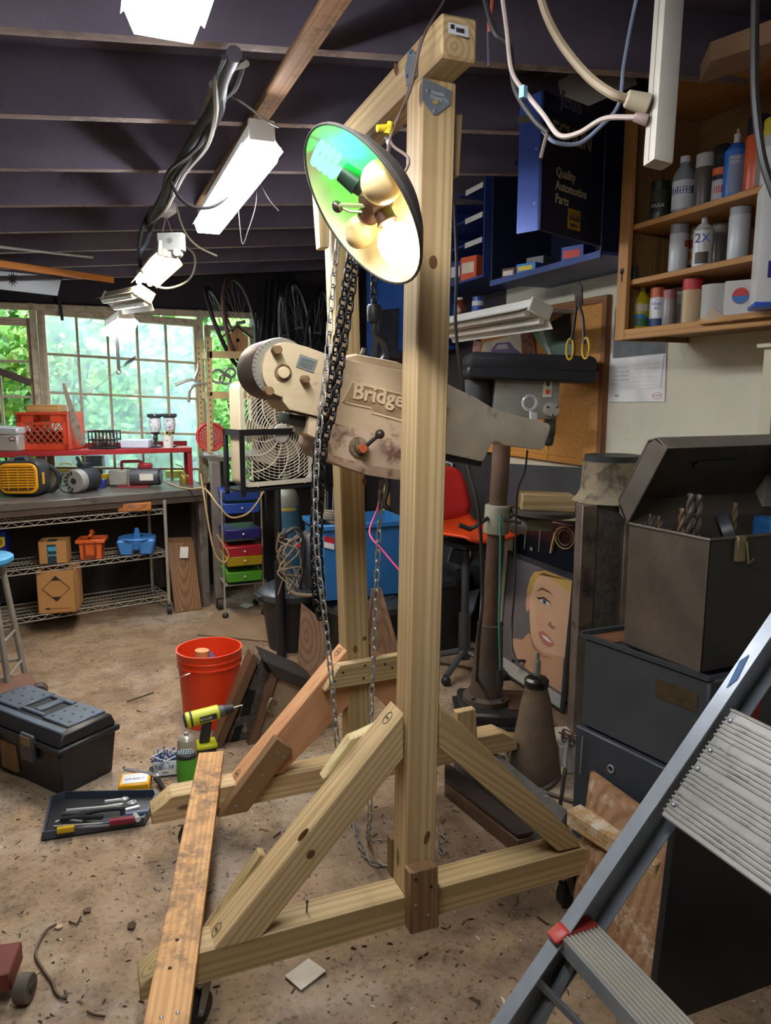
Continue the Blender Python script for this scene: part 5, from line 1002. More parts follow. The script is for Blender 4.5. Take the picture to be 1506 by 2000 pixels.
# cast machine base leaning behind the drill
cb = thing('cast_machine_base', 'grimy cast-iron machine slide lying on its side behind the drill', 'machine part', (.80, 3.1, 0)); M_ci = m('#8f8068', .65, .2, .35, 7, .4, 30, '#4a4034', .54, 8); M_way = m('#6b5240', .4, .5, .2, 6); M_grm = m('#4a433c', .75, .1, .5, 18, .8, 60, '#7d7264', .54, 30)
YC = 3.0
def cbp(nm, px, y0, d, mat, lift=0, bev=.004): 
    return B().prism([PY(x, y, y0) for x, y in px], d).obj(nm, mat, cb, bev)
cbp('dark_way', [(410, 1480), (425, 1485), (506, 1290), (494, 1276)], 3.2, (0, .10, .0), M_way)
cbp('grimy_slot_plate', [(425, 1490), (480, 1500), (545, 1330), (520, 1282), (508, 1286)], 3.24, (0, .08, 0), M_grm)
for q in (((470, 1400), (488, 1395), (500, 1350), (484, 1345)), ((448, 1455), (465, 1450), (476, 1415), (460, 1420))): cbp('slot', list(q), 3.238, (0, .005, 0), m('#0f0e0d', .9), bev=0)
cbp('second_way', [(470, 1500), (486, 1502), (545, 1318), (532, 1310)], 3.18, (0, .05, 0), M_way)
cbp('casting', [(480, 1500), (640, 1470), (662, 1420), (620, 1340), (545, 1322)], 3.21, (0, .16, .0), M_ci)
cbp('rail', [(515, 1290), (600, 1325), (625, 1345), (618, 1355), (540, 1325)], 3.17, (0, .20, .01), m('#35302c', .5, .4))
B().tube(bez([PY(535, 1395, 3.2), PY(522, 1385, 3.16), PY(530, 1365, 3.16), PY(540, 1372, 3.2)], 6), .006, 6).obj('pull_loop', m('#8a7f70', .5, .5), cb)
# drill driver
p = PZ(397, 1462); p = PZ(400, 1474); fc(p, 22); T = T @ Matrix.Scale(1.05, 4); r = thing('cordless_drill', 'lime green and black cordless drill standing on its battery', 'drill', (0, 0, 0)); M_lime = m('#c8d024', .42, 0, .08); M_gb = m('#2a2c2e', .5)
B().bx(-.03, .045, -.035, .035, 0, .04).obj('battery', M_gb, r, .006); B().bx(-.035, .05, -.038, .038, .038, .058).obj('battery_collar', M_lime, r, .005); B().prism([(-.022, -.017, .055), (.02, -.017, .055), (.034, -.017, .15), (-.005, -.017, .15)], (0, .034, 0)).obj('grip', M_gb, r, .007)
kp = T.copy(); T = T @ Matrix.Translation((.012, 0, .175)) @ Matrix.Rotation(math.radians(-7), 4, 'Y')
B().cyl((-.085, 0, 0), (.055, 0, 0), .033, .031, 16).obj('motor_housing', M_lime, r, .004); B().cyl((-.092, 0, 0), (-.055, 0, 0), .030, .034, 16).obj('rear_cap', M_gb, r, .004); B().cyl((.055, 0, 0), (.075, 0, 0), .026, .024, 16).obj('clutch_ring', m('#55585a', .5), r); B().cyl((.075, 0, 0), (.115, 0, 0), .022, .017, 16).obj('chuck', M_gb, r); B().cyl((.115, 0, 0), (.155, 0, 0), .003, n=8).obj('bit', M_chr, r); B().bx(-.03, .04, -.036, -.031, -.012, .012).obj('side_label', M_gb, r)
letters('lettering', 'RYOBI', .018, T @ V((-.028, -.037, -.006)), T.to_3x3() @ V((1, 0, 0)), T.to_3x3() @ V((0, 0, 1)), m('#dfe3cf', .5), r, .0004); T = kp; world()
# spray can, bit case, tub of screws
p = PZ(370, 1525); p = PZ(367, 1500, 0); fc(p); r = thing('spray_can', 'old silver aerosol can without cap behind the green bit case', 'spray can', (0, 0, 0)); k_ = mpp(p); R_ = 18*k_; B().lathe([(R_*.97, 0), (R_, .006), (R_, .125), (R_*.93, .135)], n=24).obj('can', m('#b5aa94', .4, .2, .25, 14), r); B().lathe([(R_*.97, .132), (R_*.8, .143), (R_*.45, .15), (R_*.3, .151), (R_*.22, .162), (0, .163)], n=24).obj('dome', m('#9a9286', .3, .4), r); world()
p = PZ(366, 1532); fc(p, 8); r = thing('drill_bit_case', 'green oval bit case with grey comb top', 'bit case', (0, 0, 0)); k_ = mpp(p); R_ = 19*k_; B().lathe([(R_*.95, 0), (R_, .01), (R_, .115), (R_*.98, .12)], n=26, sy=.7).obj('case', m('#4fa32c', .4, 0, .1), r); B().lathe([(R_*1.02, .118), (R_*1.02, .132), (R_*.9, .136), (0, .136)], n=26, sy=.7).obj('comb_top', M_gb, r); b = B()
for i in range(-3, 4):
    for j in range(-2, 3):
        if (i/3.5)**2+(j/2.6)**2 < 1: b.box((i*R_*.24, j*R_*.24, .14), (R_*.14, R_*.14, .008))
b.obj('bit_tips', m('#8a949c', .35, .7), r); world()
p = PZ(325, 1520); fc(p, 14); r = thing('screw_tub', 'clear plastic tub full of blue screws', 'tub', (0, 0, 0)); M_cl = film_mat('clear_plastic', '#dfe6ea', .55); k_ = mpp(p); W_ = 25*k_; Hh = .075
b = B().prism([(-W_*.85, .01, 0), (W_*.85, .01, 0), (W_, 0, Hh), (-W_, 0, Hh)], (0, .003, 0)).prism([(-W_*.85, .1, 0), (W_*.85, .1, 0), (W_, .11, Hh), (-W_, .11, Hh)], (0, .003, 0)).prism([(-W_*.85, .01, 0), (-W_*.85, .1, 0), (-W_, .11, Hh), (-W_, .0, Hh)], (.003, 0, 0)).prism([(W_*.85, .01, 0), (W_*.85, .1, 0), (W_, .11, Hh), (W_, .0, Hh)], (.003, 0, 0)).bx(-W_*.85, W_*.85, .01, .1, 0, .003); b.obj('tub', M_cl, r)
B().torus((0, .055, Hh), W_*1.05, .003, n=4, k=6).obj('rim', m('#dfe6ea', .3), r).rotation_euler = (0, 0, 0)
B().bx(-W_*.6, W_*.9, .002, .004, .012, .035).obj('label', m('#e8e8e2', .6), r); letters('lettering', 'GRK', .016, T @ V((-.02, .0015, .018)), T.to_3x3() @ V((1, 0, 0)), (0, 0, 1), m('#2a3038', .6), r, .0003)
b = B(); rr_ = random.Random(3)
for i in range(70): q = V((rr_.uniform(-W_*.8, W_*.8), rr_.uniform(.015, .095), rr_.uniform(.03, .078))); d = V((rr_.uniform(-1, 1), rr_.uniform(-1, 1), rr_.uniform(-.4, .6))).normalized(); b.cyl(q, q+d*.03, .0018, n=4); b.cyl(q+d*.03, q+d*.033, .004, n=6)
o = b.obj('screws', m('#2f4a86', .35, .8), r); o['kind'] = 'stuff'; B().bx(-W_*.8, W_*.8, .015, .095, .004, .035).obj('screw_fill', m('#2c3f6c', .5, .5, .5, 60, .8, 120), r); world()
# yellow box, wrench, pliers
p = PZ(262, 1555); fc(p, 12); r = thing('yellow_box', 'small yellow plastic case with white label beside the toolbox', 'case', (0, 0, 0)); B().bx(-.06, .06, 0, .1, 0, .05).obj('case', m('#e2a51c', .42, 0, .08), r, .006); B().bx(-.045, .05, .01, .085, .0505, .052).obj('label', m('#d9dce0', .6), r); letters('lettering', 'GRIZZLY', .02, T @ V((-.04, .035, .0525)), T.to_3x3() @ V((1, 0, 0)), T.to_3x3() @ V((0, 1, 0)), m('#3a6db0', .5), r, .0003); world()
tag(B().tube([PZ(243, 1502, .05), PZ(300, 1513, .05)], .008, 6).torus(PZ(308, 1514, .05), .017, .005, (0, .3, 1), 16).obj('ring_wrench', m('#a9aeb4', .25, .95)), 'chrome ring wrench lying above the yellow case', 'wrench')
tag(B().cyl(PZ(296, 1500, .045), PZ(289, 1545, .008), .009, .008, 8).obj('black_punch', M_gb), 'black tool handle beside the screw tub', 'tool'); tag(B().cyl(PZ(305, 1520, .03), PZ(328, 1550, .006), .011, .008, 8).obj('dark_pliers', m('#33343a', .4, .4)), 'dark pliers lying in front of the screw tub', 'pliers')
cord('copper_wire', 'thin copper wire curling beside the far gantry foot', [PZ(280, 1532, .02), PZ(310, 1528, .02), PZ(338, 1535, .02), PZ(320, 1548, .01)], .0025, m('#b07a4a', .4, .6))
# large black toolbox
tp = [PZ(115, 1560), PZ(242, 1505)]; TA = V((tp[1]-tp[0])[:]); 
zl, zt_ = .20, .30
cA = PZ(122, 1562); ex = (PZ(243, 1500)-cA); ex.z = 0; Lr = ex.length; ex.normalize(); ey = (PZ(-30, 1490)-cA); ey.z = 0; ey.normalize(); ey = (ey-ex*ey.dot(ex)).normalized()
frame_axes(cA, ex, ey, V((0, 0, 1))); Wt_, Lt_ = .27, .60
r = thing('black_toolbox', 'large black plastic toolbox with grey-blue ridged lid', 'toolbox', (.13, .3, 0)); M_tbx = m('#232326', .45, 0, .15, 6, dirt='#4a4038', damt=.66, ds=4); M_lid = m('#4b5563', .4, 0, .2, 7, dirt='#6b6458', damt=.6, ds=9)
B().prism([(.015, .02, 0), (Wt_-.015, .02, 0), (Wt_, 0, .19), (0, 0, .19)], (0, Lt_, 0)).obj('body', M_tbx, r, .008); B().bx(-.012, Wt_+.012, -.012, Lt_+.012, .185, .21).obj('rim', M_tbx, r, .006)
B().prism([(-.004, 0, .21), (Wt_+.004, 0, .21), (Wt_-.02, 0, .265), (.02, 0, .265)], (0, Lt_, 0)).obj('lid', M_tbx, r, .008)
for y0_, y1_ in ((.03, .2), (.37, .57)):
    o = B().bx(.065, Wt_-.025, y0_, y1_, .262, .274).obj('lid_panel', M_lid, r, .004); b = B()
    for i in range(3):
        for j in range(3): b.lathe([(.007, 0), (.007, .0015)], (.095+i*.055, y0_+.03+j*(y1_-y0_-.06)/2, .2735), 6)
    b.obj('lid_dimples', m('#23262b', .6), o)
B().bx(.02, .055, .01, Lt_-.01, .255, .268).obj('lid_ridge', M_lid, r, .004); o = B().bx(.07, Wt_-.03, .205, .365, .255, .266).obj('handle_recess', m('#15161a', .6), r, .003); B().bx(.075, .095, .21, .36, .262, .276).bx(Wt_-.06, Wt_-.035, .21, .36, .262, .276).bx(.1, .215, .265, .305, .263, .275).obj('handle', M_lid, o, .004)
for y_ in (.14, .42): o = B().bx(-.024, -.004, y_, y_+.085, .12, .235).obj('latch', m('#3a3d43', .4), r, .005); B().bx(-.027, -.022, y_+.01, y_+.075, .19, .228).obj('latch_label', m('#7d6a48', .6), o)
B().bx(-.003, .012, .30, .40, .03, .15).obj('sticker', m('#7a5c38', .7, 0, .3, 20), r)
world()
# orange floor jack behind it
fj = thing('orange_creeper', 'worn orange steel frame with roller behind the black toolbox', 'cart', PZ(40, 1375)); pj0, pj1 = PZ(-20, 1395, .05), PZ(78, 1370, .05); B().prism([pj0, pj1, pj1+V((0, 0, .07)), pj0+V((0, 0, .07))], V((.0, .03, 0))).obj('side_rail', m('#b4532c', .55, .2, .2, 8, dirt='#5e3a28', damt=.55), fj); B().prism([pj0+V((0, 0, .07)), pj1+V((0, 0, .07)), pj1+V((-.05, .25, .07)), pj0+V((-.05, .25, .07))], V((0, 0, .006))).obj('top_plate', m('#6d4a3a', .7), fj); B().cyl(pj1+V((.0, -.01, .045)), pj1+V((.0, .05, .045)), .04, n=18).obj('roller', m('#4a3f3a', .6), fj)
# tool tray
A_ = [PZ(x, y, .004) for x, y in ((83, 1642), (283, 1612), (308, 1565), (305, 1556), (125, 1560), (100, 1570))]
r = thing('tool_tray', 'black plastic tray of hand tools on the floor', 'tray', (A_[0]+A_[2])/2); M_tr = m('#25272c', .45, 0, .1)
B().prism(A_, (0, 0, .004)).obj('tray_floor', M_tr, r); b = B(); cen = sum(A_, V())/6
for i in range(6):
    p0, p1 = A_[i], A_[(i+1) % 6]; inw = lambda q: q+(cen-q).normalized()*.009; h = V((0, 0, .032)); b.add([p0, p1, inw(p1), inw(p0), p0+h, p1+h, inw(p1)+h, inw(p0)+h], [(0, 1, 5, 4), (2, 3, 7, 6), (4, 5, 6, 7), (3, 2, 1, 0)])
b.obj('tray_wall', m('#3a4250', .4), r); B().tube(bez([PZ(163, 1605, .02), PZ(165, 1588, .045), PZ(235, 1578, .045), PZ(240, 1592, .02)], 5), .010, 8).obj('carry_handle', M_tr, r)
tools = [('ratchet', 'chrome ratchet wrench lying in the tool tray', [(130, 1583), (200, 1577), (240, 1571)], .0065, '#c3c6c8', (258, 1568, .014)), ('socket_wrench', 'dark steel wrench at the back of the tool tray', [(122, 1590), (180, 1588)], .008, '#5a5d60', None), ('red_screwdriver', 'screwdriver with dark red handle in the tool tray', [(215, 1606), (262, 1600)], .014, '#7d2636', None), ('screwdriver_blade', 'long flat steel blade at the front of the tool tray', [(105, 1614), (200, 1608)], .004, '#b9b4a8', None), ('yellow_bit_holder', 'yellow plastic holder in the front of the tool tray', [(112, 1622), (145, 1617)], .013, '#dcb52a', None), ('adjustable_wrench', 'chrome adjustable wrench at the right of the tool tray', [(240, 1584), (272, 1576)], .008, '#b5b9bd', None), ('blue_nut_driver', 'blue-grey sockets at the right end of the tool tray', [(245, 1592), (290, 1585)], .011, '#4d5878', None), ('file_tool', 'thin dark file along the front of the tool tray', [(150, 1617), (215, 1612)], .005, '#6d6d70', None), ('black_pliers', 'black-handled pliers in the middle of the tool tray', [(118, 1600), (150, 1596), (200, 1596)], .009, '#2c2c30', None), ('grey_hex_key', 'bent grey hex key at the left of the tool tray', [(108, 1606), (122, 1600), (160, 1604)], .004, '#8d8f92', None), ('chrome_spanner', 'short chrome spanner at the back right of the tool tray', [(205, 1566), (236, 1562)], .007, '#c9ccd0', (243, 1561, .011)), ('small_socket', 'small chrome socket in the right of the tool tray', [(262, 1590), (270, 1601)], .010, '#d2d4d4', None)]
for nm, lb, px, rad, c_, ring in tools:
    b = B().tube([PZ(x, y, .026+rad) for x, y in px], rad, 8)
    if ring: b.torus(PZ(ring[0], ring[1], .034), ring[2], .006, (0, .2, 1), 18)
    tag(b.obj(nm, m(c_, .28, .9 if c_[1] in 'cb5d' else .1)), lb, 'tool')
# hook rod, caster of a jack and twigs at the lower left
cord('hooked_rod', 'rusty thin rod ending in a hook on the floor at lower left', [PZ(110, 1805, .012), PZ(88, 1820, .01), PZ(70, 1860, .008), PZ(82, 1890, .008), PZ(103, 1920, .008), PZ(108, 1935, .008), PZ(120, 1948, .008), PZ(130, 1945, .01), PZ(127, 1935, .012)], .004, m('#5a4636', .6, .4), 'rod')
jk = thing('trolley_jack', 'red steel trolley end with iron wheel at the left edge', 'trolley', PZ(20, 1945)); B().box(PZ(5, 1890, .07), (.07, .12, .055), rz=-10).obj('frame', m('#6d2f28', .55, .2, .2, 8), jk, .004); a_ = PZ(45, 1930, .038); B().cyl(a_+RT*-.014, a_+RT*.022, .037, n=24).obj('wheel', m('#5d544a', .6, .4, .3, 14), jk, .003); B().cyl(a_+RT*.02, a_+RT*.026, .012, n=12).obj('axle', m('#3f3a35', .5, .6), jk)
tw = [((248, 1370), (272, 1362), (300, 1352)), ((135, 1800), (150, 1806), (158, 1790)), ((170, 1975), (185, 1982), (205, 1985)), ((535, 1635), (548, 1625)), ((1050, 1790), (1070, 1805))]
for i, px in enumerate(tw): tag(B().tube([PZ(x, y, .006) for x, y in px], .0032, 5).obj('twig', m('#4a3a2c', .9)), ['dark twig on the floor left of the orange bucket', 'twig beside the hooked rod', 'short twig near the bottom left edge', 'tiny twig under the near brace', 'twig on the floor right of the near cleat'][i], 'twig')
for i, (x, y, s) in enumerate(((258, 1810, .02), (115, 1812, .016), (170, 1780, .018), (440, 1790, .012))): 
    p = PZ(x, y, .003); tag(B().prism([p+V((s*math.cos(k*1.2+i)*R.uniform(.6, 1), s*math.sin(k*1.2+i)*R.uniform(.6, 1), R.uniform(0, .006))) for k in range(5)], (0, 0, .003)).obj('dry_leaf', m(['#4f3a28', '#b9a28a', '#5d4a36', '#6b5138'][i], .9)), ['crumpled dark leaf on the floor left of the plank', 'pale flake beside the hooked rod', 'brown leaf above the hooked rod', 'small leaf right of the plank'][i], 'leaf')
# =====================================================================  RIGHT WALL: OPEN WOODEN CABINET
XC = 1.90
WCAB = wood('#b58348', '#8b5f2e', 26, .05, name='cabinet_wood'); WCABD = wood('#8d6a42', '#65492c', 26, .0, name='cabinet_inside')
world()
y0, y1 = 1.05, PX(1207, 655, XC).y+.02
zb, zt = PX(1207, 665, XC).z, 2.60
cab = thing('open_wall_cabinet', 'open-fronted wooden wall cabinet with shelves of cans', 'cabinet', (2.08, (y0+y1)/2, zb))
def board(nm, x0, x1, a, b_, c, d, mat=WCAB, ax_=(0, 1, 0)): return B().bx(x0, x1, a, b_, c, d).obj(nm, mat, cab, .002, xaxis=ax_)
board('stile', XC, XC+.02, y1-.055, y1, zb, zt, ax_=(0, 0, 1)); board('side_panel', XC+.02, XW-.001, y1-.02, y1-.002, zb, zt, WCABD, (0, 0, 1)); board('bottom_rail', XC, XC+.02, y0, y1-.055, zb, zb+.038)
board('bottom_board', XC+.02, XW-.001, y0, y1-.02, zb+.02, zb+.038, WCABD); board('back_panel', XW-.012, XW-.002, y0, y1-.02, zb+.038, zt, WCABD)
zs2, zs1 = PX(1232, 546, XC+.02).z, PX(1232, 440, XC+.02).z
board('shelf', XC+.022, XW-.012, y0, y1-.021, zs2-.02, zs2); board('shelf', XC+.022, XW-.012, y0, y1-.021, zs1-.02, zs1)
board('top_board', XC, XW-.001, y0, y1, zt, zt+.02)
c_ = PX(1215, 530, XC-.001); B().lathe([(.011, 0), (.011, .001)], c_, 16, (-1, 0, 0)).obj('paint_blot', m('#241f1c', .6), cab); B().prism([c_+V((0, -.004, 0)), c_+V((0, .004, 0)), c_+V((0, .002, -.035)), c_+V((0, -.003, -.04))], (-.001, 0, 0)).obj('paint_drip', m('#241f1c', .6), cab)
def can(label, x, z, rad, ht, cols, kind='spray', group=None, xd=None, nm=None):
    """can or bottle on a cabinet shelf: x is the pixel column, z the shelf"""
    X_ = xd or XC+.11
    q = PX(x, 500, X_); p = V((X_, q.y, z+.0005)); frame(p, -50)
    r = thing(nm or {'spray': 'spray_can', 'bottle': 'bottle', 'tin': 'tin_can', 'pump': 'bottle'}[kind], label, {'spray': 'spray can', 'bottle': 'bottle', 'tin': 'can', 'pump': 'bottle'}[kind], (0, 0, 0), group)
    bm_m, cap_m = m(cols[0], .35, .1, .08), m(cols[1], .4, 0, .05)
    if kind == 'spray': B().lathe([(rad*.95, 0), (rad, .004), (rad, ht*.74), (rad*.96, ht*.76)], n=22).obj('can', bm_m, r); B().lathe([(rad*.97, ht*.76), (rad*.97, ht*.985), (rad*.9, ht), (0, ht)], n=22).obj('cap', cap_m, r)
    elif kind == 'bottle': B().lathe([(rad*.95, 0), (rad, .005), (rad, ht*.6), (rad*.9, ht*.7), (rad*.42, ht*.86), (rad*.4, ht*.9)], n=22).obj('bottle', bm_m, r); B().lathe([(rad*.45, ht*.89), (rad*.45, ht*.99), (0, ht)], n=16).obj('cap', cap_m, r)
    elif kind == 'pump': B().lathe([(rad*.95, 0), (rad, .005), (rad, ht*.7), (rad*.5, ht*.8)], n=22).obj('bottle', bm_m, r); B().lathe([(rad*.3, ht*.78), (rad*.3, ht*.93), (rad*.1, ht*.95), (rad*.1, ht)], n=14).obj('nozzle', cap_m, r)
    else: B().lathe([(rad*.98, 0), (rad, .003), (rad, ht*.97), (rad*1.02, ht*.98), (rad*1.02, ht), (rad*.94, ht), (rad*.93, ht*.97), (0, ht*.97)], n=24).obj('can', bm_m, r)
    for (c, h0, h1, a0, a1) in cols[2:]: B().lathe([(rad*1.014, ht*h0), (rad*1.014, ht*h1)], n=max(2, int((a1-a0)/14)), a0=a0+40, a1=a1+40, caps=False).obj('label_band', m(c, .5, 0, .08), r)
    return r, p
S1, S2, S3 = zs1, zs2, zb+.038
def word(r, p, txt, size, z, rad, col='#1c2a5c', dx=0):
    d = V((-.77, -.64, 0)); e = V((.64, -.77, 0)); letters('lettering', txt, size, p+d*(rad*1.03)+V((0, 0, z))+e*dx, e, (0, 0, 1), m(col, .5), r, .0004, 'CENTER')
A3 = (140, 320)
r, p = can('camouflage-patterned spray can at the left of the top shelf', 1283, S1, .034, .15, ('#3c4430', '#23271e', ('#15171a', .25, .5, 180, 240)), 'spray'); word(r, p, 'DUCK', .016, .055, .034, '#d8d8d0')
r, p = can('clear rubbing alcohol bottle with white label on the top shelf', 1328, S1, .039, .205, ('#8f979c', '#d9d9d6', ('#d6d9da', .12, .58, *A3), ('#2d3a78', .36, .48, 160, 290)), 'bottle'); word(r, p, 'RUBBING\nALCOHOL', .0125, .087, .0395, '#dfe3f0'); 
can('plain steel spray can with white cap on the top shelf', 1367, S1, .032, .185, ('#5b5550', '#b9b9b6'), 'spray'); r, p = can('black spray can with orange and red marks on the top shelf', 1400, S1, .03, .19, ('#222226', '#1b1b1e', ('#d8642a', .5, .62, *A3), ('#b9b9b9', .1, .42, *A3), ('#c83c2a', .2, .32, 190, 260)), 'spray')
r, p = can('tall blue floor polish bottle on the top shelf', 1425, S1, .036, .225, ('#2c6cc2', '#cfc6b4', ('#7f8ea8', .1, .62, 200, 330)), 'pump'); word(r, p, 'MOP\nGLO', .013, .125, .037, '#dfe6f2')
can('orange bottle with dark cap on the top shelf', 1465, S1, .036, .235, ('#c9562a', '#1c1c20', ('#9c9c98', .1, .75, 230, 330)), 'spray'); can('white and yellow can at the right end of the top shelf', 1497, S1, .035, .21, ('#b9b9b2', '#c9b83a', ('#d4d4ce', .1, .6, *A3)), 'spray')
can('small clear tea-light glass at the left of the middle shelf', 1240, S2, .012, .055, ('#3a3c40', '#2a2a2c'), 'tin', xd=XC+.06)
can('white spray can with smoky cap on the middle shelf', 1325, S2, .033, .185, ('#b9bcbd', '#77777a', ('#9b3a30', .5, .62, 270, 320)), 'spray'); can('gold-topped spray can with rainbow stripe on the middle shelf', 1357, S2, .032, .19, ('#cfc4a8', '#a8904a', ('#b0442e', .5, .66, *A3), ('#d8802c', .3, .42, *A3), ('#56407c', .08, .2, *A3)), 'spray', xd=XC+.19)
r, p = can('white spray paint can with large blue 2X on the middle shelf', 1372, S2, .033, .19, ('#d4d4d0', '#c9c9c6', ('#4a4236', .1, .3, 190, 270)), 'pump', nm='spray_can'); word(r, p, '2X', .042, .088, .033, '#2450a8'); word(r, p, 'RUST-OLEUM', .0085, .128, .033, '#2a2a38')
can('dull grey spray can behind the 2X can', 1403, S2, .031, .18, ('#6d675e', '#8a8478'), 'spray', xd=XC+.22); can('silver-white spray can with clear cap at the right of the middle shelf', 1441, S2, .034, .195, ('#c3c7ca', '#9b9ea2', ('#2a2a30', .05, .74, 300, 306)), 'spray')
r, p = can('yellow plush cleaner bottle at the left of the bottom shelf', 1257, S3, .036, .17, ('#c9b81e', '#e4e2d4', ('#3f7a52', .1, .3, *A3), ('#d9d4b0', .42, .58, *A3), ('#2f86c4', .24, .36, 190, 270)), 'bottle'); word(r, p, 'PLUSH', .012, .085, .033, '#c0392b')
r, p = can('white spray can with orange cap beside the yellow bottle', 1290, S3, .029, .15, ('#d6d6d6', '#b8552c', ('#27406e', .05, .25, *A3)), 'spray'); word(r, p, 'Glide\nAll', .016, .085, .029, '#2450a8')
can('small grey spray can with pink cap on the bottom shelf', 1313, S3, .024, .135, ('#8f8784', '#a0605c'), 'spray'); can('white printed tin at the back of the bottom shelf', 1337, S3, .036, .15, ('#c9c6bc', '#c9c6bc', ('#9b9890', .2, .6, *A3)), 'tin', xd=XC+.2)
can('tall tan canister with red band on the bottom shelf', 1358, S3, .034, .19, ('#c2a884', '#c2a884', ('#bb2f2f', .62, .82, 0, 360), ('#2a2420', .83, .86, 0, 360)), 'tin', xd=XC+.1); can('bare shiny paint tin on the bottom shelf', 1405, S3, .048, .125, ('#bdbdb8', '#bdbdb8'), 'tin', xd=XC+.12)
q = PX(1445, 600, XC+.1); frame((q.x, q.y, S3+.0005), -60); r = thing('torn_carton', 'torn white carton with red and blue round logo on the bottom shelf', 'carton', (0, 0, 0)); B().bx(-.05, .05, 0, .08, 0, .125).obj('carton', m('#cfcfca', .7, 0, .08), r, .002); B().lathe([(.026, 0), (.026, .001)], (.0, -.0005, .075), 20, (0, -1, 0)).obj('logo', m('#c23a34', .6), r); B().lathe([(.0262, 0), (.0262, .0012)], (0, -.0006, .075), 10, (0, -1, 0), a0=180, a1=360).prism([(-.026, -.0018, .075), (.026, -.0018, .075), (.02, -.0018, .058), (0, -.0018, .049), (-.02, -.0018, .058)], (0, .001, 0)).obj('logo_lower', m('#2f6fae', .6), r); world()
lw = thing('lower_shelf_board', 'rough shelf board jutting out below the open cabinet', 'board', (1.9, 1.6, zb)); 
o = B().prism([PX(1362, 634, XC-.02), PX(1362, 634, XC-.02)+V((.28, 0, 0)), V((XW-.02, 1.0, zb+.02)), V((XC-.06, 1.0, zb+.02))], (0, 0, .018)).obj('plank', WCAB, lw, .002, xaxis=(0, 1, 0)); B().prism([PX(1368, 626, XC-.022), PX(1430, 628, XC-.022), PX(1392, 601, XC-.03)], (.004, 0, 0)).obj('curled_wood_strip', m('#b09a80', .8), lw)
# large white detergent jug hanging upside down at the right edge
q = PX(1500, 600, XC-.06); frame((q.x, q.y, zb+.042), -40); r = thing('white_jug', 'large white plastic jug with upside-down orange and blue label at the right edge', 'jug', (0, 0, 0)); B().prism([(-.045, -.07, 0), (.16, -.07, 0), (.16, -.07, .33), (-.045, -.07, .33)], (0, .12, 0)).obj('jug', m('#d8d9d4', .3, 0, .05), r, .015, seg=2); B().bx(-.047, .162, -.072, .052, -.003, .012).obj('blue_rim', m('#2f55b0', .4), r, .004)
B().bx(-.012, .16, -.0725, -.07, .135, .195).obj('orange_label', m('#df6a24', .45), r); B().bx(-.018, .16, -.0725, -.07, .075, .12).obj('blue_label', m('#2a2c86', .45), r)
up_ = V((0, 0, 1)); ex_ = T.to_3x3() @ V((1, 0, 0)); letters('lettering', 'decnavda', .03, T @ V((.0, -.0735, .087)), ex_, up_, m('#e2833c', .5), r, .0004); letters('lettering', 'NI', .03, T @ V((.01, -.071, .222)), ex_, up_, m('#27409a', .5), r, .0004); b = B()
for i in range(10): b.bx(.0+.004*i, .0+.004*i+(.002 if i % 2 else .003), -.0715, -.07, .262, .29)
b.obj('barcode', m('#2a3a78', .5), r); world()
# =====================================================================  BLUE STEEL CABINETS
M_navy = m('#1f2f63', .4, .3, .15, 5); M_navyd = m('#161b33', .45, .2, .15, 5)
yb0, yb1 = PX(1175, 480, XC).y, PX(958, 560, XC).y; zbb = PX(1170, 492, XC).z
bc_ = thing('blue_parts_cabinet', 'navy steel wall cabinet with parts on its open lower shelf', 'cabinet', (2.07, (yb0+yb1)/2, zbb)); ztop = 2.62
B().bx(XC, XW-.001, yb0, yb1, zbb-.012, zbb).bx(XC-.004, XC+.004, yb0, yb1, zbb-.022, zbb+.004).obj('bottom_shelf', m('#3a4f86', .4, .3), bc_); B().bx(XC, XW-.001, yb0, yb0+.01, zbb, ztop).obj('end_panel', M_navyd, bc_); B().bx(XC, XW-.001, yb1-.01, yb1, zbb, ztop).obj('end_panel', M_navyd, bc_); B().bx(XW-.012, XW-.002, yb0, yb1, zbb, ztop).obj('back_panel', M_navyd, bc_); B().bx(XC, XW-.001, yb0, yb1, ztop, ztop+.012).obj('top_panel', M_navyd, bc_)
hd = V((-.92, -.38, 0)).normalized()*-1       # along the open door towards its hinge
h0 = V((XC-.005, yb0+.0, 0)); Wd = .41; dn = V((hd.y, -hd.x, 0)); dz0, dz1 = zbb+.02, 2.60
e0 = h0-hd*Wd
def onface(u, z): return V((e0.x, e0.y, 0))+hd*u+V((0, 0, z))
bk_ = V((-dn.x, -dn.y, 0))
door = B().prism([onface(0, dz0), onface(Wd, dz0), onface(Wd, dz1), onface(0, dz1)], bk_*.012).obj('door', M_navyd, bc_)
B().prism([onface(0, dz0), onface(0, dz1), onface(0, dz1)+bk_*.10-hd*.0, onface(0, dz0)+bk_*.10], hd*.008).obj('door_edge', m('#3d56a0', .32, .5, .2, 5), door)
for z in (dz0+.09, dz0+.27): B().lathe([(.004, 0), (.004, .002)], onface(0, z)+bk_*.025-hd*.001, 10, -hd).obj('rivet', m('#9aa6c0', .4, .6), door)
off = dn*.0015; M_ylw = m('#c3b48c', .55); M_gold = m('#b08a2a', .5)
letters('lettering', 'Quality\nAutomotive\nParts', .045, onface(.085, dz0+.195)+off, hd, (0, 0, 1), M_ylw, door, .0005, bold=.0006, xs=.95)
letters('lettering', 'JEGS', .07, onface(.10, dz0+.43)+off, hd, (0, 0, 1), m('#5a5a6a', .55), door, .0005, bold=.002); letters('lettering', 'ECHLIN', .075, onface(.055, dz0+.32)+off, hd, (0, 0, 1), m('#8c8468', .55), door, .0005, bold=.0025)
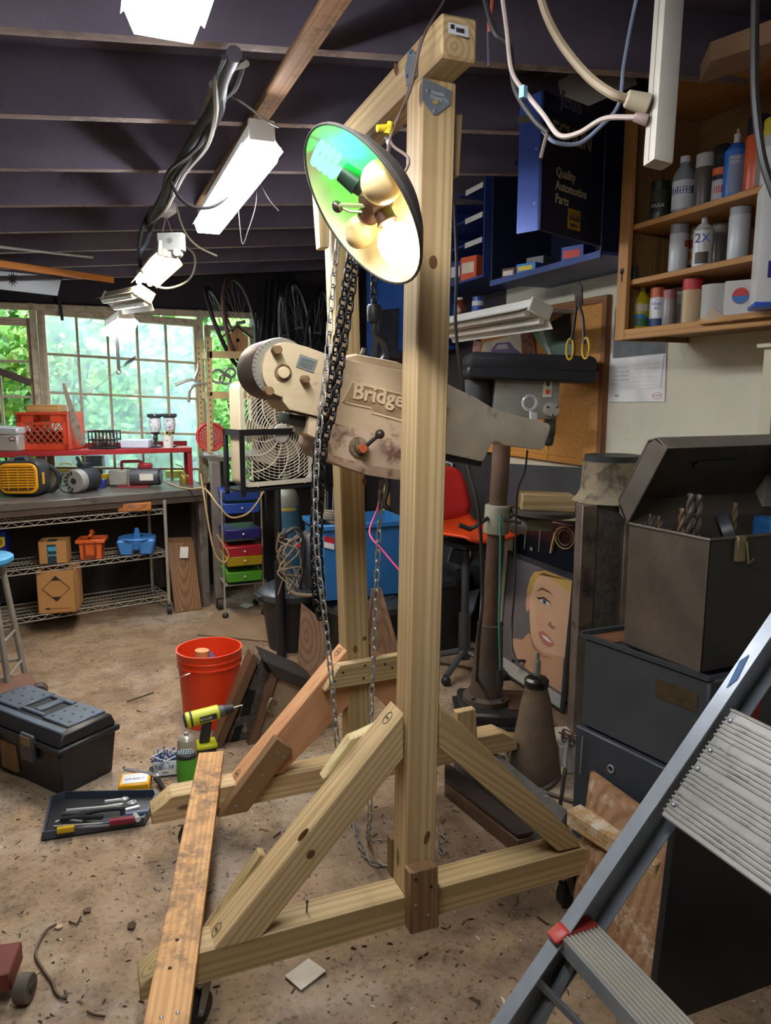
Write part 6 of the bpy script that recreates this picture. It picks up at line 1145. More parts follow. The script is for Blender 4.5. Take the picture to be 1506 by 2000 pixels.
lg = B().prism([onface(.17, dz0+.03)+off, onface(.255, dz0+.03)+off, onface(.255, dz0+.10)+off, onface(.17, dz0+.10)+off], dn*.0006).obj('logo_plate', M_gold, door); b = B()
for i in range(5): b.prism([onface(.178+i*.015, dz0+.06)+off*2, onface(.188+i*.015, dz0+.06)+off*2, onface(.184+i*.015, dz0+.09)+off*2], dn*.0006)
b.obj('logo_marks', M_navyd, lg)
letters('lettering', 'NAPA', .022, onface(.182, dz0+.036)+off*2, hd, (0, 0, 1), M_navyd, lg, .0006)
card('small_label', PD(1012, 242, 2.5), PD(1040, 236, 2.5), PD(1040, 222, 2.5), PD(1012, 228, 2.5), m('#8f8a80', .6), door)
# parts on its open shelf
def carton2(nm, label, x, y, X_, w_, d_, h_, col, lab=None, turn=-70, cat='box', z=None):
    q = PX(x, y, X_); frame((q.x, q.y, z if z is not None else zbb+.0005), turn); r = thing(nm, label, cat, (0, 0, 0)); B().bx(-w_/2, w_/2, 0, d_, 0, h_).obj('carton', m(col, .55, 0, .1), r, .002)
    if lab: B().bx(-w_*.4, w_*.35, -.001, 0, h_*.3, h_*.75).obj('label', m(lab, .6), r)
    world(); return r
carton2('parts_box', 'dark red parts box with white label on the navy cabinet shelf', 993, 530, XC+.03, .08, .08, .05, '#6b3a2a', '#d4d0c0'); carton2('parts_box', 'bright blue parts box on the navy cabinet shelf', 1027, 515, XC+.02, .11, .08, .045, '#2f7fc0', '#d0b83a'); carton2('grey_part', 'grey plastic part standing on the navy cabinet shelf', 1045, 490, XC+.14, .1, .08, .1, '#7d7f80'); carton2('striped_box', 'red, white and blue striped box on the navy cabinet shelf', 1118, 485, XC+.05, .11, .09, .07, '#2c4a94', '#c9443a'); 
tag(B().lathe([(.04, 0), (.042, .03), (.035, .04), (0, .042)], PX(1010, 500, XC+.12)*1.0, 18).obj('round_orange_tin', m('#d0521e', .5)), 'round orange lid behind the parts boxes', 'lid'); bpy.data.objects['round_orange_tin'].matrix_basis.translation.z = zbb+.001
# second blue unit further along the wall
yc0, yc1 = PX(945, 500, XC).y, PX(880, 530, XC).y+.25; z20 = PX(930, 540, XC).z
b2 = thing('blue_drawer_rack', 'blue open rack of small parts boxes left of the navy cabinet', 'rack', (2.07, (yc0+yc1)/2, z20)); M_bl2 = m('#2c3f7c', .4, .3, .12, 5)
B().bx(XC, XW-.001, yc0, yc1, z20-.012, z20).bx(XC, XW-.001, yc0, yc0+.01, z20, 2.7).bx(XC, XW-.001, yc1-.01, yc1, z20, 2.7).obj('carcass', M_bl2, b2); B().bx(XW-.01, XW-.001, yc0, yc1, z20, 2.7).obj('back_panel', M_navyd, b2)
for k, zz_ in enumerate((.17, .29, .43)): sh_ = B().bx(XC, XW-.01, yc0+.01, yc1-.01, z20+zz_, z20+zz_+.01).obj('shelf', M_bl2, b2); B().bx(XC-.002, XC, yc0+.02, yc0+.2, z20+zz_-.012, z20+zz_+.014).obj('shelf_label', m('#c3c3bc', .6), sh_)
carton2('spark_plug_box', 'orange parts box in the blue rack', 915, 510, XC+.02, .12, .08, .12, '#d2562e', '#d8c8b0', -75, z=z20+.0005); carton2('spark_plug_box', 'navy and white parts box in the blue rack', 890, 510, XC+.02, .1, .08, .12, '#2a2f62', '#c9cbd2', -75, z=z20+.0005)
# shelf and unlit light under it
zsh = 1.985; ysA, ysB = PX(985, 590, XC-.06).y, PX(985, 590, XC-.06).y+1.1
tag(B().bx(XC-.06, XW-.02, ysA, ysB, zsh-.018, zsh).obj('narrow_shelf', m('#8f8b80', .6)), 'grey narrow shelf above the unlit strip light', 'shelf')
r, p = can('brown bottle marked DRY on the narrow grey shelf', 900, zsh, .035, .11, ('#6b3020', '#d8d4cc'), 'bottle', xd=XC+.02); word(r, p, 'DRY', .022, .03, .035, '#e0dccf'); can('white and blue can on the narrow grey shelf', 935, zsh, .03, .09, ('#c9ccd2', '#2c4a94', ('#2c4a94', .2, .5, *A3)), 'spray', xd=XC+.02)
yu = PX(1028, 615, XC-.12).y
shop_light('unlit dusty shop light mounted below the narrow grey shelf', (XC-.06, yu, 1.925), (XC-.06, yu+.95, 1.925), .17, lit=False, roll=22, cover=False)
# =====================================================================  CORKBOARD, SNIPS, CALENDAR, POSTERS
XB = XW-.02
M_cork = m('#c08a48', .85, 0, .2, 60, .3, 120, name='cork'); ck = thing('corkboard', 'brown framed corkboard on the right wall behind the drill press', 'corkboard', (XB, 3.3, 1.3))
cy0, cy1 = PX(1181, 590, XB).y, 4.0; cz0, cz1 = PX(1168, 900, XB).z, PX(1181, 590, XB).z-.0
B().bx(XB, XW-.001, cy0, cy1, cz0, cz1).obj('cork_panel', M_cork, ck); WFR = wood('#8a5c34', '#623c1e', 30, 0, name='frame_brown')
B().bx(XB-.012, XW-.001, cy0-.03, cy0, cz0-.03, cz1+.03).obj('frame_side', WFR, ck, xaxis=(0, 0, 1)); B().bx(XB-.012, XW-.001, cy0, cy1, cz1, cz1+.03).obj('frame_side', WFR, ck, xaxis=(0, 1, 0)); B().bx(XB-.012, XW-.001, cy0, cy1, cz0-.03, cz0).obj('frame_side', wood('#c98f3c', '#a06c22', 30, 0, name='torn_strip'), ck, xaxis=(0, 1, 0))
def pin(nm, label, px, mat, lift=.004, cat='picture'): o = B().prism([PX(x, y, XB-lift) for x, y in px], (.0015, 0, 0)).obj(nm, mat); return tag(o, label, cat)
o = pin('car_picture', 'pinned print of an old purple car on the corkboard', [(938, 698), (945, 670), (1018, 650), (1022, 700)], m('#cfcabb', .7)); 
B().prism([PX(x, y, XB-.006) for x, y in ((955, 695), (962, 680), (970, 670), (995, 668), (1005, 680), (1018, 690), (1018, 700), (950, 700))], (.001, 0, 0)).obj('car_print', m('#6d5f94', .7), o); B().prism([PX(x, y, XB-.0068) for x, y in ((966, 682), (973, 673), (990, 672), (994, 681))], (.0006, 0, 0)).obj('car_window_print', m('#c3c3cc', .7), o)
pin('red_picture', 'small torn reddish picture pinned beside the car print', [(1017, 652), (1040, 646), (1047, 695), (1020, 698)], m('#8d5d50', .8, 0, .6, 50), .006); pin('pink_picture', 'pink picture corner left of the car print', [(922, 695), (925, 665), (940, 668), (936, 698)], m('#b98a80', .8, 0, .4, 40), .003)
o = pin('black_poster', 'shiny black poster pinned at a slant on the corkboard', [(1040, 650), (1112, 608), (1122, 715), (1085, 715)], m('#17181c', .15, .1), .01, 'poster'); B().prism([PX(x, y, XB-.0115) for x, y in ((1050, 640), (1058, 637), (1085, 712), (1078, 712))], (.001, 0, 0)).obj('pale_streak', m('#aab6bc', .3), o)
# torn brown strip and chalkboard below
cbd = B().prism([PX(980, 905, XB-.0), PX(1153, 915, XB), PX(1150, 1000, XB), PX(980, 1010, XB)], (.015, 0, 0)).obj('chalkboard', m('#3c4148', .6, 0, .12, 5)); tag(cbd, 'dark grey chalkboard below the corkboard', 'chalkboard')
# tin snips
XS = XC+.05; sn = thing('tin_snips', 'large tin snips with yellow handle loops hanging on a wire', 'snips', PX(1125, 640, XS)); M_sn = m('#3a3330', .45, .6, .2, 12); M_yh = m('#c9a92c', .45, .2, .2, 20)
def PS(x, y): return PX(x, y, XS)
B().tube([V((XS, PS(1136, 515).y, zbb-.024)), PS(1131, 555)], .0012, 5).obj('wire', M_sn, sn); B().prism([PS(1128, 550), PS(1136, 560), PS(1137, 595), PS(1124, 600), PS(1122, 570)], (.006, 0, 0)).obj('blades', M_sn, sn)
for s, pts, hc_ in ((0, ((1126, 597), (1123, 620), (1118, 655), (1115, 672)), (1113, 682)), (1, ((1131, 597), (1138, 620), (1140, 655), (1141, 672)), (1144, 680))):
    o = B().tube(bez([PS(*q) for q in pts], 5), .007, 7).obj('handle', M_sn, sn); c = PS(*hc_); b = B(); kk = mpp(c); pts_ = [c+V((0, -kk*11*math.cos(a*.314), kk*20*math.sin(a*.314))) for a in range(20)]; b.tube(pts_, .0045, 6, closed=True).obj('loop', M_yh, o)
# calendar
XK = XW-.006; cl_ = B().prism([PX(1187, 785, XK), PX(1298, 785, XK), PX(1302, 662, XK), PX(1195, 660, XK)], (.004, 0, 0)).obj('calendar', m('#d3d3cf', .7)); tag(cl_, 'white wall calendar hanging below the open cabinet', 'calendar')
B().prism([PX(1197, 700, XK-.001), PX(1300, 690, XK-.001), PX(1302, 640, XK-.001), PX(1202, 600, XK-.001)], (.001, 0, 0)).obj('calendar_picture', m('#3f4146', .4, 0, .5, 12), cl_)
B().prism([PX(1190, 762, XK-.003), PX(1290, 757, XK-.003), PX(1297, 692, XK-.003), PX(1197, 702, XK-.003)], (.0015, 0, 0)).obj('month_page', m('#dedfdc', .7), cl_)
def PC(u, v_): a = PX(1190, 762, XK-.0045).lerp(PX(1290, 757, XK-.0045), u); b_ = PX(1197, 702, XK-.0045).lerp(PX(1297, 692, XK-.0045), u); return a.lerp(b_, v_)
b = B()
for j in range(6): b.prism([PC(.05, .1+.13*j), PC(.95, .1+.13*j), PC(.95, .106+.13*j), PC(.05, .106+.13*j)], (-.0003, 0, 0))
b.obj('grid_lines', m('#b3b3b0', .7), cl_); nd = 1; cdir = (PC(1, .5)-PC(0, .5)).normalized(); mk = m('#4a4a50', .7)
txt = ''
for j in range(5):
    letters('day_numbers', '   '.join('%2d' % (j*7+i+1) for i in range(7) if j*7+i < 31), .0085, PC(.06, .74-.13*j-.06), cdir, (0, 0, 1), mk, cl_, .0002)
letters('lettering', 'Miller', .014, PX(1200, 775, XK-.001), cdir, (0, 0, 1), mk, cl_, .0002); oc = PX(1283, 773, XK-.001); B().tube([oc+V((0, -.028*math.cos(a*.314), .013*math.sin(a*.314))) for a in range(20)], .0008, 4, closed=True).obj('oval_logo', m('#c0574e', .6), cl_); letters('lettering', 'DU PONT', .010, oc+V((-.0005, .0, -.003)), cdir, (0, 0, 1), m('#c0574e', .6), cl_, .0002, 'CENTER')
# grey metal cabinet edge at the far right of the wall
mc = thing('steel_wall_locker', 'beige-framed grey steel locker at the right edge of the wall', 'locker', (2.1, 1.4, 1.2)); XM = XC+.14
a_ = PX(1480, 850, XM); B().bx(XM, XW-.002, a_.y-.045, a_.y, PX(1480, 868, XM).z-.2, PX(1480, 680, XM).z).obj('side_frame', m('#b9b296', .6), mc); B().bx(XM-.02, XW-.002, a_.y-.4, a_.y+.012, PX(1480, 680, XM).z, PX(1480, 680, XM).z+.012).obj('top_edge', m('#c0b998', .6), mc); B().bx(XM+.02, XW-.002, a_.y-.4, a_.y-.045, PX(1480, 868, XM).z-.2, PX(1480, 680, XM).z).obj('door', m('#8a9090', .45, .4), mc)
# leaning posters
def poster_plane(px_bl, px_br, px_tl, px_tr, Xb, Xt):
    return PX(*px_bl, Xb), PX(*px_br, Xb), PX(*px_tr, Xt), PX(*px_tl, Xt)
bl_, br_, tr_, tl_ = PX(994, 1340, 2.13), PX(1120, 1362, 2.13), PX(1120, 1100, 2.17), PX(994, 1106, 2.17)
tl_.z = tr_.z = .70; bl_ = V((2.125, tl_.y, .03)); br_ = V((2.125, tr_.y, .03))
fpst = thing('portrait_poster', 'framed poster of a fair-haired face leaning behind the drill press', 'poster', (bl_+br_)/2)
n_ = (br_-bl_).cross(tl_-bl_).normalized()
if n_.x > 0: n_ = -n_
def PF(u, v_, k=1): a = bl_.lerp(br_, u); b_ = tl_.lerp(tr_, u); return a.lerp(b_, v_)+n_*(.0016*k)
B().prism([PF(-.03, -.02, 0), PF(1.03, -.02, 0), PF(1.03, 1.02, 0), PF(-.03, 1.02, 0)], n_*-.015).obj('backing_frame', m('#3f4145', .4, .3), fpst); B().prism([PF(0, 0, .2), PF(1, 0, .2), PF(1, .98, .2), PF(0, .98, .2)], n_*.0004).obj('print_ground', m('#6b6769', .35, 0, .12, 2), fpst)
def shp(nm, pts, col, k, rough=.35): B().prism([PF(min(1, max(0, u-.11 if u < .97 else u)), v_+(.07 if v_ > .2 else 0) if v_ < .9 else v_, k) for u, v_ in pts], n_*.0004).obj(nm, m(col, rough, 0, .05), fpst)
def ell(cu, cv, ru, rv, n=24, rot=0): return [(cu+ru*math.cos(a)*math.cos(rot)-rv*math.sin(a)*math.sin(rot), cv+ru*math.cos(a)*math.sin(rot)+rv*math.sin(a)*math.cos(rot)) for a in [6.2832*i/n for i in range(n)]]
shp('white_border', [(0, 0), (1, 0), (1, .10), (0, .12)], '#b9b6b0', .8)
shp('neck', [(.26, .24), (.46, .28), (.55, .36), (.98, .33), (1, .12), (.6, .13), (.42, .16)], '#c9a080', .5); shp('hair', [(.50, .80), (.46, .68), (.52, .60), (.98, .66), (1, .97), (.72, .97), (.56, .93)], '#cdaa5c', .6)
shp('face', [(.52, .62), (.545, .5), (.58, .38), (.66, .30), (.78, .27), (.92, .29), (1, .32), (1, .92), (.82, .93), (.68, .88), (.57, .78)], '#dcb596', 1); shp('ear', ell(.50, .60, .035, .075), '#cf9f80', .9); shp('fringe', [(.56, .80), (.62, .92), (.8, .97), (1, .97), (1, .8), (.86, .92), (.7, .88)], '#d8b86c', 1.4)
shp('brow', [(.62, .715), (.69, .765), (.80, .76), (.88, .735), (.80, .745), (.7, .745)], '#7d5a3e', 1.5); shp('eye_white', [(.67, .66), (.74, .685), (.83, .67), (.84, .655), (.74, .645)], '#e4e0dc', 1.6); shp('iris', ell(.755, .664, .032, .02, 16), '#6f8fa6', 2); shp('pupil', ell(.755, .664, .014, .01, 12), '#1c1c20', 2.4); shp('upper_lash', [(.62, .672), (.67, .678), (.74, .697), (.83, .682), (.86, .655), (.83, .672), (.74, .684), (.67, .662)], '#3d2c24', 2.2)
shp('nose_shadow', [(.83, .50), (.86, .535), (.9, .51), (.95, .515), (.92, .485), (.87, .49)], '#a8745a', 1.6); shp('cheek', ell(.70, .50, .06, .06, 16), '#dfae92', 1.2); shp('lips', [(.70, .405), (.76, .435), (.84, .425), (.92, .40), (.96, .375), (.88, .335), (.80, .335), (.74, .365)], '#c4807a', 1.6); shp('teeth', [(.76, .405), (.84, .405), (.92, .382), (.86, .375), (.79, .385)], '#ece6e0', 2); shp('chin_shadow', [(.56, .36), (.66, .285), (.8, .25), (.95, .27), (.8, .235), (.64, .26)], '#a97f64', 1.3)
# watch poster behind it
wt = thing('watch_poster', 'black poster with a pale watch drawing above the portrait poster', 'poster', PX(1060, 1100, 2.19)); W0 = [PX(1000, 1112, 2.19), PX(1125, 1122, 2.19), PX(1122, 1018, 2.21), PX(1004, 1010, 2.21)]
B().prism(W0, (.01, 0, 0)).obj('print', m('#15161a', .3), wt); XQ = 2.186; 
def PQ(x, y): return PX(x, y, XQ)
b = B(); c = (1103, 1050); b.tube([PQ(c[0]+17*math.cos(a*.314)-6*math.sin(a*.314), c[1]+20*math.sin(a*.314)+9*math.cos(a*.314)) for a in range(20)], .0035, 5, closed=True); b.tube([PQ(c[0]+12*math.cos(a*.314)-4*math.sin(a*.314), c[1]+14*math.sin(a*.314)+6*math.cos(a*.314)) for a in range(20)], .002, 4, closed=True); b.tube([PQ(1085, 1040), PQ(1080, 1060), PQ(1076, 1080)], .008, 5); b.tube([PQ(1088, 1035), PQ(1095, 1030), PQ(1103, 1028)], .006, 5); b.obj('watch_print', m('#c9b98e', .4, .3), wt); b = B(); b.tube([PQ(1028, 1020), PQ(1024, 1072)], .0018, 4).tube([PQ(1056, 1020), PQ(1052, 1078)], .0018, 4).tube([PQ(1072, 1018), PQ(1118, 1027)], .0025, 4).obj('white_lines', m('#b9bcc0', .5), wt); letters('lettering', 'N', .03, PQ(1035, 1075), (0, -1, 0), (0, 0, 1), m('#b9bcc0', .5), wt, .0004)
o = B().prism([PX(862, 1140, 2.20), PX(945, 1150, 2.20), PX(957, 1060, 2.22), PX(885, 1055, 2.22)], (.012, 0, 0)).obj('dark_poster', m('#1f2226', .25)); tag(o, 'dark glossy poster with pale flame lines behind the red chair', 'poster'); B().tube(bez([PX(912, 1130, 2.195), PX(908, 1105, 2.195), PX(918, 1085, 2.195), PX(917, 1070, 2.195)], 5), .006, 5).tube([PX(866, 1125, 2.195), PX(884, 1065, 2.195)], .002, 4).obj('pale_lines', m('#c9b9a4', .5), o)
o = B().prism([PX(890, 1253, 2.12), PX(900, 1160, 2.15), PX(935, 1150, 2.16), PX(925, 1190, 2.15)], (.008, 0, 0)).obj('glass_sheet', m('#6d7681', .12, .2)); tag(o, 'grey pointed glass offcut standing below the red chair', 'glass sheet')
tag(B().cyl(PX(872, 905, 2.2), PX(868, 1020, 2.2), .03, n=12).obj('wall_stud', m('#7d5c40', .8)), 'brown wooden stud on the right wall beside the corkboard', 'stud'); tag(B().prism([PX(868, 900, 2.22), PX(882, 905, 2.22), PX(880, 1010, 2.22), PX(866, 1010, 2.22)], (.01, 0, 0)).obj('pale_blue_board', m('#a9bccb', .6)), 'narrow pale blue panel on the wall beside the near post', 'panel')
# red chair
cx_ = V((1.95, 3.62, 0)); r = thing('red_shell_chair', 'red plastic shell chair on a swivel pedestal behind the drill press', 'chair', cx_); M_rc = m('#c5302c', .35, 0, .08); zc = PY(915, 1050, 3.5).z
frame((cx_.x, cx_.y, 0), 15)
def shell(nm, mat, prof, wd, th):
    vs = []; n = len(prof); K = 10
    for y, z, w_ in prof:
        for k in range(K+1): u = -1+2*k/K; vs.append((u*w_, y-.04*u*u*(1 if z > zc+.1 else 0), z+.03*abs(u)**3*(1 if z < zc+.1 else 0)))
    fs = [(i*(K+1)+k, i*(K+1)+k+1, (i+1)*(K+1)+k+1, (i+1)*(K+1)+k) for i in range(n-1) for k in range(K)]
    o = B().add(vs, fs).obj(nm, mat, r, ang=80); sm = o.modifiers.new('thickness', 'SOLIDIFY'); sm.thickness = th; return o
shell('seat', m('#d8481c', .4), [(-.24, zc-.015, .2), (-.2, zc, .21), (0, zc-.01, .21), (.14, zc, .2), (.19, zc+.04, .19)], .2, .012); shell('backrest', M_rc, [(.19, zc+.03, .19), (.22, zc+.12, .2), (.25, zc+.24, .19), (.27, zc+.32, .16), (.275, zc+.35, .11)], .2, .012)
B().bx(-.13, .13, -.14, .12, zc-.06, zc-.035).lathe([(.07, zc-.09), (.05, zc-.06)], n=16).obj('swivel_plate', M_bk, r); B().cyl((0, 0, .12), (0, 0, zc-.08), .022, n=14).cyl((0, 0, .08), (0, 0, .35), .035, n=14).obj('post', m('#4a4d50', .4, .6), r)
for a in range(4): aa = a*1.571+.4; B().tube([(0, 0, .13), (.24*math.cos(aa), .24*math.sin(aa), .05)], .018, 7).obj('base_leg', m('#55585c', .4, .6), r); B().ball((.24*math.cos(aa), .24*math.sin(aa), .028), .028, 10, 7).obj('caster', M_bk, r)
world()
# =====================================================================  DRILL PRESS
dpB = PZ(948, 1350, .12); dpB.z = 0
dpt = PD(0, 0, 1); 
dr = thing('drill_press', 'floor-standing drill press with black belt cover and iron column', 'drill press', dpB); M_dkc = m('#2b2a2b', .5, .2, .2, 7, dirt='#4a4036', damt=.6); M_gp = m('#8c8a80', .5, .3, .15, 8, dirt='#5d5347', damt=.6); M_col = m('#6b5445', .45, .5, .3, 9)
frame((dpB.x, dpB.y, 0), -22, 0, 2.2)       # leans slightly to the right
B().prism([(-.13, -.18, 0), (.27, -.18, 0), (.27, .15, 0), (-.13, .15, 0)], (0, 0, .075)).obj('base', M_dkc, dr, .012); B().bx(-.15, .29, -.2, .17, .0, .02).obj('base_skirt', M_dkc, dr, .004); B().bx(.1, .25, -.12, .1, .075, .082).obj('base_table', m('#5a4030', .6, .2), dr)
B().lathe([(.115, .075), (.115, .10), (.085, .11), (.082, .13), (.062, .46), (.065, .47)], n=28).obj('column_sleeve', m('#5a5048', .6, .3, .2, 6), dr)
for a in range(4): B().cyl((.1*math.cos(a*1.57+.78), .1*math.sin(a*1.57+.78), .1), (.1*math.cos(a*1.57+.78), .1*math.sin(a*1.57+.78), .11), .011, n=6).obj('bolt', M_dkc, dr)
B().cyl((0, 0, .46), (0, 0, 1.55), .043, n=24).obj('column', M_col, dr)
# table and bracket
zt_ = 1.02
tbk = B().lathe([(.06, -.07), (.062, -.06), (.062, .06), (.06, .07)], (0, 0, zt_-.03), 24).bx(.0, .26, -.035, .035, zt_-.075, zt_-.02).obj('table_bracket', m('#9c9c88', .5, .2, .15, 8), dr, .004); B().lathe([(.045, .0), (.05, .07)], (.07, -.0, zt_-.05), 20, (1, 0, 0)).obj('bracket_pivot', M_gp, dr); B().lathe([(.15, 0), (.16, .006), (.16, .024), (.155, .028)], (.22, 0, zt_), 32).obj('table', m('#4a4440', .5, .4, .2, 8), dr)
cr = B().tube(bez([(-.05, -.04, zt_-.02), (-.1, -.07, zt_-.05), (-.13, -.07, zt_-.07)], 4), .01, 7).cyl((-.13, -.09, zt_-.07), (-.19, -.09, zt_-.05), .012, n=10).obj('table_crank', M_dkc, dr); B().tube([(.02, -.06, zt_-.02), (.1, -.09, zt_-.03)], .008, 7).obj('clamp_handle', M_dkc, dr)
# head, belt cover, motor, quill
zh = 1.475
B().bx(-.06, .24, -.075, .075, zh, zh+.20).obj('head', M_gp, dr, .02, seg=2); B().prism(rrect(.29, .085, .03, 4, -.13, 0), (0, .26, 0)); 
cv = [(x+.095, y, z+zh+.215) for x, y, z in rrect(.29, .075, .032, 5, -.135, 0)]
B().prism(cv, (0, .27, 0)).obj('belt_cover', m('#26262a', .42, .2, .15, 5), dr, .02, seg=2); B().prism([(x+.098, y, z+zh+.17) for x, y, z in rrect(.295, .06, .025, 5, -.14, 0)], (0, .28, 0)).obj('cover_tray', m('#222226', .42, .2, .15, 5), dr, .01)
B().cyl((-.12, .02, zh+.02), (-.12, .02, zh+.17), .07, n=24).lathe([(.06, 0), (.073, .02)], (-.12, .02, zh+.0), 24).obj('motor', M_dkc, dr, .004); B().bx(-.06, -.03, -.06, .06, zh+.02, zh+.15).obj('motor_mount', M_dkc, dr)
sw = B().bx(.16, .20, -.082, -.074, zh+.10, zh+.19).obj('switch_plate', m('#c3bda6', .5), dr); B().bx(.174, .186, -.088, -.08, zh+.15, zh+.175).obj('toggle', M_dkc, sw); B().bx(.172, .19, -.086, -.08, zh+.115, zh+.135).obj('stop_button', m('#c0442c', .45), sw)
hb = B().cyl((.2, -.07, zh+.045), (.2, -.13, zh+.045), .034, .03, 20).obj('feed_hub', m('#a5a298', .4, .6), dr)
for a in (.6, 2.7, 4.8): d_ = V((math.cos(a), -.25, math.sin(a)*1)); B().cyl((.2, -.12, zh+.045), V((.2, -.12, zh+.045))+d_*.03, .006, n=8).obj('feed_handle', M_dkc, hb)
B().cyl((.22, 0, zh-.05), (.22, 0, zh), .028, n=18).obj('quill', m('#55524d', .4, .6), dr); B().lathe([(.012, -.125), (.02, -.12), (.024, -.1), (.024, -.075), (.028, -.073), (.028, -.05), (.02, -.045)], (.22, 0, zh), 20).obj('chuck', M_dkc, dr); B().cyl((.22, 0, zh-.19), (.22, 0, zh-.12), .003, n=8).obj('drill_bit', m('#b08a3c', .35, .8), dr)
wbk_ = T.copy(); o = B().bx(.1, .35, -.08, .06, zt_+.0285, zt_+.105).obj('wood_offcut', PT2, None, .003, xaxis=RT); tag(o, 'square pine offcut lying on the drill press table', 'offcut'); world()
cord('black_power_cable', 'black power cord hanging in front of the drill press column', [PD(895, 780, 3.2), PD(912, 900, 3.15), PD(935, 1000, 3.1), PD(942, 1150, 3.1), PD(935, 1250, 3.1), PZ(930, 1345, .09)], .008, M_cordk); cord('green_cord', 'green extension cord hanging down the drill press column', [PD(978, 1005, 3.35), PD(977, 1100, 3.35), PD(975, 1220, 3.3), PD(977, 1300, 3.3), PD(976, 1325, 3.3)], .0055, m('#2f7f70', .5)); tag(B().cyl(PD(976, 1308, 3.28), PD(976, 1338, 3.28), .014, .017, 10).obj('cord_plug', M_bk), 'black plug at the end of the green cord', 'plug')
cord('lamp_cord', 'thin black cord beside the drill press column', [PD(1030, 880, 3.0), PD(1025, 920, 3.1), PD(1012, 955, 3.2), PD(1008, 1010, 3.3), PD(1005, 1150, 3.3), PD(1000, 1220, 3.3), PD(1003, 1280, 3.2), PD(1030, 1310, 3.1), PD(1050, 1322, 3.0)], .0045, M_cordk); cord('long_vertical_cord', 'black cord hanging from the roof right of the near post', [PD(888, 400, 2.5), PD(892, 520, 2.5), PD(890, 640, 2.55), PD(905, 760, 2.6), PD(905, 780, 2.7)], .006, M_cordk)
cord('floor_hose', 'thick black hose behind the iron cone', [PZ(1000, 1290, .16), PZ(1040, 1292, .16), PZ(1080, 1300, .16), PZ(1115, 1310, .15)], .009, M_cordk, 'hose')
# =====================================================================  IRON COLUMN, CONE, FLOOR CASTINGS
ib = thing('iron_machine_column', 'tall rusty iron column topped with a worn cast pedestal', 'machine column', PZ(1150, 1460)); 
ic = V((1.93, 2.50, 0)); fc(ic, 6); k_ = mpp(ic+V((0, 0, .6))); M_ib = m('#6f6157', .5, .5, .3, 8, .2, 50, '#3a2e27', .52, 6); M_sp = m('#625e5a', .4, .6, .4, 40, .5, 120)
zI = PD(1150, 985, ray(1, 1).dot(FW)*(ic-CP).dot(FW)).z; zI = 1.13
B().bx(-.045, .02, -.02, .06, 0, zI).obj('flange', M_ib, ib, .004); B().bx(.02, .14, .02, .05, 0, zI).obj('web', M_sp, ib); B().bx(.14, .18, -.02, .06, 0, zI).obj('flange', M_ib, ib, .004); B().bx(.18, .3, .05, .2, 0, zI).obj('rear_body', m('#2a2725', .6, .3), ib)
M_cp = m('#8d8168', .8, .1, .3, 9, .6, 40, '#5a4f3e', .5, 14); B().lathe([(.165, zI), (.145, zI+.02), (.13, zI+.05), (.125, zI+.155), (.13, zI+.17), (0, zI+.17)], (.13, .11, 0), 30).obj('pedestal_top', M_cp, ib, ang=50); B().lathe([(.118, zI+.17), (.118, zI+.195), (0, zI+.195)], (.13, .11, 0), 30).obj('rim', M_bk, ib); world()
p = PZ(1050, 1528); p = V((p.x+.02, p.y+.06, 0)); r = thing('iron_cone_jack', 'rusty cone-shaped iron jack with bright steel screw', 'jack', p); M_cn = m('#6a5a48', .65, .3, .25, 8, .3, 50, '#9a8c74', .66, 9)
B().lathe([(.105, 0), (.108, .02), (.10, .08), (.06, .33), (.045, .385), (.045, .40)], p, 32).obj('cone', M_cn, r, ang=50); B().lathe([(.05, .395), (.05, .42), (.04, .43), (.02, .432)], p, 24).obj('collar', m('#1f1e1f', .3, .4), r); B().cyl(p+V((0, 0, .43)), p+V((0, 0, .50)), .015, n=16).cyl(p+V((0, 0, .50)), p+V((0, 0, .535)), .010, .008, n=12).obj('screw', m('#9a968c', .25, .9), r)
fcst = thing('floor_casting', 'paint-chipped iron bed plate lying on the floor behind the near brace', 'casting', PZ(960, 1600)); M_fp = m('#5c5a55', .6, .3, .3, 8, .3, 30, '#8d8472', .62, 14)
q = [PZ(885, 1520, .0), PZ(1085, 1690, .0), PZ(1110, 1650, .0), PZ(905, 1470, 0)]; B().prism([V((v_.x, v_.y, .0)) for v_ in q], (0, 0, .13)).obj('plate', M_fp, fcst, .006); q2 = [PZ(868, 1520, 0), PZ(868, 1555, 0), PZ(1010, 1672, 0), PZ(1040, 1665, 0)]; B().prism(q2, (0, 0, .06)).obj('rail', M_way, fcst, .004); B().prism([v_+V((0, 0, .068)) for v_ in q2], (0, 0, .012)).obj('rail_cap', m('#3a2f28', .5, .4), fcst)
fc(PZ(1118, 1512), 10); r = thing('white_power_box', 'small off-white box with wires on the floor beside the cone', 'box', (0, 0, 0)); B().bx(-.06, .07, 0, .18, 0, .13).obj('box', m('#b9b5a6', .6, 0, .1), r, .006); b = B(); rr_ = random.Random(9)
for i in range(5): b.tube(bez([(rr_.uniform(-.05, .05), rr_.uniform(0, .12), .13+rr_.uniform(0, .03)) for k in range(4)], 4), .004, 5)
b.obj('wires', m('#5a4438', .6), r); world()
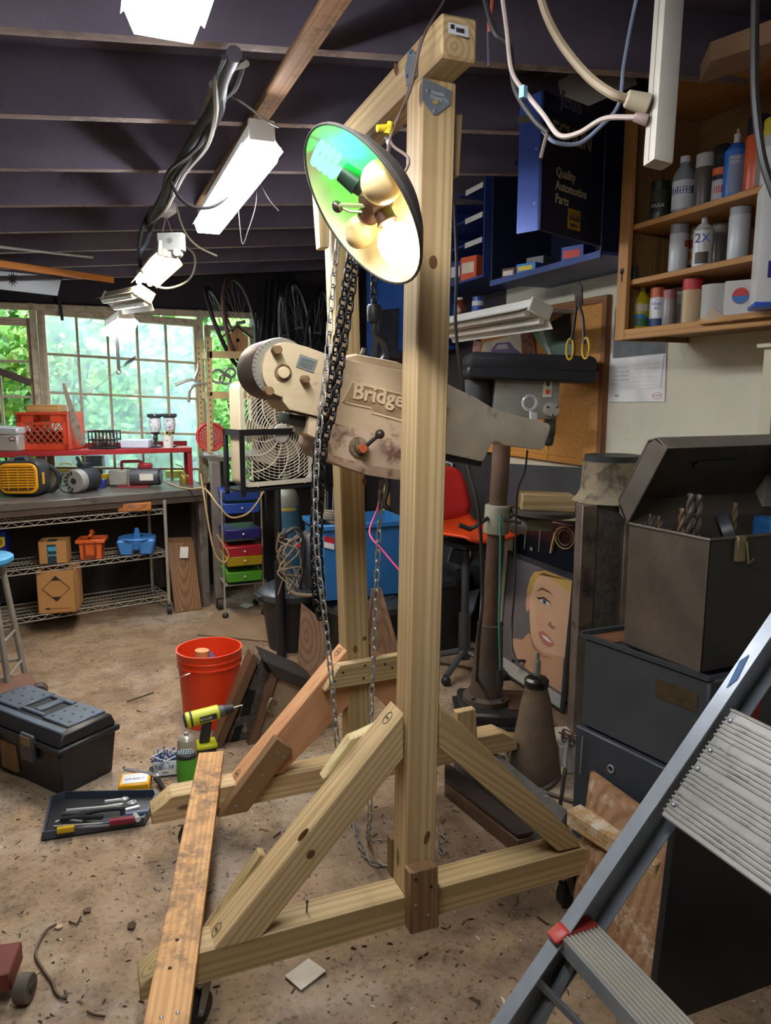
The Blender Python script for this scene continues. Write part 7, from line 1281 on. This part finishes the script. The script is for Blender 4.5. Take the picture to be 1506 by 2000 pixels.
cord('grey_cable', 'grey cable with yellow tag standing beside the cone', [PZ(1110, 1440, .1), PD(1105, 1480, 2.6), PD(1100, 1530, 2.6), PZ(1093, 1585, .01)], .008, m('#6d6a70', .5)); tag(B().cyl(PD(1103, 1499, 2.595), PD(1102, 1512, 2.595), .0105, n=10).obj('yellow_tag', m('#d9bd2c', .5)), 'yellow sleeve on the grey cable beside the cone', 'sleeve'); cord('floor_cable', 'brown cable curling round the foot of the iron cone', [PZ(975, 1475, .012), PZ(1000, 1478, .012), PZ(1015, 1455, .012), PZ(992, 1460, .012), PZ(990, 1480, .012), PZ(1005, 1500, .012), PZ(1030, 1535, .012), PZ(1060, 1542, .012), PZ(1090, 1520, .012), PZ(1100, 1500, .012)], .008, m('#5b5048', .6))
cord('floor_cable', 'cable running from the cone towards the black cabinet', [PZ(1045, 1540, .012), PZ(1080, 1552, .012), PZ(1110, 1562, .012), PZ(1140, 1570, .012)], .007, m('#5b5048', .6))
# =====================================================================  BLACK CABINET WITH OPEN TOOL CHEST
ZC = .82; cA, cB_ = V((1.43, 1.86, 0)), V((1.515, 1.43, 0)); M_bc = m('#3e4246', .5, .2, .2, 5, .1, 40, '#4a4641', .64, 7)
bcb = thing('black_steel_cabinet', 'scuffed black steel cabinet in two tiers under the tool chest', 'cabinet', (1.8, 1.65, 0))
B().prism([V((cA.x, cA.y, .53)), V((cB_.x, cB_.y, .53)), V((2.2, 1.40, .53)), V((2.2, 1.86, .53))], (0, 0, ZC-.53)).obj('upper_case', M_bc, bcb, .006); B().prism([V((cA.x-.012, cA.y+.01, 0)), V((cB_.x-.012, cB_.y-.01, 0)), V((2.2, 1.38, 0)), V((2.2, 1.87, 0))], (0, 0, .525)).obj('lower_case', m('#343940', .5, .2, .15, 5), bcb, .005)
sdv = (cB_-cA).normalized()
B().prism([cA+V((-.006, 0, ZC)), cB_+V((-.006, 0, ZC)), cB_+V((.01, 0, ZC)), cA+V((.01, 0, ZC))], (0, 0, .012)).obj('top_lip', m('#3f4247', .45, .3), bcb); B().prism([cA+V((.02, -.005, ZC+.001)), cA+sdv*.09+V((.012, 0, ZC+.001)), V((1.9, 1.76, ZC+.001)), V((1.9, 1.85, ZC+.001))], (0, 0, .006)).obj('rusty_top', m('#7a4f32', .7, .2, .3, 12), bcb); B().prism([cA+V((-.006, -.0, ZC)), cA+V((-.006, .012, ZC)), V((2.2, 1.872, ZC)), V((2.2, 1.86, ZC))], (0, 0, .02)).obj('top_lip', M_bc, bcb)
def PSd(u, z, k=.001): q = cA.lerp(cB_, u); nn = V((sdv.y, -sdv.x, 0)); nn = nn if nn.x < 0 else -nn; return V((q.x, q.y, z))+nn*k
B().prism([PSd(.62, .72), PSd(.93, .72), PSd(.93, .775), PSd(.62, .775)], V((-.001, 0, 0))).obj('name_plate', m('#4a3d28', .5, .4, .3, 30), bcb); B().torus(PSd(.32, .44, .014), .011, .003, (1, .2, 0), 16).obj('lock', m('#a5a5a0', .3, .9), bcb); B().tube([PSd(.06, .50, .016), PSd(.05, .37, .016)], .0025, 5).obj('hinge_pin', m('#8a8478', .5, .5), bcb)
tc = thing('open_tool_chest', 'brown-black steel tool chest with raised lid full of drill bits', 'tool chest', (1.75, 1.6, ZC)); M_ch = m('#5f5449', .55, .3, .25, 8, .2, 50, '#6b4a30', .68, 7); M_chd = m('#1b1819', .6, .2)
t0, t1 = V((1.515, 1.465, 0)), V((1.488, 1.745, 0)); tr0, tr1 = V((2.1, 1.465, 0)), V((2.1, 1.745, 0)); zq0, zq1 = ZC+.008, 1.20; th_ = .006
def wallp(nm, a, b_, z0, z1, inn_, mat): return B().prism([V((a.x, a.y, z0)), V((b_.x, b_.y, z0)), V((b_.x, b_.y, z1)), V((a.x, a.y, z1))], inn_).obj(nm, mat, tc, .0015)
wallp('side', t0, t1, zq0, zq1, V((th_, 0, 0)), M_ch); wallp('front', t0, tr0, zq0, zq1, V((0, th_, 0)), m('#33302f', .5, .3, .15, 6)); wallp('back', t1, tr1, zq0, zq1, V((0, -th_, 0)), M_ch); B().prism([V((t0.x, t0.y, 0)), V((tr0.x, tr0.y, 0)), V((tr1.x, tr1.y, 0)), V((t1.x, t1.y, 0))], (0, 0, .006)).obj('bottom', M_chd, tc).location.z += zq0
B().prism([V((t0.x+.01, t0.y+.01, 1.10)), V((tr0.x, tr0.y+.01, 1.10)), V((tr1.x, tr1.y-.01, 1.10)), V((t1.x+.01, t1.y-.01, 1.10))], (0, 0, .006)).obj('inner_tray', M_chd, tc)
B().tube([V((t1.x, t1.y, zq1)), V((t0.x, t0.y, zq1)), V((tr0.x, tr0.y, zq1))], .005, 6).obj('rolled_rim', m('#5a5048', .45, .4), tc)
B().bx(1.605, 1.635, 1.452, 1.466, 1.135, 1.205).obj('latch', m('#8a7c5c', .4, .7), tc, .002); B().tube([(1.63, 1.448, 1.19), (1.64, 1.446, 1.13), (1.66, 1.448, 1.14)], .0025, 5).obj('latch_wire', m('#8a7c5c', .4, .7), tc)
# lid: a shallow box hinged at the back edge
tip = PX(1312, 874, 1.50); hg = V((1.485, 1.75, zq1)); ld = (V((0, tip.y, tip.z))-V((0, hg.y, hg.z))); LdL = ld.length; ld.normalize(); ln_ = V((0, ld.z, -ld.y)); ln_ = ln_ if ln_.z > 0 else -ln_; xl_, xr_ = 1.485, 2.1; hgt = .07
def LP(x, s, h): return V((x, hg.y, hg.z))+ld*s+ln_*h
LdL = LdL*.98
B().prism([LP(xl_, 0, -.0), LP(xl_, LdL, -.0), LP(xl_, LdL-.005, hgt*.8), LP(xl_, LdL-.03, hgt), LP(xl_, .03, hgt), LP(xl_, .0, hgt*.7)], (.006, 0, 0)).obj('lid_side', m('#6b6258', .5, .3, .2, 8), tc, .002); B().prism([LP(xr_, 0, -.0), LP(xr_, LdL, -.0), LP(xr_, LdL-.005, hgt*.8), LP(xr_, LdL-.03, hgt), LP(xr_, .03, hgt), LP(xr_, .0, hgt*.7)], (-.006, 0, 0)).obj('lid_side', m('#6b6258', .5, .3, .2, 8), tc, .002); wallp('side', tr0, tr1, zq0, zq1, V((-th_, 0, 0)), M_ch); B().prism([LP(xl_, LdL, 0), LP(xr_, LdL, 0), LP(xr_, LdL, hgt*.75), LP(xl_, LdL, hgt*.75)], ld*.005).obj('lid_front', m('#80776b', .5, .3, .2, 8), tc, .002); B().prism([LP(xl_, 0, 0), LP(xr_, 0, 0), LP(xr_, .03, hgt), LP(xl_, .03, hgt)], ld*-.005).obj('lid_back', M_ch, tc); B().prism([LP(xl_, .03, hgt), LP(xr_, .03, hgt), LP(xr_, LdL-.02, hgt), LP(xl_, LdL-.02, hgt)], ln_*.005).obj('lid_top', M_ch, tc); B().prism([LP(xl_, LdL-.02, hgt), LP(xr_, LdL-.02, hgt), LP(xr_, LdL, hgt*.72), LP(xl_, LdL, hgt*.72)], ln_*.005).obj('lid_bevel', m('#80776b', .5, .3, .2, 8), tc); B().prism([LP(1.70, LdL*.55, hgt-.003), LP(1.86, LdL*.55, hgt-.003), LP(1.85, LdL*.64, hgt-.003), LP(1.71, LdL*.64, hgt-.003)], ln_*-.002).obj('faded_label', m('#5a5650', .6), tc)
# drill bits: each its own thing
bits = [(1262, .006, .05, 0), (1270, .006, .075, 0), (1278, .006, .07, 0), (1287, .007, .07, 0), (1294, .006, .055, 0), (1303, .005, .035, 0), (1310, .005, .035, 0), (1331, .010, .11, 1), (1346, .012, .15, 1), (1352, .009, .095, 1), (1362, .012, .145, 1), (1434, .008, .115, 1)]
for i, (x, rad, ht, big) in enumerate(bits):
    q = PX(x, 1015, 1.53+.004*i+.01*big); q = V((min(max(1.53+(x-1262)*.0011, 1.53), 1.85), 0, 0)); d = ray(x, 1020); q = CP+d*(((t1.y-.03 if not big else 1.58)-(x-1262)*.0010*(0 if big else 1))/d.y); q.z = 1.107
    pts = []; b = B(); n = 26; H2 = ht+.05
    for sgn in (0, math.pi):
        b.tube([V((q.x+rad*.45*math.cos(k*.55+sgn), q.y+rad*.45*math.sin(k*.55+sgn), q.z+H2*k/n)) for k in range(n+1)], rad*.55, 5)
    tag(b.obj('drill_bit', m('#8a7358' if i % 2 else '#6f6660', .35, .8)), ['first', 'second', 'third', 'fourth', 'fifth', 'sixth', 'seventh', 'first large', 'tallest large', 'short large', 'last large', 'lone slanted'][i]+' drill bit from the left in the open tool chest', 'drill bit', 'drill bits in the tool chest')
q = PX(1395, 1000, 1.70); o = B().lathe([(.062, 0), (.062, .03), (.058, .03), (.058, 0)], V((q.x, 1.60, 1.175)), 30, (.75, -.6, .35)).obj('steel_ring', m('#4b4c4e', .35, .7)); tag(o, 'dark curved steel band standing in the open tool chest', 'band')
frame((1.98, 1.60, 1.107), -25); o = B().bx(-.09, .09, -.06, .06, 0, .10).bx(-.092, .092, -.062, .062, .075, .08).obj('blue_case', m('#2f6fae', .45), None, .004); tag(o, 'blue plastic case inside the open tool chest', 'case'); world()
# =====================================================================  PLYWOOD STAND AND BLACK PANEL
WPL = wood('#9a7350', '#6e4c30', 9, .0, dirt='#c9b79a', damt=.62, name='plywood'); pst = thing('plywood_stand', 'plywood sheet with a nailed rail leaning on the black cabinet', 'plywood stand', (1.32, 1.5, 0))
pa, pb_, pc_, pd_ = PX(1153, 1507, 1.415), PX(1330, 1600, 1.455), V((1.36, 1.27, 0)), V((1.27, 1.66, 0))
pc_ = PZ(1258, 2010, 0); pu_ = PX(1308, 1590, 1.43)
B().prism([pa, V((pu_.x, pu_.y, pa.z-.01)), pc_, pd_], V((.014, 0, 0))).obj('plywood_sheet', WPL, pst, xaxis=(0, .1, 1)); pe = (pd_-pa)
WR = wood('#b9935c', '#8e6a3a', 30, 0, dirt='#d8cbb4', damt=.55, name='sawdusty_rail')
r0, r1_ = PX(1122, 1590, 1.34), PX(1296, 1655, 1.395); r1_.z = r0.z; timber('rail', r0+V((-.005, .0, 0)), r1_, .06, .055, WR, pst, side=(1, 0, 0))
bq = PZ(1272, 2010, 0); bt = PY(1322, 1600, bq.y+.05)
bp = B().prism([bq, V((2.2, bq.y-.02, 0)), V((2.2, bt.y-.02, bt.z)), bt], (0, .02, 0)).obj('black_sheet_metal', m('#1d2126', .3, .1, .25, 4)); tag(bp, 'large smooth black panel standing below the ladder platform', 'panel')
tag(B().prism([PD(1440, 1470, 1.9), PD(1470, 1500, 1.9), PD(1500, 1290, 1.8), PD(1475, 1300, 1.82)], V((.01, .02, 0))).obj('red_bracket', m('#5d1f22', .5)), 'dark red bracket behind the upper ladder rail', 'bracket')
# =====================================================================  STEP LADDER
YL = 1.10; lad = thing('step_ladder', 'folded aluminium step ladder with platform in the right foreground', 'ladder', (.9, .9, 0)); M_al = m('#a4abb2', .32, .85, .12, 14, dirt='#7d7f7c', damt=.64, ds=20); M_al2 = m('#8a9095', .4, .8, .15, 14)
l0, l1 = PY(940, 2030, YL), PY(1540, 1150, YL); ru = (l1-l0).normalized(); rn = V((ru.z, 0, -ru.x))      # rn points down-right across the rail
l0 = l0-ru*(l0.z/ru.z); l1 = l1+ru*.2
def rail(y, s):
    b = B(); w_ = .08
    def pr_(a, b_, c, d): b.prism([l0+rn*a+V((0, y-YL+c, 0)), l0+rn*b_+V((0, y-YL+c, 0)), l1+rn*b_+V((0, y-YL+c, 0)), l1+rn*a+V((0, y-YL+c, 0))], (0, d, 0))
    pr_(0, w_, 0, .003); pr_(0, .003, 0, -.03*s); pr_(w_-.003, w_, 0, -.03*s); return b.obj('rail', M_al, lad)
rail(YL, 1); rail(YL-.44, -1)
def LPt(s, a, y): return l0+ru*s+rn*a+V((0, y-YL, 0))
def s_at(px, py): q = PY(px, py, YL); return (q-l0).dot(ru)
# lower tread
sT = s_at(1088, 1815); hz = V((1, 0, 0)); e0 = LPt(sT, -.004, YL-.004); b = B(); wT = .44
tread = B().prism([e0, e0+V((.085, 0, 0)), e0+V((.085, -wT, 0)), e0+V((0, -wT, 0))], (0, 0, -.004)).obj('tread', m('#8f8a80', .35, .8, .1, 14), lad); B().prism([e0, e0+V((0, -wT, 0)), e0+V((.004, -wT, -.04)), e0+V((.004, 0, -.04))], (-.003, 0, 0)).obj('tread_lip', M_al, tread); b = B()
for i in range(9): b.box(e0+V((.006+i*.0092, -wT/2, .0015)), (.0035, wT, .003))
b.obj('tread_ribs', m('#c4beb0', .3, .9), tread)
# red plastic clip
c = LPt(sT+.006, .0, YL); B().prism([c+V((-.028, .004, -.008)), c+V((.0, .004, .008)), c+V((.075, .004, .004)), c+V((.075, .004, -.012)), c+V((-.01, .004, -.02))], (0, -.034, 0)).obj('red_clip', m('#b3322a', .45), lad, .003)
# platform folded up against the rails
s0, s1 = s_at(1277, 1583), s_at(1408, 1372); pt0 = LPt(s0, .02, YL-.032); pt1 = LPt(s1, .02, YL-.032)
plat = B().prism([pt0, pt1, pt1+V((0, -.40, 0)), pt0+V((0, -.40, 0))], rn*.012).obj('platform', m('#a3a19a', .42, .7, .15, 12, dirt='#6e675c', damt=.6, ds=16), lad, .003); n_ = 26; b = B(); pu = (pt1-pt0)/n_
for i in range(n_):
    if i % 6 in (0,): continue
    b.prism([pt0+pu*(i+.25)-rn*.0005, pt0+pu*(i+.7)-rn*.0005, pt0+pu*(i+.7)-rn*.0005+V((0, -.40, 0)), pt0+pu*(i+.25)-rn*.0005+V((0, -.40, 0))], -rn*.0022)
b.obj('platform_ribs', m('#8e8a80', .45, .7, .2, 30, dirt='#5d564c', damt=.55, ds=20), plat)
for f_ in (.12, .45, .62, .9): B().lathe([(.006, 0), (.0045, .003), (0, .004)], pt0.lerp(pt1, f_)+V((0, -.014, 0))-rn*.002, 10, -rn).obj('rivet', m('#8f9294', .35, .9), plat)
B().tube([LPt(sT-.28, .10, YL-.02), LPt(sT-.02, .06, YL-.02)], .012, 6).obj('brace', M_al2, lad); B().tube([LPt(sT-.10, .02, YL-.01), LPt(sT-.12, .15, YL-.05)], .009, 6).obj('brace', M_al2, lad)
pb2 = [(1.0, .0), (0, 0)]
for s_, (x, y, w_) in enumerate(((1243, 1575-1080+850, 1), )): pass
bp0 = LPt(s_at(1448, 1320), -.0008, YL-.012); B().prism([bp0+ru*-.045, bp0+ru*-.02+V((0, -.01, 0)), bp0+ru*.04, bp0+ru*.02+V((0, .01, 0))], -rn*.001).obj('paint_smear', m('#3b5f86', .6), lad)
# =====================================================================  POWER STRIP AND CORDS AT THE UPPER RIGHT
psd = 1.35; ps = thing('power_strip', 'beige power strip hanging vertically with two plugs', 'power strip', PD(1290, 320, psd)); M_ps = m('#b3ada0', .45, 0, .08); a_, b_ = PD(1287, 322, psd), PD(1312, -40, psd); ex_ = (RT*.8+FW*.25).normalized()
ezz = (b_-a_).normalized(); exx = (ex_-ezz*ex_.dot(ezz)).normalized(); eyy = ezz.cross(exx); frame_axes(a_, exx, eyy, ezz); Ls = (b_-a_).length
B().bx(-.021, .021, -.014, .020, 0, Ls).obj('body', M_ps, ps, .007, seg=2); B().bx(-.0215, .0215, .0015, .003, .005, Ls).obj('seam', m('#6b665c', .6), ps); 
for z in (.10, .16, .22): B().bx(.0205, .022, -.006, .012, z, z+.04).obj('outlet', m('#cfc9ba', .5), ps)
world()
pgp = PD(1235, 200, psd); B().cyl(PD(1267, 205, psd), PD(1222, 192, psd), .019, .015, 14).obj('plug', m('#a59a80', .5, 0, .1), ps, .003); B().cyl(PD(1264, 235, psd), PD(1238, 228, psd), .011, .008, 12).obj('plug', m('#8f7a74', .45), ps, .002)
cord('thick_beige_cord', 'thick beige cord curving down to the power strip plug', [PD(1050, -30, 1.45), PD(1068, 30, 1.45), PD(1100, 90, 1.42), PD(1150, 150, 1.38), PD(1195, 183, psd), PD(1224, 193, psd)], .0085, m('#97866c', .6, 0, .15, 12)); cord('white_pair_cord', 'white twin cord looping under to the small plug', [PD(978, -30, 1.5), PD(990, 60, 1.5), PD(1000, 140, 1.5), PD(1030, 185, 1.48), PD(1062, 225, 1.46), PD(1092, 264, 1.44), PD(1130, 260, 1.42), PD(1180, 232, 1.38), PD(1240, 229, psd)], .0048, m('#b9a99c', .55)); cord('thin_pale_cable', 'thin pale cord hanging left of the power strip', [PD(1247, -20, 1.6), PD(1232, 50, 1.6), PD(1218, 130, 1.58), PD(1208, 205, 1.56), PD(1170, 250, 1.54), PD(1130, 280, 1.52), PD(1085, 278, 1.5), PD(1060, 255, 1.5)], .0042, m('#8f9cb0', .5)); cord('dark_twin_cord', 'dark cord tied to the white twin cord with a blue tie', [PD(940, -30, 1.52), PD(965, 60, 1.51), PD(995, 90, 1.51), PD(1005, 170, 1.5), PD(1040, 230, 1.48), PD(1070, 260, 1.47)], .0055, M_cordk); tag(B().box(PD(1022, 180, 1.475), (.012, .012, .022), rz=20).obj('blue_tie', m('#8fc4d8', .5)), 'pale blue tie on the twin cords', 'cable tie'); cord('black_right_cord', 'black cord hanging at the upper right edge', [PD(1476, -30, 1.3), PD(1474, 100, 1.3), PD(1476, 200, 1.3), PD(1490, 310, 1.3), PD(1520, 400, 1.3)], .0075, M_cordk); cord('red_wire', 'frayed red wire at the top right of the beam', [PD(962, -20, 1.55), PD(960, 20, 1.55), PD(955, 50, 1.55), PD(958, 62, 1.55)], .004, m('#a34a42', .6)); cord('cord_end', 'frayed brown cord end hanging before the navy door', [PD(1068, 262, 1.47), PD(1062, 285, 1.47), PD(1056, 310, 1.47)], .004, m('#6b5a50', .6)); tag(B().cyl(PD(953, 60, 1.6), PD(955, 130, 1.6), .003, n=6).obj('thin_rod', m('#5d6070', .4, .5)), 'thin steel rod hanging right of the beam end', 'rod')
# things stored in the rafters
zr = roof(2.0)+.015
tag(B().prism([PD(1388, 120, 2.0), PD(1530, 75, 1.8), PD(1530, 30, 1.8), PD(1388, 82, 2.0)], V((.12, .16, .02))).obj('rafter_carton', m('#7d5f45', .85, 0, .15)), 'brown cardboard carton stored in the rafters at upper right', 'carton')
tag(B().prism([PD(1095, 185, 2.6), PD(1150, 207, 2.6), PD(1245, 165, 2.6), PD(1180, 135, 2.65)], V((.0, .02, .05))).obj('paper_stack', m('#b9b3a6', .8, 0, .1)), 'stack of pale paper lying on top of the navy door', 'paper'); tag(B().prism([PD(1018, 150, 2.7), PD(1060, 148, 2.7), PD(1080, 128, 2.75), PD(1040, 130, 2.75)], V((.0, .03, .03))).obj('rag_bundle', m('#8a7f70', .85)), 'small pale bundle on top of the navy cabinet', 'bundle')
